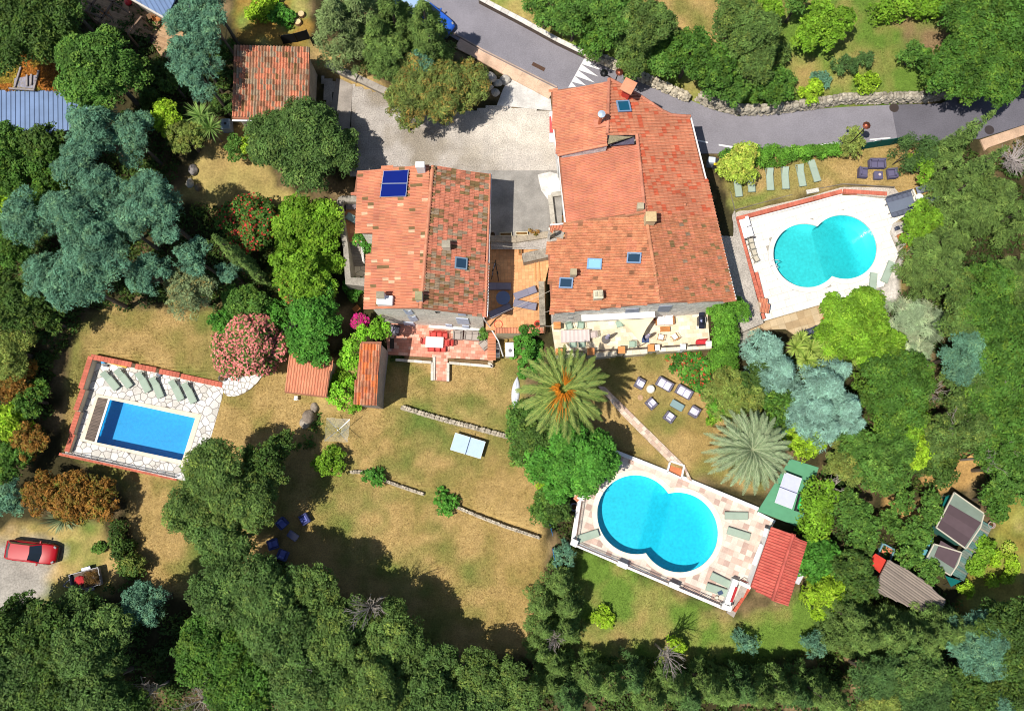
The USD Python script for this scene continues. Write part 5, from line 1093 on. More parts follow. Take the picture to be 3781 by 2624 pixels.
t_('a',930,1230,50,8,'teal','grey green tree right below the blue metal roof');t_('a',1250,1290,46,7,'teal','small blue green tree between the metal roof and the dry lawn');t_('a',150,1330,40,6,'mid','green tree overhanging the lower edge of the blue metal roof');t_('a',470,1350,44,6.5,'dark','dark green tree under the right end of the blue metal roof');t_('a',150,1480,60,6,'far','green tree on the left edge below the blue metal roof');t_('a',480,1480,50,6,'far','green tree left of the blue green grove')
for x,y,r,h,l in ((830,150,44,10,'uppermost crown of the blue green grove'),(1010,350,46,10,'blue green tree on the upper right of the grove'),(430,580,52,10,'leftmost broad tree of the blue green grove'),(800,560,52,11,'blue green tree in the middle of the grove'),(1480,520,64,11,'large blue green tree on the right side of the grove beside the dry lawn'),(950,840,64,11,'broad blue green tree in the lower middle of the grove'),(830,1150,60,10.5,'lowest big blue green tree above the dry lawn of the rectangular pool'),(1420,1050,40,8.5,'small blue green tree over the shade at the bottom of the grove'),(1800,900,36,8,'blue green tree left of the dark leaning cypress'),(500,1060,42,8,'shaded blue green tree at the lower left of the grove'),(1180,620,46,9,'blue green tree between the two largest of the grove'),(2080,1000,26,5,'small pale blue green tree at the foot of the leaning cypress')):t_('i',x,y,r,h,'teal',l)
t_('i',1720,1180,50,7,'grey','grey green tree with orange dry patches below the cypress')
cypress('i',(1900,650),11.5,.6,'conifer','tall dark cypress leaning over the deep shade left of the bright tree',301);cypress('i',(2140,870),8,.45,'conifer','smaller cypress below the tall one in the shade',302)
bush('i',340,300,52,3.5,'rust','brown and orange shrub among the left wood');bush('i',110,300,40,5,'lime','yellow green tree near the left edge beside the brown shrub',name='tree',cat='tree');bush('i',560,300,30,5,'lime','slim yellow green tree left of the blue green grove',name='tree',cat='tree')
for x,y,r,h,ty,l in ((30,400,55,7,'far','green tree on the left edge level with the upper dry lawn'),(40,560,60,7,'far','green tree on the left edge beside the blue green grove'),(110,470,45,7,'far','green tree just left of the blue green grove top'),(40,680,58,6,'dark','dark tree on the left edge at the height of the leaning cypress'),(30,790,55,5,'olive','dull olive tree on the left edge above the rusty hedge'),(110,720,40,5,'dark','dark shaded tree left of the lower lawn of the rectangular pool')):t_('D',x,y,r,h,ty,l)
for x,y,r,ty,l in ((35,860,48,'rust','rusty brown shrub in the left edge hedge, topmost'),(75,900,40,'far','green shrub in the left edge hedge beside the stepped wall'),(30,950,45,'lime','yellow green shrub on the left edge level with the rectangular pool'),(70,990,40,'rust','rusty shrub left of the lower end of the stepped wall'),(30,1040,42,'far','green shrub on the left edge above the parking place'),(100,1105,46,'rust','left rusty orange shrub above the red car'),(170,1115,50,'rust','middle rusty orange shrub above the red car'),(232,1120,40,'rust','right rusty orange shrub next to the lawn'),(20,1120,40,'teal','grey green shrub on the left edge above the red car')):bush('D',x,y,r,3.6,ty,l)
spiky('q',250,170,38,1.0,110,lin(120,140,100),lin(150,160,120),'pale spiky agave below the rusty shrubs',310,'agave','agave',.09,.3)
spiky('a',1790,1040,34,3.2,120,lin(110,150,70),lin(150,176,96),'feathery bamboo tuft left below the garage',311,'bamboo','bamboo',.06,.6);spiky('a',1880,1150,34,2.8,120,lin(110,150,70),lin(150,176,96),'lower feathery bamboo tuft left of the garage',312,'bamboo','bamboo',.06,.6)
for x,y,l in ((2010,470,'dark shrub in the strip left of the garage, upper'),(2010,700,'dark shrub in the strip left of the garage, middle'),(2000,930,'dark shrub in the strip left of the garage, lower'),(1420,640,'dark shrub in the deep shade between deck and grove'),(1350,900,'dark shrub right of the tree over the metal roof')):bush('a',x,y,26,2.2,'dark',l)
#--around the stone house
t_('b',650,1290,92,7.5,'forest','large round green tree below the garage',crk=1.3);bush('b',60,1330,28,2.5,'mid','small green shrub below the left corner of the garage');bush('b',190,1330,30,2.5,'lime','yellow green shrub left of the large round tree')
t_('D',686,515,72,4.6,'bright','bright green tree beside the balcony of the stone house',crk=1.2);t_('D',680,620,60,5.5,'bright','second bright green tree below the one by the balcony');t_('D',728,600,36,3.6,'bright','smaller bright tree touching the balcony wall')
bush('D',560,500,60,4,'mid','big oleander with red and pink flowers beside the grove',dots=(lin(196,70,60),9),name='oleander',cat='oleander');bush('D',555,778,66,4.2,'mid','round oleander covered in pink flowers near the rectangular pool',dots=(lin(226,140,132),150),name='oleander',cat='oleander',crk=1.5)
t_('k',960,620,52,5,'green','dense dark green tree above the salmon roofed shed',crk=1.3);t_('k',930,860,42,4.5,'green','dark green tree touching the top edge of the salmon shed roof');t_('k',1080,400,32,4.5,'green','dark green tree over the white garden path')
bush('k',300,420,44,3.4,'mid','green bush above the round pink oleander');bush('k',570,580,36,3.2,'green','dark bush right above the round pink oleander');bush('k',120,620,36,3,'green','dark bush left above the round pink oleander');bush('k',780,290,40,2.6,'mid','low flowering bush under the bright trees',dots=(lin(220,130,90),14))
bush('k',1360,290,28,1.2,'green','low green shrub at the foot of the balcony wall')
mass('k',[(1200,1000),(1180,850),(1300,720),(1450,640),(1500,560),(1620,540),(1670,620),(1640,760),(1440,840),(1400,960),(1300,1080)],1.2,'vine','bright green climber sprawling over the stone barn roof and wall',320,'climbing_plant','climber',z=2.0)
mass('k',[(1000,1220),(1080,1180),(1230,1120),(1340,1090),(1380,1150),(1340,1250),(1350,1420),(1240,1450),(1050,1420)],2.6,'vine','bright green ivy filling the gap between the salmon shed and the barn',321,'climbing_plant','climber')
mass('k',[(1060,1130),(1180,1060),(1240,1110),(1160,1230),(1080,1210)],3.0,'bright','olive green leaves between the two small tiled roofs',322,'climbing_plant','climber')
bush('k',1425,620,16,3,'mid','small bougainvillea with bright magenta flowers beside the barn',dots=(lin(206,40,130),500),name='bougainvillea',cat='bougainvillea')
mass('e',[(335,920),(560,970),(560,1060),(530,1190),(480,1180),(350,1060)],.9,'green','green potted shrubs on the balcony beside the stair',323,z=1.0)
mass('g',[(940,1000),(820,985),(745,1000),(770,1040),(900,1030)],.4,'dark','small dark plants at the shaded end of the pink terrace',324,cs=.25)
mass('g',[(1460,1036),(1925,1066),(1925,1100),(1470,1066)],.35,'olive','row of small plants in the planter right of the terrace steps',325,cs=.2);bush('g',1885,750,14,1.6,'mid','potted shrub at the right end of the pink terrace')
#--top middle
t_('b',960,200,70,9,'greycon','large grey green conifer with bare twigs right of the garage',vert=1.05);t_('b',1150,60,62,9,'greycon','grey conifer on the top edge above the garage',vert=1.05);t_('b',1330,330,52,8,'conifer','mid green conifer between the grey one and the yellow one',vert=1.05);t_('b',1750,220,56,9.5,'conifer','yellow green conifer hiding the blue car',vert=1.1,extra={});t_('b',1450,120,58,9,'conifer','dark yellow conifer in the middle of the top group',vert=1.05);t_('b',1800,430,46,8,'conifer','lower yellow green conifer by the pavement',vert=1.1);t_('b',1420,560,46,6,'conifer','conifer on the slope above the rendered wall',vert=.9)
t_('b',1720,620,26,5,'teal','small blue green tree above the weeping tree')
for x,y,r,l in ((1640,780,56,'left crown of the weeping tree with orange tips over the gravel'),(2010,760,60,'right crown of the weeping tree beside the white apron'),(1560,1010,40,'hanging branches of the weeping tree nearest the gravel'),(1880,960,44,'middle hanging part of the weeping tree over the gravel')):t_('b',x,y,r,5.5,'weep',l,extra=dict(low=-1.,jit=.35))
bush('b',300,60,36,.8,'lime','low weeds above the garage');bush('b',450,130,26,.8,'green','green weeds among the cut stumps above the garage')
for x,y in ((610,210),(470,80),(640,140)):
    c=T('b',x,y);s_=thing('tree_stump',c,0,{610:'lowest pale cut stump above the garage',470:'upper left cut stump above the garage',640:'mossy stump above the lowest one'}[x],'stump');obj('wood',MB().lathe([(.34,-.2),(.3,.3),(.28,.34)],(0,0,0),12),'bark',s_,lin(150,120,90));obj('cut_face',MB().lathe([(.27,.335),(.26,.35)],(0,0,0),12),'wood',s_,lin(206,186,140))
#--across the road
for x,y,r,h,ty,l in ((1225,20,48,5,'mid','green tree at the top edge right of the road'),(1290,45,50,5.5,'mid','green tree above the long roadside wall'),(1345,100,46,5,'far','green tree above the white road markings'),(1380,40,56,6.5,'mid','bright green tree in the middle of the roadside row'),(1450,70,54,7,'oak','tall grey green tree at the edge of the dry meadow'),(1420,140,42,5,'oak','grey green tree overhanging the rubble verge'),(1490,140,40,4.5,'mid','green tree right of the tall grey one by the road'),(1545,130,50,5.5,'far','dark green tree by the wall opposite the farmhouse'),(1600,165,46,5,'far','dark olive tree opposite the skylight of the farmhouse')):t_('D',x,y,r,h,ty,l)
for x,y,r,h,ty,l in ((260,250,62,6.5,'oak','broad pale green tree in the meadow'),(340,480,44,5,'oak','round pale green tree below the broad one'),(130,640,44,4,'mid','green shrub tree directly above the dry stone wall'),(430,90,36,4,'bright','bright bushy tree near the top edge of the meadow'),(650,50,28,4,'mid','small green tree on the top edge of the meadow'),(830,220,50,4.5,'bright','open bright green tree alone in the meadow'),(480,640,40,3,'far','low green bush above the bend of the dry stone wall')):t_('d',x,y,r,h,ty,l)
for x,y,r,h,ty,l in ((1020,475,25,1.8,'darkcon','clipped dark round bush in the meadow'),(1160,425,16,1.4,'darkcon','tiny dark round bush right of the clipped one'),(770,650,26,1.5,'lime','left bright lime shrub above the stone wall'),(1170,600,26,1.5,'lime','right bright lime shrub above the stone wall'),(560,570,30,1.4,'mid','ragged low shrub in the meadow grass'),(850,560,20,1,'teal','grey blue succulent bush in the meadow'),(1500,400,30,2.5,'mid','small green tree at the edge of the big thicket'),(540,380,24,2,'oak','thin olive bush beside the broad pale tree')):bush('d',x,y,r,h,ty,l)
hedge('d',[(1260,60),(1450,30),(1620,40),(1800,5)],1.6,2.2,'bright','dark edged hedge along the top of the meadow',330,cs=.5,den=.7)
for x,y,r,l in ((1700,560,58,'front tree of the big thicket above the road'),(1900,380,66,'middle tree of the big thicket'),(2000,600,62,'tree of the thicket casting the black shadow on the road'),(2150,250,70,'tall tree at the back of the big thicket'),(2230,480,60,'tree of the thicket at the right edge'),(1950,100,60,'tree of the thicket near the top edge'),(2200,40,65,'tree in the top right corner'),(1800,460,40,'smaller tree on the meadow side of the thicket'),(2120,420,50,'tree in the heart of the thicket')):t_('d',x,y,r,6,'far',l)
#--garden of the white pool deck
bush('d',260,1180,42,2.6,'pale','variegated yellow bush over the first lounger')
hedge('d',[(370,1110),(590,1110)],1.5,1.7,'hedge','wide clipped green hedge block by the road',331);hedge('d',[(605,1100),(800,1085),(960,1065)],1.0,1.4,'hedge','long narrow clipped hedge by the road',332);hedge('d',[(150,1115),(300,1080)],.8,1.2,'hedge','short hedge end beside the bins',334);bush('d',1070,1030,32,2.2,'olive','olive green bush at the end of the clipped hedge')
hedge('d',[(1420,1120),(1540,1060),(1640,1090)],2.4,3.0,'darkcon','thick dark conifer hedge behind the purple sofa set',333,cs=.5,den=.6);bush('d',1550,1200,30,2.6,'bright','bright lime green tree beside the purple armchair',name='tree',cat='tree')
cypress('d',(2090,800),10,.7,'conifer','cypress whose tip points over the road',341);cypress('d',(2170,1060),10,.7,'conifer','cypress whose tip points at the pale bare shrub',342);cypress('o',(1800,-330),9,.7,'conifer','lower leaning cypress in the right garden',343)
for x,y,r,h,l in ((1800,1080,36,4.5,'olive conifer at the corner by the right pavement'),(1760,1180,40,5,'olive conifer behind the bright lime tree'),(1990,1260,42,5,'conifer below the grey bare shrub'),(1850,1350,50,6,'conifer right of the two blue lounge chairs'),(2100,1400,60,6.5,'large conifer on the right edge below the bare shrub'),(1950,1540,56,6,'conifer right of the pomegranate'),(2230,1540,50,6,'dark conifer on the right edge level with the dining set')):t_('d',x,y,r,h,'conifer',l,vert=1.05)
bare('d',2230,1150,48,2.5,'pale grey bare shrub at the right edge near the pavement',351,(.36,.32,.3),n=60)
bush('h',1840,740,44,2.8,'bright','bright pomegranate tree over the white deck corner',name='tree',cat='tree',crk=1.3)
for x,y,r,h,l in ((1880,1000,50,5,'dark conifer behind the wooden chairs'),(2030,1050,50,6,'conifer right of the wooden chairs'),(2020,880,44,6,'tall dark conifer beside the pomegranate'),(1960,1180,44,5,'conifer between the wooden chairs and the reeds')):t_('h',x,y,r,h,'conifer',l,vert=1.05)
mass('o',[(1230,60),(1350,0),(1500,-30),(1680,10),(1740,130),(1700,260),(1620,330),(1660,480),(1560,560),(1440,480),(1300,480),(1260,380),(1290,250),(1200,140)],2.6,'reed','big bed of pale giant reeds below the white deck',360,'giant_reed','reeds',cs=.42,hv=.5)
t_('o',960,220,74,4.5,'bright','big bright green fig tree below the white deck',crk=1.4);t_('o',1120,400,50,4,'bright','lower right part of the fig trees beside the reeds')
for i,(x,y,r) in enumerate(((500,385,25),(615,400,26),(740,415,28),(580,480,26),(620,580,30),(540,320,22),(915,320,30),(1015,385,30),(900,450,28))):spiky('o',x,y,r,2.6,150,lin(130,160,66),lin(172,186,96),['yucca rosette nearest the pale blue cedar','yucca rosette below the dark table','yucca rosette right of the one below the dark table','yucca rosette in the middle of the cluster','lowest yucca rosette between the two blue cedars','topmost small yucca rosette','tall yucca rosette under the fig tree','rightmost yucca rosette under the fig tree','lower yucca rosette of the right pair'][i],380+i,wd=.08)
for x,y,r,h,l in ((290,380,44,7,'top of the left blue cedar near the tan paving'),(370,570,52,7.5,'lower crown of the left blue cedar'),(720,700,62,8.5,'upper crown of the large blue cedar'),(640,880,60,8.5,'left crown of the large blue cedar'),(850,860,60,8.5,'right crown of the large blue cedar'),(720,1020,46,7.5,'lowest crown of the large blue cedar'),(930,980,34,7,'right tip of the large blue cedar'),(830,560,36,7,'top tip of the large blue cedar')):t_('o',x,y,r,h,'cedar',l,vert=1.05,name='blue_cedar',cat='cedar',crk=1.5)
for x,y,r,h,ty,l in ((1250,700,78,5.5,'far','wide dark green tree right of the blue cedar'),(1320,980,44,4.5,'bright','bright light green tree below the wide dark one'),(1130,1240,72,5,'mid','broad soft green tree right of the green mat'),(870,1270,44,3.5,'olive','olive shrub tree at the top of the green mat'),(1430,1180,34,3.5,'lime','yellow green tree left of the dry clearing'),(1600,1060,46,4.5,'oak','grey green tree above the dry clearing'),(1600,1290,42,3,'dark','dark round bush at the edge of the dry clearing'),(150,640,36,4,'dark','dark tree in the shade below the tan paving'),(330,820,44,4,'far','dark green tree between the cedar and the second palm'),(560,1120,44,3.5,'lime','yellow green shrub above the green mat'),(1750,200,50,6,'oak','grey green tree right of the reeds'),(1750,450,50,6.5,'teal','blue green tree right of the lower reeds'),(1900,250,60,7,'far','tall green tree right of the reed bed'),(2020,480,66,7.5,'far','big green tree in the right wood, upper'),(2180,300,60,7,'far','green tree on the right edge level with the reeds'),(2200,620,60,7,'far','green tree on the right edge level with the blue cedar'),(1800,720,50,6,'oak','dusty green tree left in the right wood'),(1950,800,60,7,'far','big green tree in the middle of the right wood'),(2150,900,60,7,'far','green tree on the right edge at the bare branches'),(1850,1000,52,6,'oak','dusty tree right above the dry clearing'),(2050,1100,60,6.5,'far','green tree right of the dry clearing'),(2200,1250,56,6,'far','green tree on the right edge above the camp lawn'),(2040,1330,48,5.5,'mid','green tree just right of the dark roofed cabin'),(1880,600,44,6,'teal','bluish tree in the upper part of the right wood'),(2100,100,50,6,'dark','dark conifer like tree on the upper right edge'),(2200,1440,46,5,'mid','light green tree on the right edge by the camp lawn'),(1700,880,40,5,'oak','dusty tree beside the pale dead branches')):t_('o',x,y,r,h,ty,l)
for k,x,y,r,h,l,s in (('o',1560,720,30,4.5,'grey dead branches right of the wide dark tree',401),('o',1730,980,34,6,'grey dead tree in the right wood',402),('o',2020,1240,36,7,'dead forked branches above the dark roofed cabin',403),('o',790,1470,30,3,'dry brown dead bush beside the green mat',404),('o',2120,660,26,7.6,'thin dead twigs near the right edge',405)):bare(k,x,y,r,h,l,s)
#--lower right
bush('n',1000,1560,0.1+20,1.2,'lime','small lime green bush on the lower right lawn');bush('n',1500,1540,26,1.8,'teal','left round dark bush on the lower right lawn');bush('n',2010,1540,28,1.8,'teal','right round dark bush on the lower right lawn');bush('b',2080,610,26,1.2,'weep','yellowish weeds between the pavement and the boulders');bush('b',2220,690,22,1,'olive','low olive weeds above the white apron');bush('n',440,1370,26,.9,'lime','leafy weeds on the lower right lawn')
bush('n',160,880,28,2.6,'teal','grey green bush at the corner of the patchwork deck');bush('n',90,560,34,2.8,'dark','dark bush left of the patchwork deck')
hedge('p',[(330,170),(290,400),(270,640)],2.1,2.8,'bright','broad trimmed hedge right of the green mat',410,cs=.45,den=.75)
for x,y,r,h,ty,l in ((560,430,40,4,'mid','leafy tree right of the trimmed hedge'),(640,610,34,4,'mid','leafy tree above the blue tub'),(250,830,46,3.5,'green','shrub touching the right side of the pool house'),(330,1100,54,3.2,'lime','wide yellow green bush below the pool house'),(540,860,40,4.5,'dark','dark tree left of the red tarpaulin'),(590,1060,40,4.5,'dark','dark tree left of the corrugated roof'),(980,340,26,2.5,'mid','round green shrub on the camp path'),(1190,400,34,3.2,'mid','leafy tree left of the dark roofed cabin'),(960,620,24,2.5,'mid','small tree beside the camp path'),(1110,600,30,3,'mid','shrub left of the lower cabin'),(1040,780,30,3.0,'mid','tree between the corrugated roof and the cabins'),(1180,930,26,3,'mid','tree overhanging the corrugated roof'),(860,530,28,2,'mid','small shrub above the blue tub'),(1510,1070,20,1.4,'lime','bright shrub below the camp deck'),(1730,330,36,4.5,'far','tree right of the large dark cabin')):t_('p',x,y,r,h,ty,l)
hedge('p',[(1720,690),(1640,820),(1590,940)],1.3,1.2,'bright','curved clipped hedge beside the camp deck',411);hedge('p',[(1790,790),(1780,880)],.7,.9,'lime','short inner hedge of the star shaped bed',412);hedge('p',[(1910,730),(1880,750)],.8,.8,'pale','yellow hedge tip of the star shaped bed',413);hedge('p',[(1920,820),(1930,940),(1870,1010)],.9,.9,'lime','right curved hedge of the star shaped bed',414);hedge('p',[(1730,970),(1750,1040)],.8,.8,'lime','lower left hedge tip of the star shaped bed',415)
i=0
for x,y,r,l in ((560,1320,44,'pale conifer above the lower right lawn edge'),(760,1440,46,'conifer below the corrugated roof, left'),(960,1450,46,'conifer below the corrugated roof, middle'),(640,1480,55,'conifer on the bottom edge below the lawn'),(860,1500,55,'conifer on the bottom edge left of the shaded corner'),(1130,1480,46,'conifer below the corrugated roof, right'),(1080,1530,55,'conifer on the bottom edge of the camp'),(1420,1370,36,'conifer touching the right end of the corrugated roof'),(1330,1430,55,'blue green conifer in the lower right corner wood')):t_('p',x,y,r,8,'conifer',l,vert=1.1)
for x,y,r,l in ((1680,1400,48,'dark tree on the camp lawn edge'),(1880,1400,52,'dark tree at the right edge below the camp lawn'),(1600,1500,52,'dark teal tree in the lower right wood'),(1850,1500,70,'dark tree in the bottom right corner'),(1620,1560,60,'teal tree on the bottom edge at the right')):t_('p',x,y,r,8,'teal' if 'teal' in l else 'dark',l)
for i,(x,y) in enumerate(((230,640),(310,560),(400,590),(480,560),(560,640),(640,590),(710,630),(780,590),(860,610),(930,600),(1000,620),(1075,600),(1150,620),(1220,610),(1290,640))):t_('s',x,y,40,8.5 if i % 2 else 8,'conifer' if i % 3 else 'darkcon',['conifer at the corner of the two rows','second conifer of the bottom row','third conifer of the bottom row, olive','conifer left of the dead grey twigs','conifer below the dead grey twigs','conifer right of the dead grey twigs','conifer of the bottom row below the small lime bush','eighth conifer from the left of the bottom row','conifer of the bottom row below the left round bush','tenth conifer from the left of the bottom row','eleventh conifer from the left of the bottom row','twelfth conifer from the left of the bottom row','conifer of the bottom row below the right round bush','last but one conifer of the bottom row','last conifer at the right of the bottom row'][i],vert=1.2,name='conifer',cat='conifer')
for i,(x,y,r) in enumerate(((190,170,40),(120,260,38),(220,260,38),(120,350,38),(210,360,40),(110,440,36),(170,500,40),(150,570,38))):t_('s',x,y,r,5.5,'conifer',['topmost conifer of the short row beside the lower lawn','second conifer on the lawn side of the short row','second conifer on the grass side of the short row','middle conifer on the lawn side of the short row','middle conifer on the grass side with the dry patch','lower conifer on the lawn side of the short row','lower conifer on the grass side of the short row','lowest conifer of the short row'][i],vert=1.1,name='conifer',cat='conifer')
for x,y,r,h,ty,l in ((1960,1510,50,7.5,'darkcon','dark conifer on the bottom edge right of the conifer row'),(2040,1500,55,8,'forest','tree above the bottom edge below the camp conifers'),(2060,1580,55,8,'darkcon','dark conifer on the bottom edge below the camp'),(2130,1540,60,8,'dark','dark tree on the bottom edge left of the corner'),(2210,1590,55,7,'teal','teal tree on the bottom edge near the corner'),(2270,1530,60,8,'dark','large dark tree filling the bottom right corner'),(1970,1590,46,7,'olive','olive tree on the bottom edge right of the conifer row'),(2130,640,40,5,'oak','grey green tree right of the wooden chairs and reeds'),(2210,650,52,6,'far','green tree right of the reed bed near the edge'),(2280,640,50,6,'conifer','conifer on the right edge beside the reed bed'),(610,1085,46,6.5,'oak','right hand crown beside the pool corner tree over the shade'),(640,1000,28,4,'dark','small dark tree at the tip of the shade above the blue chairs')):t_('D',x,y,r,h,ty,l)
bare('s',620,470,34,8.5,'dead grey twigs sticking out of the conifer row',420);bare('s',165,395,22,5.6,'dry brown patch of twigs in the short conifer row',421)
#--bottom wood
for x,y,r,h,ty,l in ((495,1065,66,8,'oak','tree overhanging the corner of the rectangular pool'),(450,1140,58,7.5,'oak','left tree of the group below the rectangular pool'),(560,1130,60,8,'oak','right tree of the group below the rectangular pool'),(600,1040,40,6,'dark','dark small tree right of the pool corner tree'),(520,1210,55,7.5,'forest','tree left of the blue garden chairs'),(600,1310,70,9,'forest','tree just below the blue garden chairs'),(520,1330,66,9,'forest','tree at the upper left of the bottom wood'),(720,1320,48,8,'oak','slender tree at the lawn edge of the bottom wood'),(640,1410,75,10,'forest','tall tree in the heart of the bottom wood'),(500,1440,70,9,'far','green tree at the left side of the bottom wood'),(770,1420,72,8.5,'oak','grey green tree in the middle of the bottom wood'),(880,1430,62,7.5,'oak','grey green tree beside the lower lawn shadow'),(700,1520,75,9,'forest','tree on the bottom edge in the middle wood'),(560,1540,72,8.5,'far','tree on the bottom edge left of centre'),(840,1540,75,9,'oak','tree on the bottom edge right of the middle'),(980,1490,56,6.5,'forest','tree below the tip of the lower lawn'),(970,1580,66,8,'forest','tree on the bottom edge below the lawn tip'),(1080,1520,54,6.5,'oak','tree left of the dark gap in the bottom edge'),(1160,1540,48,6,'oak','last tree of the bottom wood before the conifers'),(1070,1590,50,7,'forest','small tree on the bottom edge before the conifers')):t_('D',x,y,r,h,ty,l,kdens=1.05)
for x,y,r,h,ty,l in ((120,520,40,5,'dark','dark shrub below the trailer on the left'),(60,640,60,8,'dark','dark tree below the parking place'),(330,530,50,6,'forest','green tree right below the trailer'),(390,650,70,9,'forest','broad tree in the lower left wood'),(200,600,58,8,'dark','shaded dark tree below the trailer'),(580,490,46,7,'teal','blue green tree at the left end of the lawn'),(100,760,85,9,'forest','tree in the bottom left corner wood'),(250,800,75,9,'dark','dark tree on the bottom edge at the left'),(400,800,62,9,'forest','tree on the bottom edge left of the black shade'),(40,870,70,9,'forest','tree in the bottom left corner'),(510,860,46,7,'dark','dark small tree beside the black shade')):t_('q',x,y,r,h,ty,l)
hedge('q',[(450,190),(470,300),(500,390)],1.5,2.,'dark','ragged hedge between the parking place and the lawn',430,cs=.45,den=.8);bush('q',520,350,26,2,'olive','olive bush at the lower end of the ragged hedge');bush('q',385,285,14,.5,'mid','tiny green shrub on the parking place')
bare('q',950,830,60,8,'bare grey tree on the bottom edge left of the middle wood',431);bare('q',560,850,46,7,'bare twiggy tree in the black shade',432);bare('r',480,520,40,10.2,'grey branches showing in the bottom wood near the lawn',433);bare('r',590,850,50,8,'bare branches on the bottom edge under the oak',434);bare('q',770,880,50,7,'bare brown tree on the bottom edge',435);bare('r',250,760,44,9.6,'grey twigs in the crown of the bottom wood',436)
#--middle garden
bush('l',500,800,34,1.7,'bright','round bright green bush at the top left of the lower lawn');bush('l',880,935,24,1.5,'green','left spreading green bush on the thin retaining wall',crk=.8);bush('l',1460,1150,26,1.5,'green','right spreading green bush on the thin retaining wall',crk=.8)
mass('l',[(260,600),(400,400),(440,420),(380,560),(380,660),(300,700),(200,700)],.35,'mid','low green growth along the bank of the dryer lawn',440,cs=.25,den=.7)
mass('f',[(330,1150),(540,1150),(570,1290),(540,1500),(400,1530),(320,1400)],2.6,'green','feathery green shrub between the two terraces',441,cs=.34,den=2.)
hedge('l',[(2075,330),(2080,560),(2110,800)],1.6,2.4,'mid','dark green hedge between the two gardens',442,cs=.45,den=.8);t_('m',620,1000,66,6,'green','dense glossy green tree at the corner of the patchwork deck',crk=1.4);t_('m',400,1080,56,5,'green','bright leafy tree left of the glossy one');t_('m',300,880,56,4.5,'dark','olive dark tree below the large palm');t_('m',220,800,46,3.5,'mid','green shrub under the left fronds of the large palm');t_('m',480,1200,40,4,'green','lowest leafy tree above the patchwork deck corner')
bush('m',360,1250,20,1.5,'lime','yellowish shrub beside the blue mesh fence');bush('m',370,1400,40,2.6,'mid','green shrub along the blue mesh fence')
palm('m',480,500,100,9,64,lin(100,128,60),lin(170,176,92),'large date palm with orange fruit clusters beside the cream terrace',450,True);palm('m',1940,960,92,5.5,74,lin(126,148,106),lin(168,176,140),'pale grey green palm beside the green mat',451)
hedge('f',[(2120,1010),(2140,1250),(2090,1500)],1.7,3.0,'hedge','tall green hedge at the right end of the cream terrace',443,cs=.5,den=.75);bush('f',2140,1030,40,3.6,'hedge','leafy top of the hedge by the farmhouse corner');hedge('f',[(2180,1260),(2190,1590)],.8,2.4,'hedge','thin second hedge strip beside the red wall',444,cs=.4,den=.8)
mass('m',[(1260,240),(1400,200),(1600,200),(1660,330),(1640,480),(1570,560),(1400,360),(1260,320)],.9,'green','bright groundcover bed with a few red flowers below the cream terrace',445,dots=(lin(206,90,60),1.5));t_('m',1720,610,36,3.2,'hedge','rounded green shrub right of the lavender sofas');t_('m',1820,560,56,4,'olive','olive shrub above the second palm');t_('m',1650,700,20,1.2,'bright','bright edge shrub beside the lavender armchair')

#--low dark undergrowth between the trees
def undergrowth(k,pts,seed,n_m2=2.2,typ='dark',skip=()):
    rng=np.random.default_rng(seed);P=PG(k,pts,-3.);x0,y0,x1,y1=P.bounds;n=int(P.area*n_m2);q=np.c_[rng.uniform(x0,x1,n*3),rng.uniform(y0,y1,n*3)];q=q[shapely.contains_xy(P,q[:,0],q[:,1])][:n]
    keep=np.ones(len(q),bool)
    for S,_ in PADS:keep &=~shapely.contains_xy(S.buffer(.5),q[:,0],q[:,1])
    q=q[keep];R=rng.uniform(.3,.7,len(q));C=np.c_[q,zg(q[:,0],q[:,1])+R*.35]
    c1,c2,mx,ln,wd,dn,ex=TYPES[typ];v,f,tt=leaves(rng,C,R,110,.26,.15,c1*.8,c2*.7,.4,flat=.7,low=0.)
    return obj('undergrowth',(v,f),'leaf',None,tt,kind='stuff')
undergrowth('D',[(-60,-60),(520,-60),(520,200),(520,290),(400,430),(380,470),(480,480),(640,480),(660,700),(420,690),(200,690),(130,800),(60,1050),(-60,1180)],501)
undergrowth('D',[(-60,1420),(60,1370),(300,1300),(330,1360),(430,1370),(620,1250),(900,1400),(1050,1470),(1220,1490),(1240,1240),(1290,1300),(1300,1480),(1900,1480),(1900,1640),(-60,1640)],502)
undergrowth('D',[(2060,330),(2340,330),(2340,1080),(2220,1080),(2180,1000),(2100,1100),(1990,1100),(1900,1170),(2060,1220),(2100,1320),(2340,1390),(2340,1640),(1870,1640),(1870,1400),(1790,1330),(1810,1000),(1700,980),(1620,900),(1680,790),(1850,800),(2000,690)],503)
undergrowth('D',[(1110,-40),(1420,-40),(1460,60),(1500,130),(1640,140),(1660,220),(1480,180),(1316,110)],504,1.2,'mid');undergrowth('D',[(700,-40),(880,-40),(1000,80),(1040,120),(1000,200),(880,200),(760,100)],505,1.2,'olive');undergrowth('D',[(1155,790),(1250,800),(1360,1000),(1290,1100),(1290,1250),(1225,1250),(1225,1100)],506,1.6,'dark');undergrowth('D',[(2050,170),(2170,20),(2340,-40),(2340,160),(2180,190)],507,1.4,'far')
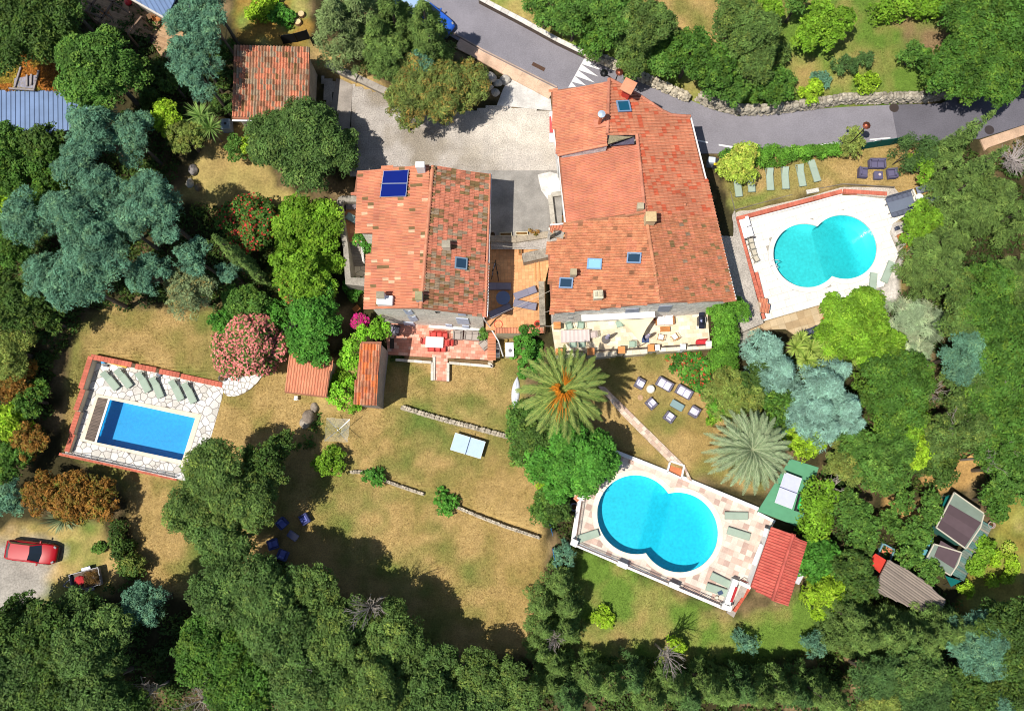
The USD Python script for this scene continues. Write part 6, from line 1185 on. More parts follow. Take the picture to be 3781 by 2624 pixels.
# grass blades over the lawns and the meadow
def blades(P,n,seed,h=.11):
    rng=np.random.default_rng(seed);x0,y0,x1,y1=P.bounds;q=np.c_[rng.uniform(x0,x1,n*2),rng.uniform(y0,y1,n*2)];q=q[shapely.contains_xy(P,q[:,0],q[:,1])][:n];keep=np.ones(len(q),bool)
    for S,z in PADS:
        if S in (LAWN1,LAWN2,LAWN3):continue
        keep &=~shapely.contains_xy(S.buffer(.05),q[:,0],q[:,1])
    q=q[keep];N=len(q);i=np.clip(((q[:,0]-XS[0])/RES).round().astype(int),0,len(XS)-1);j=np.clip(((q[:,1]-YS[0])/RES).round().astype(int),0,len(YS)-1);c=COL.reshape(ny,nx,3)[j,i]*rng.uniform(.7,1.35,(N,1));z=ZGRID[j,i]
    a=rng.uniform(0,2*math.pi,N);hh=h*rng.uniform(.5,1.6,N);w=.022;b=np.c_[q,z-.02];s=np.c_[np.cos(a),np.sin(a),np.zeros(N)]*w;le=np.c_[rng.normal(0,.6,(N,2))*hh[:,None],hh]
    v=np.stack([b-s,b+s,b+le],1).reshape(-1,3);obj('grass',(v,np.arange(3*N).reshape(-1,3)),'grass_blade',None,np.repeat(c,3,0),kind='stuff')
for i_,(P,nm) in enumerate(lawns):blades(P,int(P.area*170),600+i_)
#----------------------------------------------------------------furniture and small things
def spot(k,x,y,h=0.):
    p=T(k,x,y,h);p[2]+=.06;return p
def face(k,a,b):                             # plan angle from a to b
    d=T(k,*b)-T(k,*a);return math.atan2(d[1],d[0])
SAGE=lin(158,174,158)
def make_lounger(loc,rz,label,group,col=SAGE,raised=.32,cushion=0.):
    t=thing('sun_lounger',loc,rz,label,'sun lounger',group);fr=np.array(col)*.82
    obj('frame',MB().beam((-.97,-.29,.3),(.97,-.29,.3),.05,.06).beam((-.97,.29,.3),(.97,.29,.3),.05,.06).beam((-.97,-.31,.3),(-.97,.31,.3),.05,.06).beam((.97,-.31,.3),(.97,.31,.3),.05,.06),'plastic',t,fr)
    th=.02+cushion
    obj('seat',MB().box((-.36,0,.33+th/2),(1.22,.54+cushion,th),0,ch=.01+cushion*.3),'fabric',t,col)
    a,b=np.array([.25,0,.335+th/2]),np.array([.25+.72*math.cos(raised),0,.335+th/2+.72*math.sin(raised)])
    obj('backrest',MB().beam(a,b,.54+cushion,th),'fabric',t,np.array(col)*1.03)
    for x in (-.85,.8):
        for y in (-.26,.26):obj('leg',MB().beam((x,y,0),(x,y,.28),.05,.05),'plastic',t,fr)
    return t
L0={}
def lounger(k,foot,head,label,group=None,kind='sage'):
    mid=((foot[0]+head[0])/2,(foot[1]+head[1])/2);p=spot(k,*mid,.3);rz=face(k,foot,head)
    if kind not in L0:L0[kind]=make_lounger(p,rz,label,group,**dict(sage=dict(raised=.55),flat=dict(raised=.06,col=SAGE*.95),grey=dict(raised=.12,col=lin(126,124,140),cushion=.05))[kind]);return L0[kind]
    return copy(L0[kind],p,rz,label,group)
GL6=['leftmost lounger of the six behind the rectangular pool','second lounger from the left behind the rectangular pool','third lounger from the left behind the rectangular pool','fourth lounger from the left behind the rectangular pool','fifth lounger from the left behind the rectangular pool','rightmost lounger of the six behind the rectangular pool']
for l,(h_,f_) in zip(GL6,(((505,425),(640,590)),((645,400),(770,570)),((860,425),(960,620)),((1010,490),(1080,665)),((1200,510),(1290,700)),((1330,535),(1420,730)))):lounger('j',f_,h_,l,'six loungers behind the rectangular pool')
for l,(h_,f_),kd in zip(('lounger half hidden under the yellow bush, leftmost on the grass','second lounger beside the yellow bush on the grass','third lounger from the left on the grass above the white deck','fourth lounger from the left on the grass above the white deck','fifth lounger with its head end bent on the grass','rightmost tilted lounger on the grass above the white deck'),(((272,350),(290,500)),((385,300),(400,470)),((545,280),(557,462)),((675,270),(685,450)),((798,248),(828,428)),((900,212),(952,388))),('flat','flat','sage','sage','sage','flat')):lounger('h',f_,h_,l,'six loungers on the grass by the clipped hedge',kd)
for l,k,h_,f_ in (('lounger at the bottom edge of the white deck','h',(1432,1182),(1405,1320)),('lounger at the right edge of the white deck','h',(1575,1075),(1515,1225)),('upper lounger on the right of the patchwork deck','n',(1350,603),(1515,607)),('middle lounger on the right of the patchwork deck','n',(1370,712),(1530,762)),('lone lounger in the left corner of the patchwork deck','n',(405,725),(270,785)),('lounger nearer the water in the lower right of the patchwork deck','n',(1250,1045),(1400,1120)),('lounger with a dark towel at the lower right of the patchwork deck','n',(1215,1125),(1375,1180))):lounger(k,f_,h_,l,None,'flat')
for l,h_,f_ in (('shaded grey cushioned lounger at the top of the orange patio',(130,815),(300,815)),('upper sunlit grey lounger on the orange patio',(515,840),(350,900)),('lower sunlit grey lounger on the orange patio',(515,988),(345,955)),('shaded grey lounger at the bottom left of the orange patio',(140,1058),(300,985))):lounger('f',f_,h_,l,'grey cushioned loungers on the orange patio','grey')
for l,h_,f_ in (('upper blue grey lounge chair by the white round table',(1868,450),(1790,478)),('lower blue grey lounge chair by the white round table',(1915,548),(1828,578))):
    p=spot('h',*((h_[0]+f_[0])/2,(h_[1]+f_[1])/2));t=thing('lounge_chair',p,face('h',f_,h_),l,'lounge chair','blue grey lounge chairs');c=lin(124,130,150)
    obj('seat',MB().box((-.2,0,.38),(.9,.6,.04),0,ch=.01),'fabric',t,c);obj('backrest',MB().beam((.25,0,.38),(.7,0,.85),.6,.04),'fabric',t,c)
    for y in (-.29,.29):obj('leg',MB().tube([(-.6,y,0),(.2,y,.4),(.45,y,.0)],.02,5),'metal',t,c*.6)
def pingpong(k,cs,z,label,top,frame,net):
    P=np.array([G(k,x,y,z+.76) for x,y in cs]);c=P.mean(0);rz=math.atan2(*(P[1]-P[0])[[1,0]]);t=thing('table_tennis_table',(c[0],c[1],z),rz,label,'table tennis table')
    for s in (-1,1):
        h_=obj('tabletop',MB().box((s*.687,0,.748),(1.366,1.525,.025),0),'paint',t,top)
        m=MB()
        for y in (-.755,.755):m.box((s*.687,y,.7625),(1.366,.02,.003))
        m.box((s*1.36,0,.7625),(.02,1.48,.003));obj('white_line',m,'paint',h_,(.75,.75,.75))
        obj('leg',MB().tube([(s*.95,-.55,.73),(s*1.0,-.55,.0),(s*1.0,.55,.0),(s*.95,.55,.73)],.025,6),'metal',t,frame)
    obj('net',MB().box((0,0,.84),(.012,1.83,.15)),'fabric',t,net)
    for s in (-1,1):obj('net_post',MB().box((0,s*.9,.8),(.03,.03,.25)),'metal',t,net)
pingpong('l',[(1555,562),(1805,637),(1765,785),(1510,706)],-3.75,'pale blue table tennis table on the middle lawn',lin(172,196,222),lin(120,130,140),lin(70,84,100))
pingpong('n',[(1715,510),(1790,285),(1917,322),(1846,558)],-2.93,'lavender table tennis table on the green mat',lin(192,196,226),lin(110,112,124),lin(80,84,100))
RAT,CUSH=lin(112,108,122),lin(206,204,224)
def make_rattan(name,loc,rz,label,cat,group,n,rat,cush,back=True):
    w=.55*n+.34;t=thing(name,loc,rz,label,cat,group)       # seat looks to+x
    obj('base',MB().box((0,0,.15),(.78,w,.3),0,ch=.03),'rattan',t,rat);obj('backrest',MB().box((-.34,0,.46),(.14,w,.34),0,ch=.04),'rattan',t,rat)
    for s in (-1,1):obj('armrest',MB().box((.04,s*(w/2-.075),.4),(.66,.15,.2),0,ch=.04),'rattan',t,rat)
    for i in range(n):
        y=(i-(n-1)/2)*.56;obj('cushion',MB().box((.06,y,.37),(.62,.53,.14),0,ch=.045),'fabric',t,cush)
        if back:obj('back_cushion',MB().box((-.2,y,.52),(.15,.52,.3),0,ch=.05,tilt=(np.array([0,1,0]),-.15)),'fabric',t,np.array(cush)*1.02)
    return t
def to(k,a,b):return face(k,a,b)
ch=None
for (x,y),tg,l in (((1072,450),(1200,520),'lavender armchair at the left of the lawn set'),((1160,605),(1230,540),'lavender armchair below the white pouffe'),((1300,710),(1380,600),'lowest lavender armchair of the lawn set'),((1492,668),(1380,600),'rightmost lavender armchair of the lawn set')):
    p=spot('m',x,y,.3);rz=to('m',(x,y),tg)
    if ch is None:ch=make_rattan('armchair',p,rz,l,'armchair','lavender armchairs on the lawn',1,RAT,CUSH)
    else:copy(ch,p,rz,l)
sf=make_rattan('sofa',spot('m',1262,457,.3),to('m',(1262,457),(1205,560)),'upper left lavender two seat sofa on the lawn','sofa','lavender sofas on the lawn',2,RAT,CUSH);copy(sf,spot('m',1412,517,.3),to('m',(1412,517),(1355,620)),'lower right lavender two seat sofa on the lawn')
def glass_table(k,x,y,rz,label,l=1.15,w=.62,col=lin(132,156,156),h=.42,name='coffee_table'):
    t=thing(name,spot(k,x,y,h),rz,label,'coffee table');obj('base',MB().box((0,0,h/2-.02),(l*.92,w*.92,h-.04),0,ch=.03),'rattan',t,RAT);obj('tabletop',MB().box((0,0,h),(l,w,.025),0,ch=.05),'cell',t,col)
a_=to('m',(1170,520),(1265,575));glass_table('m',1215,545,a_,'glass coffee table beside the white pouffe');glass_table('m',1360,620,a_,'glass coffee table between the lower armchairs')
t=thing('pouffe',spot('m',1155,493,.3),0,'round cream pouffe between the armchair and the glass table','pouffe');obj('seat',MB().lathe([(.3,0),(.36,.1),(.37,.3),(.3,.4)],(0,0,0),18),'fabric',t,lin(226,220,200));obj('cushion',MB().lathe([(.3,.4),(.28,.45),(.1,.47)],(0,0,0),18),'fabric',t,lin(236,232,216))
t=thing('stepping_stone',spot('m',1075,560),0,'lone round stone set in the lawn below the armchair','stone');obj('stone',MB().lathe([(.24,-.03),(.24,.02),(.15,.035)],(0,0,0),12),'stone',t,lin(170,140,110))
PURP=lin(92,88,112)
make_rattan('sofa',spot('h',1455,240,.3),to('h',(1455,240),(1460,330)),'dark purple rattan sofa on the upper lawn','sofa',None,2,PURP,PURP*1.15);pa=make_rattan('armchair',spot('h',1335,315,.3),to('h',(1335,315),(1460,330)),'left dark purple armchair facing the low table','armchair','dark purple armchairs',1,PURP,PURP*1.15);copy(pa,spot('h',1580,322,.3),to('h',(1580,322),(1460,330)),'right dark purple armchair facing the low table')
glass_table('h',1467,335,to('h',(1335,315),(1580,322)),'dark purple square low table with small things on it',.75,.7,PURP*1.1)
t=thing('ashtray',spot('h',1475,332,.45)+[0,0,.43],0,'small pale dish on the dark purple table','dish');obj('bowl',MB().lathe([(.06,0),(.12,.06),(.09,.05)],(0,0,0),12),'plastic',t,lin(200,180,176))
# dining chairs
def make_chair(name,loc,rz,label,group,col,mat='plastic',cushion=None):
    t=thing(name,loc,rz,label,'chair',group)                   # looks to+x
    for x,y in ((.2,-.24),(.2,.24),(-.22,-.22),(-.22,.22)):obj('leg',MB().beam((x,y,0),(x*.95,y,.44),.035,.035),mat,t,col)
    obj('seat',MB().box((0,0,.45),(.48,.5,.035),0,ch=.02),mat,t,col)
    bk=MB()
    for i in range(5):bk.beam((-.23,-.2+i*.1,.47),(-.33,-.2+i*.1,.84),.07,.02)
    bk.beam((-.335,-.26,.86),(-.335,.26,.86),.03,.07);obj('backrest',bk,mat,t,col)
    for s in (-1,1):obj('armrest',MB().tube([(-.28,s*.27,.68),(.2,s*.28,.66),(.22,s*.26,.45)],.022,6),mat,t,col)
    if cushion is not None:obj('cushion',MB().box((.01,0,.49),(.45,.46,.07),0,ch=.025),'fabric',t,cushion)
    return t
CH={}
def chair(kind,k,x,y,tg,label,group=None):
    p=spot(k,x,y,.45);rz=to(k,(x,y),tg)
    if kind not in CH:
        CH[kind]=make_chair({'wood':'wooden_chair'}.get(kind,'dining_chair'),p,rz,label,group,dict(green=lin(150,172,156),red=lin(196,66,58),beige=lin(150,146,132),dark=lin(92,100,116),wood=lin(170,110,62),white=lin(196,150,100),pink=lin(190,176,172))[kind],'wood' if kind in ('wood','white') else 'plastic',{'white':lin(236,236,232),'beige':lin(190,182,164)}.get(kind));return
    copy(CH[kind],p,rz,label,group)
def make_table(k,x,y,rz,l,w,label,top,frame,mat='paint',h=.74,slats=0,name='dining_table'):
    t=thing(name,spot(k,x,y,h),rz,label,'table')
    if slats:
        for i in range(slats):obj('slat',MB().box((0,(i+.5)*w/slats-w/2,h-.015),(l,w/slats-.012,.03)),mat,t,np.array(top)*RNG.uniform(.9,1.08))
    else:obj('tabletop',MB().box((0,0,h-.02),(l,w,.04),0,ch=.015),mat,t,top)
    for sx in (-1,1):
        for sy in (-1,1):obj('leg',MB().beam((sx*(l/2-.08),sy*(w/2-.08),0),(sx*(l/2-.08),sy*(w/2-.08),h-.04),.06,.06),mat,t,frame)
    return t
ax=ang_of('g',(1190,840),(1390,848),-3);make_table('g',1290,840,ax,1.55,.95,'white dining table among red chairs on the pink terrace',lin(220,216,210),lin(180,60,54))
for x,y,l in ((1268,758,'red chair above the white table, left'),(1338,760,'red chair above the white table, middle'),(1405,768,'red chair above the white table, right'),(1175,828,'red chair alone at the left end of the white table'),(1418,852,'red chair at the right end of the white table'),(1470,850,'red chair standing off to the right of the white table'),(1250,912,'red chair below the white table, left'),(1318,916,'red chair below the white table, middle'),(1385,918,'red chair below the white table, right')):chair('red','g',x,y,(x if y<800 or y>880 else 1290,840),l,'red chairs round the white table')
SOF=lin(168,158,150)
make_rattan('sofa',spot('g',1737,765,.3),to('g',(1737,765),(1725,900)),'beige rattan sofa against the stone house wall','sofa',None,2,SOF*.8,SOF);bs=make_rattan('armchair',spot('g',1567,758,.3),to('g',(1567,758),(1560,900)),'beige armchair left of the beige sofa','armchair','beige rattan armchairs',1,SOF*.8,SOF);copy(bs,spot('g',1880,865,.3),to('g',(1880,865),(1800,930)),'turned beige armchair at the right end of the pink terrace')
make_rattan('armchair',spot('g',825,700,.3),to('g',(825,700),(1000,720)),'grey armchair in the shade on the pink terrace','armchair',None,1,lin(90,84,88),lin(150,148,160))
t=thing('bench',spot('g',792,845,.3),to('g',(792,800),(792,900)),'dark narrow bench in the shade of the pink terrace','bench');obj('seat',MB().box((0,0,.4),(1.1,.35,.05)),'wood',t,lin(60,50,46))
for s in (-.45,.45):obj('leg',MB().box((s,0,.19),(.06,.3,.38)),'wood',t,lin(60,50,46))
# cream terrace
tb_=make_table('f',852,1232,ang_of('f',(740,1235),(965,1228),-1.3),2.35,.95,'long table under a pale striped cloth on the cream terrace',lin(200,188,180),lin(120,110,100),name='dining_table')
cl=thing('tablecloth',spot('f',852,1232,.75)+[0,0,.745],ang_of('f',(740,1235),(965,1228),-1.3),'pale pink striped cloth on the long terrace table','tablecloth')
for i in range(14):obj('stripe',MB().box(((i-6.5)*.175,0,.005),(.172,1.02,.01)),'fabric',cl,lin(206,192,188)*(1.05 if i % 2 else .88))
for s in (-1,1):obj('overhang',MB().box((0,s*.515,-.09),(2.42,.012,.2)),'fabric',cl,lin(200,186,182))
for x,y,tg,l in ((800,1152,(820,1230),'green chair above the striped table, left'),(897,1145,(890,1230),'green chair above the striped table, right'),(1220,1132,(1150,1150),'green chair alone beside the shade sail'),(832,1300,(832,1230),'green chair below the striped table, left'),(906,1300,(900,1230),'green chair below the striped table, right'),(1330,1302,(1250,1300),'green chair by the parapet below the sail')):chair('green','f',x,y,tg,l,'sage green terrace chairs')
chair('pink','f',1000,1222,(900,1228),'greyish chair at the right end of the striped table')
for x,y,h_,l,bc in ((1130,1245,2.4,'folded lavender parasol on a round base on the cream terrace',lin(96,92,90)),(1462,1240,2.3,'folded lavender parasol on a blue square base on the cream terrace',lin(70,84,120))):
    p=spot('f',x-18,y+14,.2);t=thing('parasol',p,0,l,'parasol');obj('base',MB().lathe([(.38,0),(.38,.06),(.1,.1)],(0,0,0),20) if x<1300 else MB().box((0,0,.06),(.62,.62,.12),0,ch=.03),'concrete',t,bc);obj('pole',MB().tube([(0,0,.05),(0,0,h_)],.025,8),'metal',t,(.7,.7,.72));obj('canopy',MB().lathe([(.06,.9),(.17,1.0),(.15,1.5),(.1,h_-.1),(.03,h_)],(0,0,0),9,sx=1.1),'fabric',t,lin(178,172,196))
p=spot('f',1605,1098,.4);wsz=ang_of('f',(1550,1110),(1660,1105),-1.3)
t=thing('garden_sofa',p,wsz,'wooden two seat sofa with white cushions below the farmhouse window','sofa');WD=lin(172,116,70)
obj('frame',MB().box((0,0,.22),(1.5,.8,.08)),'wood',t,WD)
for s in (-1,1):obj('armrest',MB().box((s*.76,0,.42),(.07,.8,.34)),'wood',t,WD)
obj('backrest',MB().box((0,.4,.5),(1.5,.07,.5)),'wood',t,WD)
for s in (-1,1):obj('cushion',MB().box((s*.36,-.04,.34),(.7,.72,.15),0,ch=.04),'fabric',t,lin(236,234,230));obj('back_cushion',MB().box((s*.36,.28,.58),(.66,.16,.38),0,ch=.05),'fabric',t,lin(240,238,236))
make_table('f',1608,1175,wsz,.85,.45,'orange wooden low table on the cream terrace',lin(190,126,72),lin(150,96,56),'wood',.4,5,'coffee_table')
chair('white','f',1572,1243,(1590,1170),'left wooden armchair with a white cushion by the orange table','wooden armchairs with white cushions');chair('white','f',1688,1240,(1640,1175),'right wooden armchair with a white cushion by the orange table','wooden armchairs with white cushions')
p=spot('f',1910,1105,.5);t=thing('barbecue',p,ang_of('f',(1910,1160),(1910,1060),-1.3),'dark gas barbecue with side shelves on the cream terrace','barbecue');BK=lin(52,56,72)
obj('cabinet',MB().box((0,0,.42),(.75,.5,.8),0,ch=.02),'metal',t,BK);obj('lid',MB().lathe([(.3,0),(.3,.08),(.2,.2),(.04,.26)],(0,0,.84),12,sx=1.25),'metal',t,BK*1.4)
for s in (-1,1):obj('side_shelf',MB().box((s*.56,0,.8),(.36,.46,.04)),'metal',t,BK*1.2)
obj('handle',MB().tube([(-.25,-.3,1.0),(.25,-.3,1.0)],.02,6),'metal',t,(.6,.6,.62))
p=spot('f',1915,1293,.4);t=thing('bench',p,ang_of('f',(1880,1296),(1950,1290),-1.3),'bright red slatted seat in the corner of the cream terrace','bench');RD=lin(200,52,60)
for i in range(5):obj('slat',MB().box((0,-.2+i*.1,.42),(.9,.085,.03)),'wood',t,RD)
obj('backrest',MB().box((0,.26,.62),(.9,.04,.35)),'wood',t,RD)
for s in (-.4,.4):obj('leg',MB().box((s,0,.2),(.05,.4,.4)),'wood',t,RD*.8)
def pot(k,x,y,r,h,label,col,plant=None,sq=None,rz=0.):
    p=spot(k,x,y,h);t=thing('planter' if sq else 'flower_pot',p,rz,label,'planter' if sq else 'pot')
    if sq:
        w,l=sq
        obj('trough',MB().box((0,-l/2+.03,h/2),(w,.06,h)).box((0,l/2-.03,h/2),(w,.06,h)).box((-w/2+.03,0,h/2),(.06,l-.12,h)).box((w/2-.03,0,h/2),(.06,l-.12,h)),'concrete',t,col);obj('soil',MB().box((0,0,h*.42),(w-.1,l-.1,h*.8)),'soil',t,lin(120,94,60))
    else:
        obj('pot',MB().lathe([(r*.7,0),(r,h),(r*1.06,h+.02),(r*.9,h+.02),(r*.85,h-.08)],(0,0,0),18),'tile',t,col);obj('soil',MB().lathe([(r*.86,h-.1),(r*.5,h-.06)],(0,0,0),14),'soil',t,lin(80,60,40))
    if plant:
        rng=np.random.default_rng(int(x));n=7;C=np.c_[rng.normal(0,r*.5,(n,2)),h+rng.uniform(.05,.3,n)];c1,c2,mx,ln,wd,dn,ex=TYPES[plant];v,f,tt=leaves(rng,C,np.full(n,.18),900,.14,.07,c1,c2,mx);obj('plant',(v,f),'leaf',t,tt)
for a in (('f',157,378,.3,.35,'round pale pot on the wall by the shaded yard',lin(160,152,146)),('f',205,1135,.36,.5,'large red flower pot at the bottom of the orange patio, left',lin(196,74,58)),('f',535,1130,.28,.4,'red flower pot at the bottom right of the orange patio',lin(206,80,60)),('f',522,370,.3,.3,'pot with a dry plant on the stone wall between the houses',lin(150,120,80),'rust'),('f',880,1092,.18,.4,'small dark pot plant by the terrace door',lin(90,60,44),'mid'),('f',1527,1085,.2,.35,'small red pot beside the white cushioned sofa',lin(190,60,50)),('h',535,1515,.3,.5,'grey white pot at the lower corner of the white deck',lin(206,204,196)),('j',1705,485,.3,.4,'round dark pot at the end of the red capped wall',lin(120,112,100)),('n',238,540,.34,.4,'grey round pot outside the patchwork deck',lin(110,116,134)),('a',1515,285,.16,.3,'small dark pot on the wooden deck',lin(70,60,56)),('a',1540,250,.16,.3,'small olive pot on the wooden deck',lin(96,92,60),'olive'),('p',1310,350,.28,.4,'terracotta pot beside the large dark cabin',lin(196,110,76)),('p',1205,535,.24,.35,'brown pot left of the large dark cabin',lin(140,96,76)),('p',1735,540,.3,.4,'pale round pot at the deck corner of the cabins',lin(170,150,140))):pot(*a)
for x,y,l in ((268,376,'left planter box with dry soil on the stone wall between the houses'),(402,370,'right planter box with dry soil on the stone wall between the houses')):
    pot('f',x,y,0,.35,l,lin(196,186,160),sq=(1.05,.34),rz=0.02)
pot('f',345,1138,0,.4,'grey stone trough at the bottom of the orange patio',lin(150,140,124),sq=(.9,.4));pot('f',750,248,0,.3,'brown box by the farmhouse west wall',lin(150,100,66),sq=(.34,.6));pot('f',390,520,0,.3,'brown square box on the orange patio',lin(160,106,66),sq=(.32,.5))
pt=spot('f',245,912,.7);t=thing('garden_table',pt,0,'round blue grey table between the patio loungers','table');obj('tabletop',MB().lathe([(.6,.69),(.6,.72),(.56,.73)],(0,0,0),28),'metal',t,lin(110,124,150))
for a in (0,2.1,4.2):obj('leg',MB().tube([(.1*math.cos(a),.1*math.sin(a),.69),(.42*math.cos(a),.42*math.sin(a),0)],.02,6),'metal',t,lin(90,100,120))
for i,(x,y,a) in enumerate(((165,670,1.35),(195,690,1.75))):
    t=thing('bicycle',spot('f',x,y,.5),a,['white framed bicycle leaning in the shade of the orange patio','dark bicycle in the shade of the orange patio'][i],'bicycle');cc=[lin(190,190,200),(.02,.02,.025)][i];ring=[(.34*math.cos(q),0,.34+.34*math.sin(q)) for q in np.linspace(0,2*math.pi,21)]
    for s in (-.52,.52):obj('wheel',MB().tube([(px+s,py,pz) for px,py,pz in ring],.025,5),'plastic',t,(.02,.02,.02))
    obj('frame',MB().tube([(-.52,0,.34),(-.1,0,.3),(.42,0,.78),(-.18,0,.8),(-.1,0,.3)],.025,6).tube([(.42,0,.78),(.52,0,.34)],.025,6).tube([(-.52,0,.34),(-.18,0,.8)],.02,5),'paint',t,cc);obj('handlebar',MB().tube([(.3,-.28,1.0),(.4,-.2,.98),(.4,.2,.98),(.3,.28,1.0)],.018,5),'metal',t,(.1,.1,.1));obj('saddle',MB().box((-.2,0,.88),(.26,.13,.05),0,ch=.02),'plastic',t,(.02,.02,.02))
# sail and its post
sl_=thing('shade_sail',label='cream triangular shade sail hung from the farmhouse front',cat='shade sail');A,B,C_=G('f',1212,1092,.9),G('f',1522,1072,.9),G('f',1400,1292,.6);V,F=[],[];N=14
for i in range(N+1):
    for j in range(N+1-i):
        u,v=i/N,j/N;w=1-u-v;pull=1-.55*4*(u*v+v*w+u*w)*.28;q=A*w+B*u+C_*v;cen_=(A+B+C_)/3;edge_=min(u,v,w);q=cen_+(q-cen_)*(1-.16*4*max(u*v if w<.001 else 0,v*w if u<.001 else 0,u*w if v<.001 else 0)) ;q[2]-=1.2*(u*v*w)*3;V.append(q)
ix=lambda i,j:sum(N+1-q for q in range(i))+j
for i in range(N):
    for j in range(N-i):
        F.append((ix(i,j),ix(i+1,j),ix(i,j+1)))
        if i+j<N-1:F.append((ix(i+1,j),ix(i+1,j+1),ix(i,j+1)))
obj('cloth',(np.array(V),np.array(F)),'fabric',sl_,lin(230,214,178),smooth=True)
t=thing('sail_post',(C_[0],C_[1]-.1,0),0,'thin post carrying the lower corner of the shade sail','post');obj('pole',MB().tube([(0,0,-1.4),(0,0,.75)],.04,8),'metal',t,(.4,.38,.36))
obj('rope',MB().tube([G('f',1262,1150,-1.28),G('f',1320,1246,-1.28)],.012,4),'fabric',None,lin(200,186,160),label='loose rope on the cream terrace under the sail',cat='rope')
for i,(x,y,l) in enumerate(((300,1352,'white heat pump unit under the bent downpipe, right'),(195,1355,'narrow white heat pump unit under the bent downpipe, left'))):
    t=thing('heat_pump',spot('f',x,y,.5),.03,l,'heat pump');w=(.75,.45)[i];obj('casing',MB().box((0,0,.5),(w,1.25,.9),0,ch=.03),'paint',t,WHITE);obj('fan',MB().lathe([(.16,0),(.16,.02)],(.05,-.1,.95),14),'plastic',t,(.15,.15,.16));obj('panel',MB().box((0,.35,.955),(w*.8,.3,.012)),'paint',t,WHITE*.85)
t=thing('canoe',T('l',2062,225,.3),ang_of('l',(2060,300),(2075,140),-3.2),'white upturned canoe beside the large palm','canoe');m=MB();nn_=14
for side in (1,):
    xs=np.linspace(-1.4,1.4,nn_);V=[];F=[]
    for x in xs:
        w=.36*(1-(abs(x)/1.4)**2.4)+.01
        for a in np.linspace(0,math.pi,8):V.append((x,w*math.cos(a),.1+w*.95*math.sin(a)))
    F=[(i*8+j,i*8+j+1,(i+1)*8+j+1,(i+1)*8+j) for i in range(nn_-1) for j in range(7)]
obj('hull',(np.array(V),np.array(F)[:,::-1]),'paint',t,lin(214,220,232),smooth=True);obj('keel',MB().tube([(-1.3,0,.16),(-.7,0,.41),(.7,0,.41),(1.3,0,.16)],.02,5),'paint',t,lin(170,180,196))
# pool deck with the dark dining set
da=ang_of('h',(1560,625),(1750,570),-.9);make_table('h',1660,582,da,2.3,.95,'grey dining table packed with chairs on the white deck',lin(108,116,132),lin(80,84,96))
cD=spot('h',1660,582,.45)
CH['dark']=None;first=None
for i in range(5):
    for s in (-1,1):
        q=np.array([(i-2)*.47,s*.62]);w_=np.array([math.cos(da)*q[0]-math.sin(da)*q[1],math.sin(da)*q[0]+math.cos(da)*q[1],0]);rz=da-s*math.pi/2;lb='dark chair on the '+('upper' if s>0 else 'lower')+' side of the long grey table, '+['leftmost','second','middle','fourth','rightmost'][i]
        if first is None:first=make_chair('dining_chair',cD+w_,rz,lb,'dark grey chairs round the long table',lin(92,98,116))
        else:copy(first,cD+w_,rz,lb)
CH['dark']=first
wood=[('h',1650,860,(1560,900),'wooden folding chair nearest the pomegranate'),('h',1705,1032,(1640,1030),'lower wooden folding chair by the white deck'),('h',1022,1535,(960,1500),'wooden chair on the tan paving below the white deck'),('g',370,445,(330,400),'wooden slatted chair left of the stone house corner')]
for k,x,y,tg,l in wood:chair('wood',k,x,y,tg,l,'wooden folding chairs')
make_table('h',1715,932,to('h',(1690,960),(1745,900)),.95,.5,'orange brown slatted wooden table by the white deck',lin(176,116,64),lin(140,90,50),'wood',.6,6,'garden_table')
t=thing('garden_table',spot('h',1808,527,.6),0,'round white table between the two lounge chairs','table');obj('tabletop',MB().lathe([(.36,.66),(.36,.69)],(0,0,0),18),'plastic',t,WHITE);obj('stem',MB().tube([(0,0,0),(0,0,.66)],.05,8),'plastic',t,WHITE)
t=thing('lantern',spot('h',1614,790),.3,'small dark lantern on the pale gravel by the deck','lantern');obj('body',MB().box((0,0,.18),(.3,.3,.3),0,ch=.02),'metal',t,lin(84,92,116));obj('lid',MB().box((0,0,.36),(.34,.34,.05),0,ch=.02),'metal',t,lin(100,106,126))
for i,(x,y) in enumerate(((388,885),(400,933),(416,987),(434,1040))):chair('beige','h',x,y,(x+100,y-22),['topmost beige chair of the row by the brick step','second beige chair of the row by the brick step','third beige chair of the row by the brick step','lowest beige chair of the row by the brick step'][i],'beige chairs in a row on the white deck')
t=thing('folded_sunbed',spot('h',355,775,.4),ang_of('h',(330,700),(370,840),-.9),'white cushioned garden bench at the corner of the white deck','bench')
for i in range(2):obj('cushion',MB().box(((i-.5)*.95,-.28,.4),(.92,.72,.14),0,ch=.04),'fabric',t,lin(238,238,240));obj('back_cushion',MB().box(((i-.5)*.95,.22,.5),(.88,.3,.3),0,ch=.05),'fabric',t,lin(232,232,236))
obj('frame',MB().box((0,-.1,.2),(1.95,1.1,.22)),'wood',t,lin(110,100,92));obj('armrest',MB().box((1.02,-.05,.4),(.1,1.1,.25)),'wood',t,lin(90,86,88))
for x,y,c,lid,l in ((65,212,lin(120,128,140),None,'grey open rubbish bin at the road corner of the farmhouse'),(110,225,lin(60,62,66),lin(216,190,20),'dark bin with a yellow lid at the road corner')):
    t=thing('rubbish_bin',spot('h',x,y,1.0),-.1,l,'bin');obj('body',MB().box((0,0,.5),(.55,.6,.95),0,ch=.03),'plastic',t,c);lt=MB().box((0,.05 if lid is None else-.22,1.0),(.58,.5 if lid is None else .22,.06),0,ch=.02);obj('lid',lt,'plastic',t,lid if lid is not None else lin(196,206,216))
    if lid is not None:obj('lid_back',MB().box((0,.1,1.0),(.58,.4,.05),0,ch=.02),'plastic',t,(.03,.03,.035))
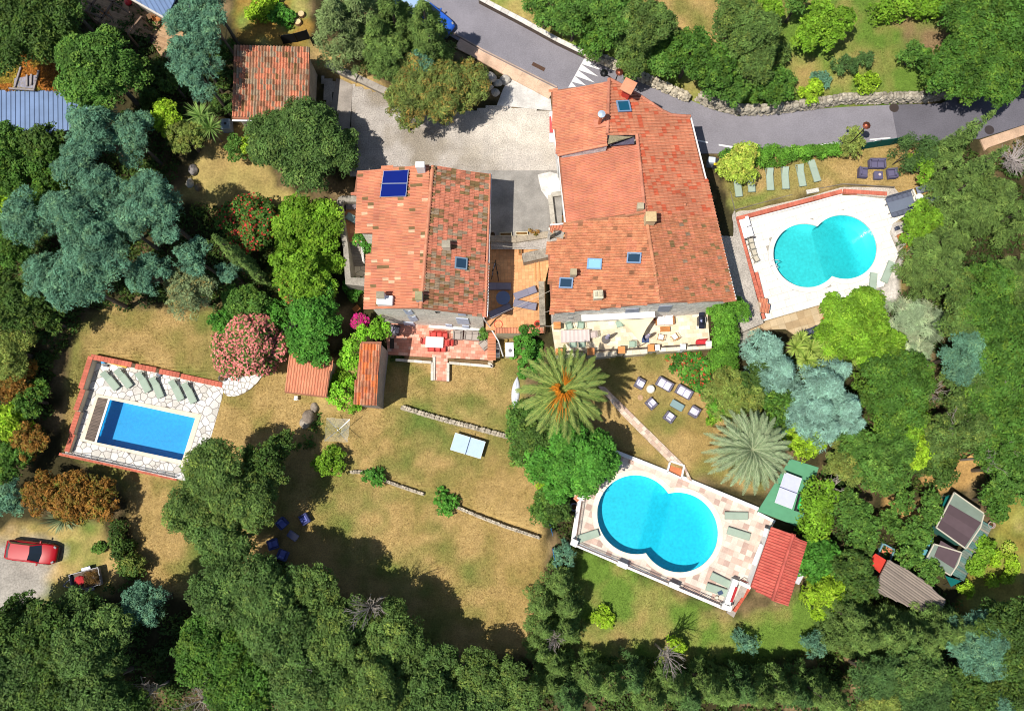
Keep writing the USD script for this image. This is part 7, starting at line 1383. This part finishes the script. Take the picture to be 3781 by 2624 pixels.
t=make_table('o',655,300,ang_of('o',(560,330),(740,270),-1.5),1.9,.95,'dark covered table under the fig tree',lin(60,66,84),lin(40,44,56))
for i,(x,y) in enumerate(((570,285),(612,270),(655,252),(700,232))):
    chair('dark','o',x,y,(x+30,y+90),['leftmost chair above the dark table by the fig','second chair above the dark table by the fig','third chair above the dark table by the fig','rightmost chair above the dark table by the fig'][i],'dark chairs by the fig tree')
for x,y,l in ((285,1290,'sunlit dark blue garden armchair at the shade edge of the lower lawn'),(185,1430,'dark blue low table in the shade below the pool corner tree'),(20,1500,'leftmost dark blue armchair half under the trees'),(95,1325,'dark blue armchair hidden by leaves of the pool corner tree'),(100,1590,'lowest dark blue armchair under the bottom wood')):
    if x==185:glass_table('l',x,y,-.6,l,.95,.6,lin(92,96,130))
    else:make_rattan('armchair',spot('l',x,y,.3),{285:-2.6,20:.3,95:-.8,100:1.2}[x],l,'armchair',None,1,lin(70,76,120),lin(104,112,176))
# rotary clothes dryer
t=thing('clothes_dryer',T('l',595,551),0,'white rotary clothes dryer with four arms on the middle lawn','clothes dryer');o=T('l',595,551);o[2]-=0
obj('pole',MB().tube([(0,0,0),(0,0,1.75)],.03,8),'metal',t,(.8,.8,.8));ends=[]
for x,y in ((470,440),(665,450),(645,640),(453,632)):
    e=G('l',x,y,o[2]+1.9)-o;ends.append(e);obj('arm',MB().tube([(0,0,1.45),e],.025,6),'metal',t,(.8,.82,.8))
m=MB()
for i in range(4):
    a,b=ends[i],ends[(i+1) % 4]
    for f_ in np.linspace(.3,1,9):
        z_=np.array([0,0,1.45*(1-f_)]);m.tube([a*f_+z_,b*f_+z_],.009,3)
obj('lines',m,'fabric',t,(.7,.72,.66),kind='stuff')
# nets,lamps
def fence(k,pts,z,h,col,label,name='mesh_fence'):
    t=thing(name,label=label,cat='fence');P=[T(k,*q) for q in pts];m=MB()
    for a,b in zip(P[:-1],P[1:]):m.beam(a+[0,0,h/2+.05],b+[0,0,h/2+.05],.03,h)
    obj('mesh',m,'fabric',t,col)
    for p in P:obj('post',MB().tube([p-[0,0,.3],p+[0,0,h+.12]],.035,6),'metal',t,np.array(col)*.6)
fence('d',[(1110,1078),(1220,1060),(1330,1045),(1410,1025)],0,1.5,lin(28,92,84),'dark green mesh fence between the lawn and the road');fence('n',[(35,445),(15,395)],0,1.6,lin(24,96,150),'upper blue mesh fence piece in the hedge');fence('n',[(70,720),(58,662)],0,1.6,lin(24,100,160),'middle blue mesh fence piece in the hedge');fence('n',[(112,1000),(90,920),(78,840)],0,1.6,lin(24,100,170),'long blue mesh fence piece beside the lower lawn')
fence('b',[(480,395),(600,378),(715,345),(745,412)],.3,1.4,(.02,.022,.025),'black sheet fence behind the garage')
def lamp(k,x,y,h,z,label,col=lin(150,84,64),arm=None):
    p=G(k,x,y,h);t=thing('street_lamp',(p[0]-(arm or (0,0))[0],p[1]-(arm or (0,0))[1],z),0,label,'street lamp');a=np.array(arm or (0,0));hh=h-z
    obj('pole',MB().tube([(0,0,-.2),(0,0,hh*.7),(a[0]*.3,a[1]*.3,hh-.1),(a[0],a[1],hh-.02)],.05,8),'metal',t,(.06,.05,.045));obj('lantern',MB().lathe([(.16,-.35),(.3,-.05),(.34,0),(.2,.12),(.05,.2)],(a[0],a[1],hh),8),'metal',t,col);obj('finial',MB().lathe([(.05,.2),(.03,.3)],(a[0],a[1],hh),8),'metal',t,(.1,.08,.07))
lamp('d',1168,902,4.2,0,'street lamp over the road beside the clipped hedge',arm=(.5,.6));lamp('c',1420,645,4.5,0,'street lamp above the road by the farmhouse corner',arm=(.3,.5));lamp('c',1283,655,5.5,4.0,'black bracket lamp at the tip of the farmhouse roof',(.03,.03,.03),arm=(-.8,.5))
#----------------------------------------------------------------vehicles
def car(k,rear,front,z,label,paint,W=1.75,roofcol=None,h=1.46):
    a,b=G(k,*rear,z+.7),G(k,*front,z+.7);L=np.linalg.norm((b-a)[:2]);c=(a+b)/2;t=thing('parked_car',(c[0],c[1],z),math.atan2(*(b-a)[[1,0]]),label,'car')
    xs=np.array([-1,-.97,-.86,-.6,-.2,.2,.5,.78,.93,1.])*L/2;hw=np.array([.66,.76,.84,.875,.875,.875,.875,.84,.74,.55])*W/1.75;top=np.array([.62,.86,.93,.95,.95,.94,.92,.82,.7,.56]);V,F=[],[]
    for x,w,q in zip(xs,hw,top):
        V+=[(x,-w*.96,.22),(x,-w,.5),(x,-w*.97,q-.1),(x,-w*.86,q),(x,0,q+.03),(x,w*.86,q),(x,w*.97,q-.1),(x,w,.5),(x,w*.96,.22)]
    n=len(xs);F=[(i*9+j,(i+1)*9+j,(i+1)*9+(j+1) % 9,i*9+(j+1) % 9) for i in range(n-1) for j in range(9)];F=np.array(F);F=np.vstack([F[:,[0,1,2]],F[:,[0,2,3]],[(0,j,j+1) for j in range(1,8)],[((n-1)*9,(n-1)*9+j+1,(n-1)*9+j) for j in range(1,8)]])
    obj('body',(np.array(V),F[:,::-1]),'car_paint',t,paint,smooth=50)
    gx=np.array([-.9,-.66,.08,.42])*L/2;bw,rw=.8*W/1.75,.6*W/1.75       # glasshouse:base and roof outlines
    base=[(gx[0],-bw*.9,.92),(gx[3],-bw*.95,.93),(gx[3]+.16,0,.95),(gx[3],bw*.95,.93),(gx[0],bw*.9,.92),(gx[0]-.05,0,.92)];rf=[(gx[1],-rw,h),(gx[2],-rw,h),(gx[2]+.1,0,h+.02),(gx[2],rw,h),(gx[1],rw,h),(gx[1]-.06,0,h+.02)]
    Vg=np.array(base+rf);Fg=np.array([(i,(i+1) % 6,6+(i+1) % 6,6+i) for i in range(6)])
    nm=['side_window','windscreen','windscreen','side_window','rear_window','rear_window']
    for key in ('side_window','windscreen','rear_window'):
        sel=[i for i in range(6) if nm[i]==key]
        if key=='side_window':
            for i in sel:obj(key,(Vg[Fg[i]],np.array([(0,1,2,3)])),'cell',t,(.015,.018,.022))
        else:obj(key,(Vg[Fg[sel].ravel()],np.arange(4*len(sel)).reshape(-1,4)),'cell',t,(.02,.03,.045))
    obj('roof',MB().add(np.array([(q[0],q[1]*1.02,q[2]+.012) for q in rf]+[((gx[1]+gx[2])/2,0,h+.05)]),[(i,(i+1) % 6,6) for i in range(6)]),'car_paint',t,paint if roofcol is None else roofcol,smooth=60)
    for i,j in ((0,6),(1,7),(3,9),(4,10)):obj('pillar',MB().beam(Vg[i]+[0,0,.01],Vg[j]+[0,0,.01],.09,.05),'car_paint',t,paint)
    for x in (-.62,.62):
        for s in (-1,1):
            w=obj('wheel',MB().lathe([(.31,-.1),(.32,0),(.31,.1)],(0,0,0),18),'plastic',t,(.015,.015,.016));xf=UsdGeom.Xformable(w);xf.AddTranslateOp().Set(Gf.Vec3d(x*L/2,s*W*.46,.31));xf.AddRotateXOp().Set(90)
    for s in (-1,1):
        obj('headlight',MB().box((.9*L/2,s*.62*W/1.75,.73),(.24,.16,.09),s*-.5,ch=.02),'cell',t,(.25,.26,.28));obj('wing_mirror',MB().box((gx[3]-.12,s*(W/2+.06),.96),(.12,.2,.14),0,ch=.02),'car_paint',t,paint);obj('tail_light',MB().box((-.955*L/2,s*.6*W/1.75,.8),(.1,.22,.12),0,ch=.02),'plastic',t,(.3,.01,.01))
    obj('bumper',MB().box((.985*L/2,0,.38),(.12,1.3*W/1.75,.22),0,ch=.04),'plastic',t,(.05,.05,.055))
car('q',(22,288),(217,312),-4.45,'red hatchback on the parking place at the left edge',lin(170,16,30));car('D',(893,-14),(1012,70),.02,'blue car parked by the road under the conifers',lin(40,92,190),1.9,lin(150,176,216),1.6)
p=T('q',335,405,.6);tr=thing('trailer',p,ang_of('q',(262,425),(392,390),-4.4),'grey box trailer with a red cloth and brush in it','trailer');TG=lin(110,114,124)
for s in (-1,1):obj('side_panel',MB().box((0,s*.73,.75),(2.5,.04,.4)),'paint',tr,TG);obj('end_panel',MB().box((s*1.25,0,.75),(.04,1.42,.4)),'paint',tr,TG)
obj('floor',MB().box((0,0,.55),(2.46,1.42,.05)),'wood',tr,lin(96,84,74));obj('drawbar',MB().beam((-1.25,-.5,.5),(-2.1,0,.5),.08,.08).beam((-1.25,.5,.5),(-2.1,0,.5),.08,.08),'metal',tr,TG)
for s in (-1,1):obj('mudguard',MB().box((.1,s*.9,.62),(.8,.26,.05),0,ch=.02),'metal',tr,TG*.8);w=obj('wheel',MB().lathe([(.29,-.09),(.3,0),(.29,.09)],(0,0,0),16),'plastic',tr,(.02,.02,.02));xf=UsdGeom.Xformable(w);xf.AddTranslateOp().Set(Gf.Vec3d(.1,s*.9,.3));xf.AddRotateXOp().Set(90)
rg=np.random.default_rng(5);m=trimesh.creation.icosphere(subdivisions=3);v=m.vertices*(1+.5*(meshkit.fbm(m.vertices*3,3,3)[:,None]-.5));obj('red_cloth',(v*[.42,.4,.16]+p+[0,0,0],m.faces),'fabric',None,lin(176,52,56),smooth=40,label='crumpled red cloth lying in the trailer',cat='cloth') ;UsdGeom.Xformable(stage.GetPrimAtPath('/World/red_cloth')).AddTranslateOp().Set(Gf.Vec3d(-.55,-.12,.72))
C=np.c_[rg.uniform(-.1,1.0,24),rg.uniform(-.55,.55,24),rg.uniform(.6,.75,24)];v,f,tt=leaves(rg,C @ np.array([[1,0,0],[0,1,0],[0,0,1]]),np.full(24,.2),900,.3,.03,lin(150,116,66),lin(90,80,50),.4);cut=thing('cuttings',p,ang_of('q',(262,425),(392,390),-4.4),'dry garden cuttings heaped in the trailer','cuttings');obj('twigs',(v,f),'leaf',cut,tt,kind='stuff')
#----------------------------------------------------------------buildings at the corners
def seamed(name,label,cat,k,pts,z,zb,col,ang,step,wallc=lin(150,140,126),th=.12,slope=0.,seam='seam',sc=None,mat='roof_metal'):
    t=thing(name,label=label,cat=cat);P=PG(k,pts,z);obj('wall',MB().prism(P.buffer(-.25),zb,z-th),'plaster',t,wallc);rf=obj('roof',MB().prism(P,z-th,z),mat,t,col);d,n=np.array([math.cos(ang),math.sin(ang)]),np.array([-math.sin(ang),math.cos(ang)]);r=np.array(P.exterior.coords) @ n;c0=np.array(P.centroid.coords[0])
    for q in np.arange(r.min()+step*.5,r.max(),step):
        ln=LineString([n*q+d*((c0 @ d)-30),n*q+d*((c0 @ d)+30)]).intersection(P)
        if ln.is_empty or ln.length<.3:continue
        e=np.array(ln.coords);obj(seam,MB().beam([*e[0],z+.02],[*e[-1],z+.02],.045,.06),mat,rf,np.array(col)*.72 if sc is None else sc)
    return t
BLUEM=lin(108,132,170)
seamed('annex','low building with a blue standing seam metal roof on the left edge','building','a',[(-260,800),(650,812),(800,985),(700,1145),(180,1235),(-260,1235)],1.9,-2,BLUEM,ang_of('a',(0,800),(0,1230),2.),.40)
fr_=thing('flat_roof_building',label='flat roofed building covered in rust and yellow sedum at the left edge',cat='building');FP=PG('a',[(-260,400),(0,400),(330,440),(600,420),(660,800),(-260,800)],2.0);obj('wall',MB().prism(FP.buffer(-.05),-1.5,1.9),'plaster',fr_,lin(150,130,110));obj('roof',MB().prism(FP,1.9,2.0),'soil',fr_,lin(150,112,52))
rg=np.random.default_rng(88);x0,y0,x1,y1=FP.bounds;q=np.c_[rg.uniform(x0,x1,2600),rg.uniform(y0,y1,2600)];q=q[shapely.contains_xy(FP,q[:,0],q[:,1])];nz=meshkit.fbm(np.c_[q*.6,np.zeros(len(q))],3,4)
for sel,cc,nm_ in ((nz>.5,lin(176,116,44),'sedum'),(nz<=.5,lin(160,142,52),'sedum')):
    v,f,tt=leaves(rg,np.c_[q[sel],np.full(sel.sum(),2.0)],np.full(sel.sum(),.2),500,.14,.1,cc,lin(140,84,40),.35,up=.9);obj(nm_,(v,f),'leaf',fr_,tt,kind='stuff')
fm=thing('timber_frame',label='grey weathered timber frame lying on the sedum roof',cat='frame')
obj('sheet',MB().prism(PG('a',[(130,700),(330,670),(310,790),(120,780)],2.2),2.12,2.2),'wood',fm,lin(140,138,150))
for a,b in (((185,600),(130,780)),((280,665),(275,760)),((240,670),(240,770)),((345,630),(300,800)),((80,790),(305,805))):obj('beam',MB().beam(G('a',*a,2.3),G('a',*b,2.3),.14,.12),'wood',fm,lin(150,142,140)*RNG.uniform(.8,1.1))
dk=thing('wooden_deck',kind='structure');DP=PG('a',[(600,-120),(1120,-120),(1480,165),(1600,245),(1690,275),(1500,525),(1430,495),(1330,340),(1160,300),(880,200),(700,60)],.55);obj('joists',MB().prism(DP,-.6,.5),'wood',dk,lin(80,64,50))
lay(dk,'plank','planks',cut_grid(DP,G('a',1330,340,.55),ang_of('a',(1160,300),(1690,275),.5)-.42,3.2,.17,.014,.5),.55,'wood',pal([lin(172,140,106),lin(160,128,96),lin(182,150,116)]),.04)
seamed('cottage','cottage with a blue seamed metal roof on the top edge','cottage','a',[(1100,-60),(1480,165),(1590,-60),(1540,-200),(1100,-200)],3.0,.4,BLUEM,ang_of('a',(1250,0),(1290,70),3.),.36)
fl=obj('eaves_board',MB().beam(G('a',1110,-40,2.95),G('a',1482,172,2.95),.16,.16),'paint',stage.GetPrimAtPath('/World/cottage'),lin(196,190,180))
dh=thing('dark_shed',label='dark roofed shed right of the blue cottage roof',cat='shed');DS=PG('a',[(1500,160),(1590,-60),(1780,-60),(1640,250)],2.4);obj('wall',MB().prism(DS.buffer(-.1),.3,2.3),'wood',dh,lin(60,56,60));obj('roof',MB().prism(DS,2.3,2.42),'roof_metal',dh,lin(46,50,66))
pg=thing('pergola',label='open timber pergola over the left of the wooden deck',cat='pergola')
for a,b in (((600,60),(720,-30)),((740,-10),(1010,170)),((885,200),(1040,-20)),((760,95),(920,170)),((930,-30),(1160,120)),((1140,305),(1265,150)),((780,95),(860,-10))):obj('beam',MB().beam(G('a',*a,2.7),G('a',*b,2.7),.14,.16),'wood',pg,lin(120,98,80)*RNG.uniform(.85,1.15))
for x,y in ((885,200),(1140,305),(760,95),(1265,150)):q=G('a',x,y,2.7);obj('post',MB().beam([q[0],q[1],.2],[q[0],q[1],2.65],.14,.14),'wood',pg,lin(110,90,74))
t=thing('barbecue',spot('a',1200,90)*[1,1,0]+[0,0,.56],0,'round kettle barbecue with a red lid on the wooden deck','barbecue');obj('bowl',MB().lathe([(.1,.45),(.28,.6),(.32,.8)],(0,0,0),16),'metal',t,(.03,.03,.035));obj('lid',MB().lathe([(.33,.8),(.3,.95),(.16,1.06),(.04,1.1)],(0,0,0),16),'paint',t,lin(206,44,52))
for a in (0,2.1,4.2):obj('leg',MB().tube([(.15*math.cos(a),.15*math.sin(a),.5),(.36*math.cos(a),.36*math.sin(a),0)],.02,5),'metal',t,(.1,.1,.1))
for x,y,rz_,l in ((1440,215,.4,'wooden chair on the deck near the blue cottage'),(985,160,.7,'wooden chair beside the table under the pergola')):
    q=spot('a',x,y)*[1,1,0]+[0,0,.56];copy(CH['wood'],q,rz_,l,'wooden folding chairs')
t=thing('garden_table',spot('a',1390,195)*[1,1,0]+[0,0,.56],.5,'small slatted table beside the deck chair','table')
for i in range(5):obj('slat',MB().box((0,-.2+i*.1,.6),(.7,.08,.03)),'wood',t,lin(120,92,66))
for sx in (-.3,.3):obj('leg',MB().box((sx,0,.29),(.05,.45,.58)),'wood',t,lin(110,84,60))
t=thing('door_mat',spot('a',1370,375)*[1,1,0]+[0,0,.565],-.25,'dark grid mat at the lower end of the wooden deck','mat')
for i in range(6):obj('strip',MB().box((0,(i-2.5)*.13,.01),(.8,.11,.02)),'wood',t,lin(60,52,48))
t=thing('paint_tub',spot('a',1590,240)*[1,1,0]+[0,0,.56],0,'white tub with a pink lid by the dark shed','tub');obj('tub',MB().lathe([(.15,0),(.17,.32)],(0,0,0),14),'plastic',t,WHITE);obj('lid',MB().lathe([(.17,.32),(.17,.35),(.1,.36)],(0,0,0),14),'plastic',t,lin(206,130,140))
t=thing('ladder',spot('b',270,1145),-.12,'pale ladder lying below the garage','ladder')
for s in (-1,1):obj('rail',MB().beam((-.7,s*.18,.06),(.7,s*.18,.06),.04,.06),'wood',t,lin(196,190,176))
for i in range(6):obj('rung',MB().beam((-.6+i*.24,-.18,.06),(-.6+i*.24,.18,.06),.03,.03),'wood',t,lin(196,190,176))
t=thing('water_tank',spot('a',2015,1110,.8),.1,'pale blue grey crate at the lower left corner of the garage','crate');obj('tank',MB().box((0,0,.45),(.85,.95,.9),0,ch=.05),'plastic',t,lin(150,166,186));obj('cap',MB().lathe([(.12,.9),(.12,.95)],(0,0,0),12),'plastic',t,(.05,.05,.06))
#--camp at the lower right
def cabin(label,pts,z,dark,strip,name='mobile_home'):
    t=thing(name,label=label,cat='cabin');P=PG('p',pts,z);obj('wall',MB().prism(P.buffer(-.12),-4.2,z-.1),'plaster',t,lin(60,110,100));rf=obj('roof',MB().prism(P,z-.1,z),'roof_metal',t,lin(116,130,118));cv=PG('p',dark,z+.05);n0=GL('p',dark,z+.05)
    for i in range(strip):                     # dark felt sheets,lapped
        a,b,c,d=n0[0],n0[1],n0[2],n0[3];u0,u1=i/strip,(i+1.04)/strip;obj('felt_sheet',MB().prism(Polygon([(a+(d-a)*u0)[:2],(b+(c-b)*u0)[:2],(b+(c-b)*u1)[:2],(a+(d-a)*u1)[:2]]),z+.004,z+.03+.006*(i % 2)),'fabric',rf,lin(88,74,78)*RNG.uniform(.88,1.1))
    e=np.array(P.exterior.coords);[obj('edge_trim',MB().beam([*e[i],z],[*e[i+1],z],.1,.14),'paint',rf,lin(190,184,166)) for i in range(len(e)-1)]
    return t
cabin('large cabin with a dark felted flat roof in the camp',[(1420,268),(1672,445),(1640,560),(1518,740),(1268,562)],-1.2,[(1385,365),(1650,520),(1515,722),(1282,560)],3)
cabin('smaller cabin with a dark felted roof below the large one',[(1250,700),(1482,772),(1450,870),(1388,965),(1178,838)],-1.6,[(1310,672),(1480,772),(1422,905),(1256,800)],2)
dk2=thing('camp_deck',kind='structure');DK=PG('p',[(1655,500),(1745,555),(1505,1015),(1392,950),(1480,770),(1520,735)],-3.3);obj('joists',MB().prism(DK,-4.2,-3.34),'wood',dk2,lin(50,70,66));lay(dk2,'plank','planks',cut_grid(DK,G('p',1745,555,-3.3),ang_of('p',(1655,500),(1745,555),-3.3),6.,.2,.02),-3.3,'wood',pal([lin(108,120,110),lin(84,116,110),lin(132,126,112)]),.04)
for pts,l,z in (([(1345,968),(1482,1012),(1395,1062)],'teal awning at the lower tip of the camp deck',-2.6),([(1172,640),(1242,650),(1212,724),(1165,690)],'upper pale teal parasol beside the cabins',-2.2),([(1155,735),(1200,750),(1185,800),(1150,790)],'lower pale teal parasol beside the cabins',-2.2),([(1350,300),(1410,290),(1360,390),(1320,380)],'dark teal awning on the left of the large cabin',-2.)):
    t=thing('awning',label=l,cat='awning');P=PG('p',pts,z);obj('cloth',MB().prism(P,z-.02,z+.01),'fabric',t,lin(90,150,160) if 'pale' in l else lin(20,96,92))
    for x_,y_ in list(P.exterior.coords)[:-1][:3]:obj('pole',MB().tube([(x_,y_,-4),(x_,y_,z)],.02,5),'metal',t,(.4,.4,.4))
cs_=thing('corrugated_shed',label='shed with a weathered grey corrugated roof in the camp',cat='shed');CP=[(865,835),(960,880),(1160,1000),(1352,1180),(1300,1290),(1180,1290),(800,1120),(750,1060)];P=PG('p',CP,-1.6);obj('wall',MB().prism(P.buffer(-.2),-4.2,-1.75),'wood',cs_,lin(96,84,76));rf=obj('roof',MB().prism(P,-1.75,-1.66),'roof_metal',cs_,lin(130,120,112));an=ang_of('p',(870,840),(1350,1180),-1.6);n=np.array([-math.sin(an),math.cos(an)]);d=np.array([math.cos(an),math.sin(an)]);r=np.array(P.exterior.coords) @ n;c0=np.array(P.centroid.coords[0])
for q in np.arange(r.min()+.1,r.max(),.2):
    ln=LineString([n*q+d*(c0 @ d-20),n*q+d*(c0 @ d+20)]).intersection(P)
    for g_ in getattr(ln,'geoms',[ln]):
        if g_.is_empty or g_.length<.2:continue
        e=np.array(g_.coords);obj('corrugation',MB().tube([[*e[0],-1.64],[*e[-1],-1.64]],.085,6),'roof_metal',rf,lin(142,130,120)*RNG.uniform(.75,1.1))
t=thing('tarpaulin',label='torn red tarpaulin at the end of the corrugated shed',cat='tarpaulin');rg=np.random.default_rng(12);obj('sheet',MB().prism(PG('p',[(760,780),(872,850),(835,960),(770,1030),(720,1040),(800,950),(700,870),(680,850)],-2.2),-2.25,-2.2),'fabric',t,lin(196,66,54))
t=thing('paddling_tub',spot('p',845,772,.3),ang_of('p',(810,750),(885,790),-3.8),'blue tub with an orange inside above the red tarpaulin','tub');obj('tub',MB().box((0,-.55,.2),(1.2,.12,.4)).box((0,.55,.2),(1.2,.12,.4)).box((-.55,0,.2),(.12,1.,.4)).box((.55,0,.2),(.12,1.,.4)),'plastic',t,lin(110,150,160));obj('lining',MB().box((0,0,.08),(1.,1.,.1)),'fabric',t,lin(206,130,96))
t=thing('storage_box',spot('n',1920,515,.5),ang_of('n',(1905,560),(1930,465),-2.9),'dark open box with a green cover beside the green mat','box')
for s in (-1,1):obj('side_panel',MB().box((0,s*.38,.25),(1.5,.06,.5)),'wood',t,lin(50,52,54));obj('end_panel',MB().box((s*.72,0,.25),(.06,.7,.5)),'wood',t,lin(50,52,54))
obj('cover',MB().lathe([(.22,0),(.3,.1),(.26,.26),(.1,.34)],(0,0,.12),16,sx=2.0,tint=lin(30,190,90)),'plastic',t)
t=thing('gas_bottle_box',spot('n',1888,1065,.4),ang_of('n',(1870,1100),(1905,1035),-4),'pale grey box on the outer side of the pool house','box');obj('case',MB().box((0,0,.4),(.95,.4,.75),0,ch=.03),'paint',t,lin(200,200,206));obj('knob',MB().lathe([(.1,0),(.1,.06)],(.55,0,.6),12),'plastic',t,lin(60,110,170))
t=thing('tiled_pillar_cap',label='salmon tiled cap left of the patchwork deck',cat='wall cap');P=PG('n',[(243,425),(290,425),(275,495),(235,490)],-2.2);obj('pillar',MB().prism(P.buffer(-.04),-4,-2.3),'plaster',t,lin(200,186,164));tiled(t,P,np.array([-.12,.12,-2.2+.12*P.centroid.x-.12*P.centroid.y]),tcol([SALMON2,SALMON],[.5,.5]),.45,.24,.08,limit=20)
t=thing('towel',G('n',1316,1172,-2.72),.4,'dark blue towel on the lounger by the railing corner','towel');obj('cloth',MB().box((0,0,0),(.42,.32,.03),0,ch=.01),'fabric',t,lin(70,86,110))
t=thing('paper_bag',spot('n',1285,1205),.5,'small pale bag on the floor by the lowest lounger','bag');obj('bag',MB().lathe([(.1,0),(.16,.12),(.1,.24),(.05,.22)],(0,0,0),9,sx=1.3),'fabric',t,lin(214,206,186))
t=thing('garden_sofa',G('e',322,640,-.58),0,'dark framed sofa with a grey seat on the balcony','sofa');obj('frame',MB().box((0,.42,.35),(1.25,.14,.7),0,ch=.03).box((-.62,0,.25),(.12,.95,.5)),'rattan',t,lin(60,58,66));obj('cushion',MB().box((.02,-.05,.34),(1.05,.75,.16),0,ch=.04),'fabric',t,lin(112,106,112))
glass_table('e',330,800,0,'pale blue glass table on the balcony',.8,.48,lin(136,156,172));UsdGeom.Xformable(stage.GetPrimAtPath('/World/coffee_table_006') or stage.GetPrimAtPath('/World/coffee_table')).GetOrderedXformOps()[0].Set(Gf.Vec3d(*map(float,G('e',330,800,-.58))))
t=thing('speaker_box',spot('j',1075,452),-.2,'small grey box behind the third lounger of the six','box');obj('case',MB().box((0,0,.15),(.4,.26,.3),0,ch=.02),'plastic',t,lin(96,104,120));t=thing('pump_box',spot('j',535,358),-.2,'small grey box at the corner of the red capped walls','box');obj('case',MB().box((0,0,.12),(.4,.2,.24),0,ch=.02),'plastic',t,lin(90,94,104))
t=thing('beach_mat',spot('j',655,350)+[0,0,.25],-.28,'rolled yellow beach mat along the red capped wall','mat');obj('roll',MB().tube([(-.9,0,0),(.9,0,0)],.1,10),'fabric',t,lin(214,170,84));t=thing('blue_toy',spot('j',522,328)+[0,0,.3],.2,'small bright blue toy at the top left wall corner','toy');obj('body',MB().box((0,0,.1),(.32,.26,.2),0,ch=.04),'plastic',t,lin(60,150,206))
obj('skimmer_cover',MB().prism(PG('j',[(500,560),(580,575),(570,602),(495,588)],-3.69),-3.72,-3.68),'plastic',None,lin(214,210,206),label='rectangular skimmer cover in the crazy paving',cat='cover')
t=thing('flag_stand',spot('k',790,1360),0,'white folded chair under the lower edge of the salmon shed roof','chair');obj('seat',MB().box((0,0,.4),(.3,.35,.04)),'plastic',t,WHITE)
for s in (-.13,.13):obj('leg',MB().beam((s,.15,0),(s,-.15,.8),.03,.03),'plastic',t,WHITE);obj('stretcher',MB().beam((s,-.15,0),(s,.15,.4),.03,.03),'plastic',t,WHITE)
for a,b,l in (((125,462),(350,482),'thin cable from the stone house over the orange patio, upper'),((130,1085),(655,845),'long cable from the stone house to the farmhouse'),((590,1030),(650,1015),'short cable by the farmhouse wall'),((600,1150),(680,1145),'lower short cable by the farmhouse corner')):
    obj('cable',MB().tube([G('f',*a,2.2),(G('f',*a,2.2)+G('f',*b,2.2))/2-[0,0,.15],G('f',*b,2.2)],.016,5),'plastic',None,lin(190,180,166),label=l,cat='cable')
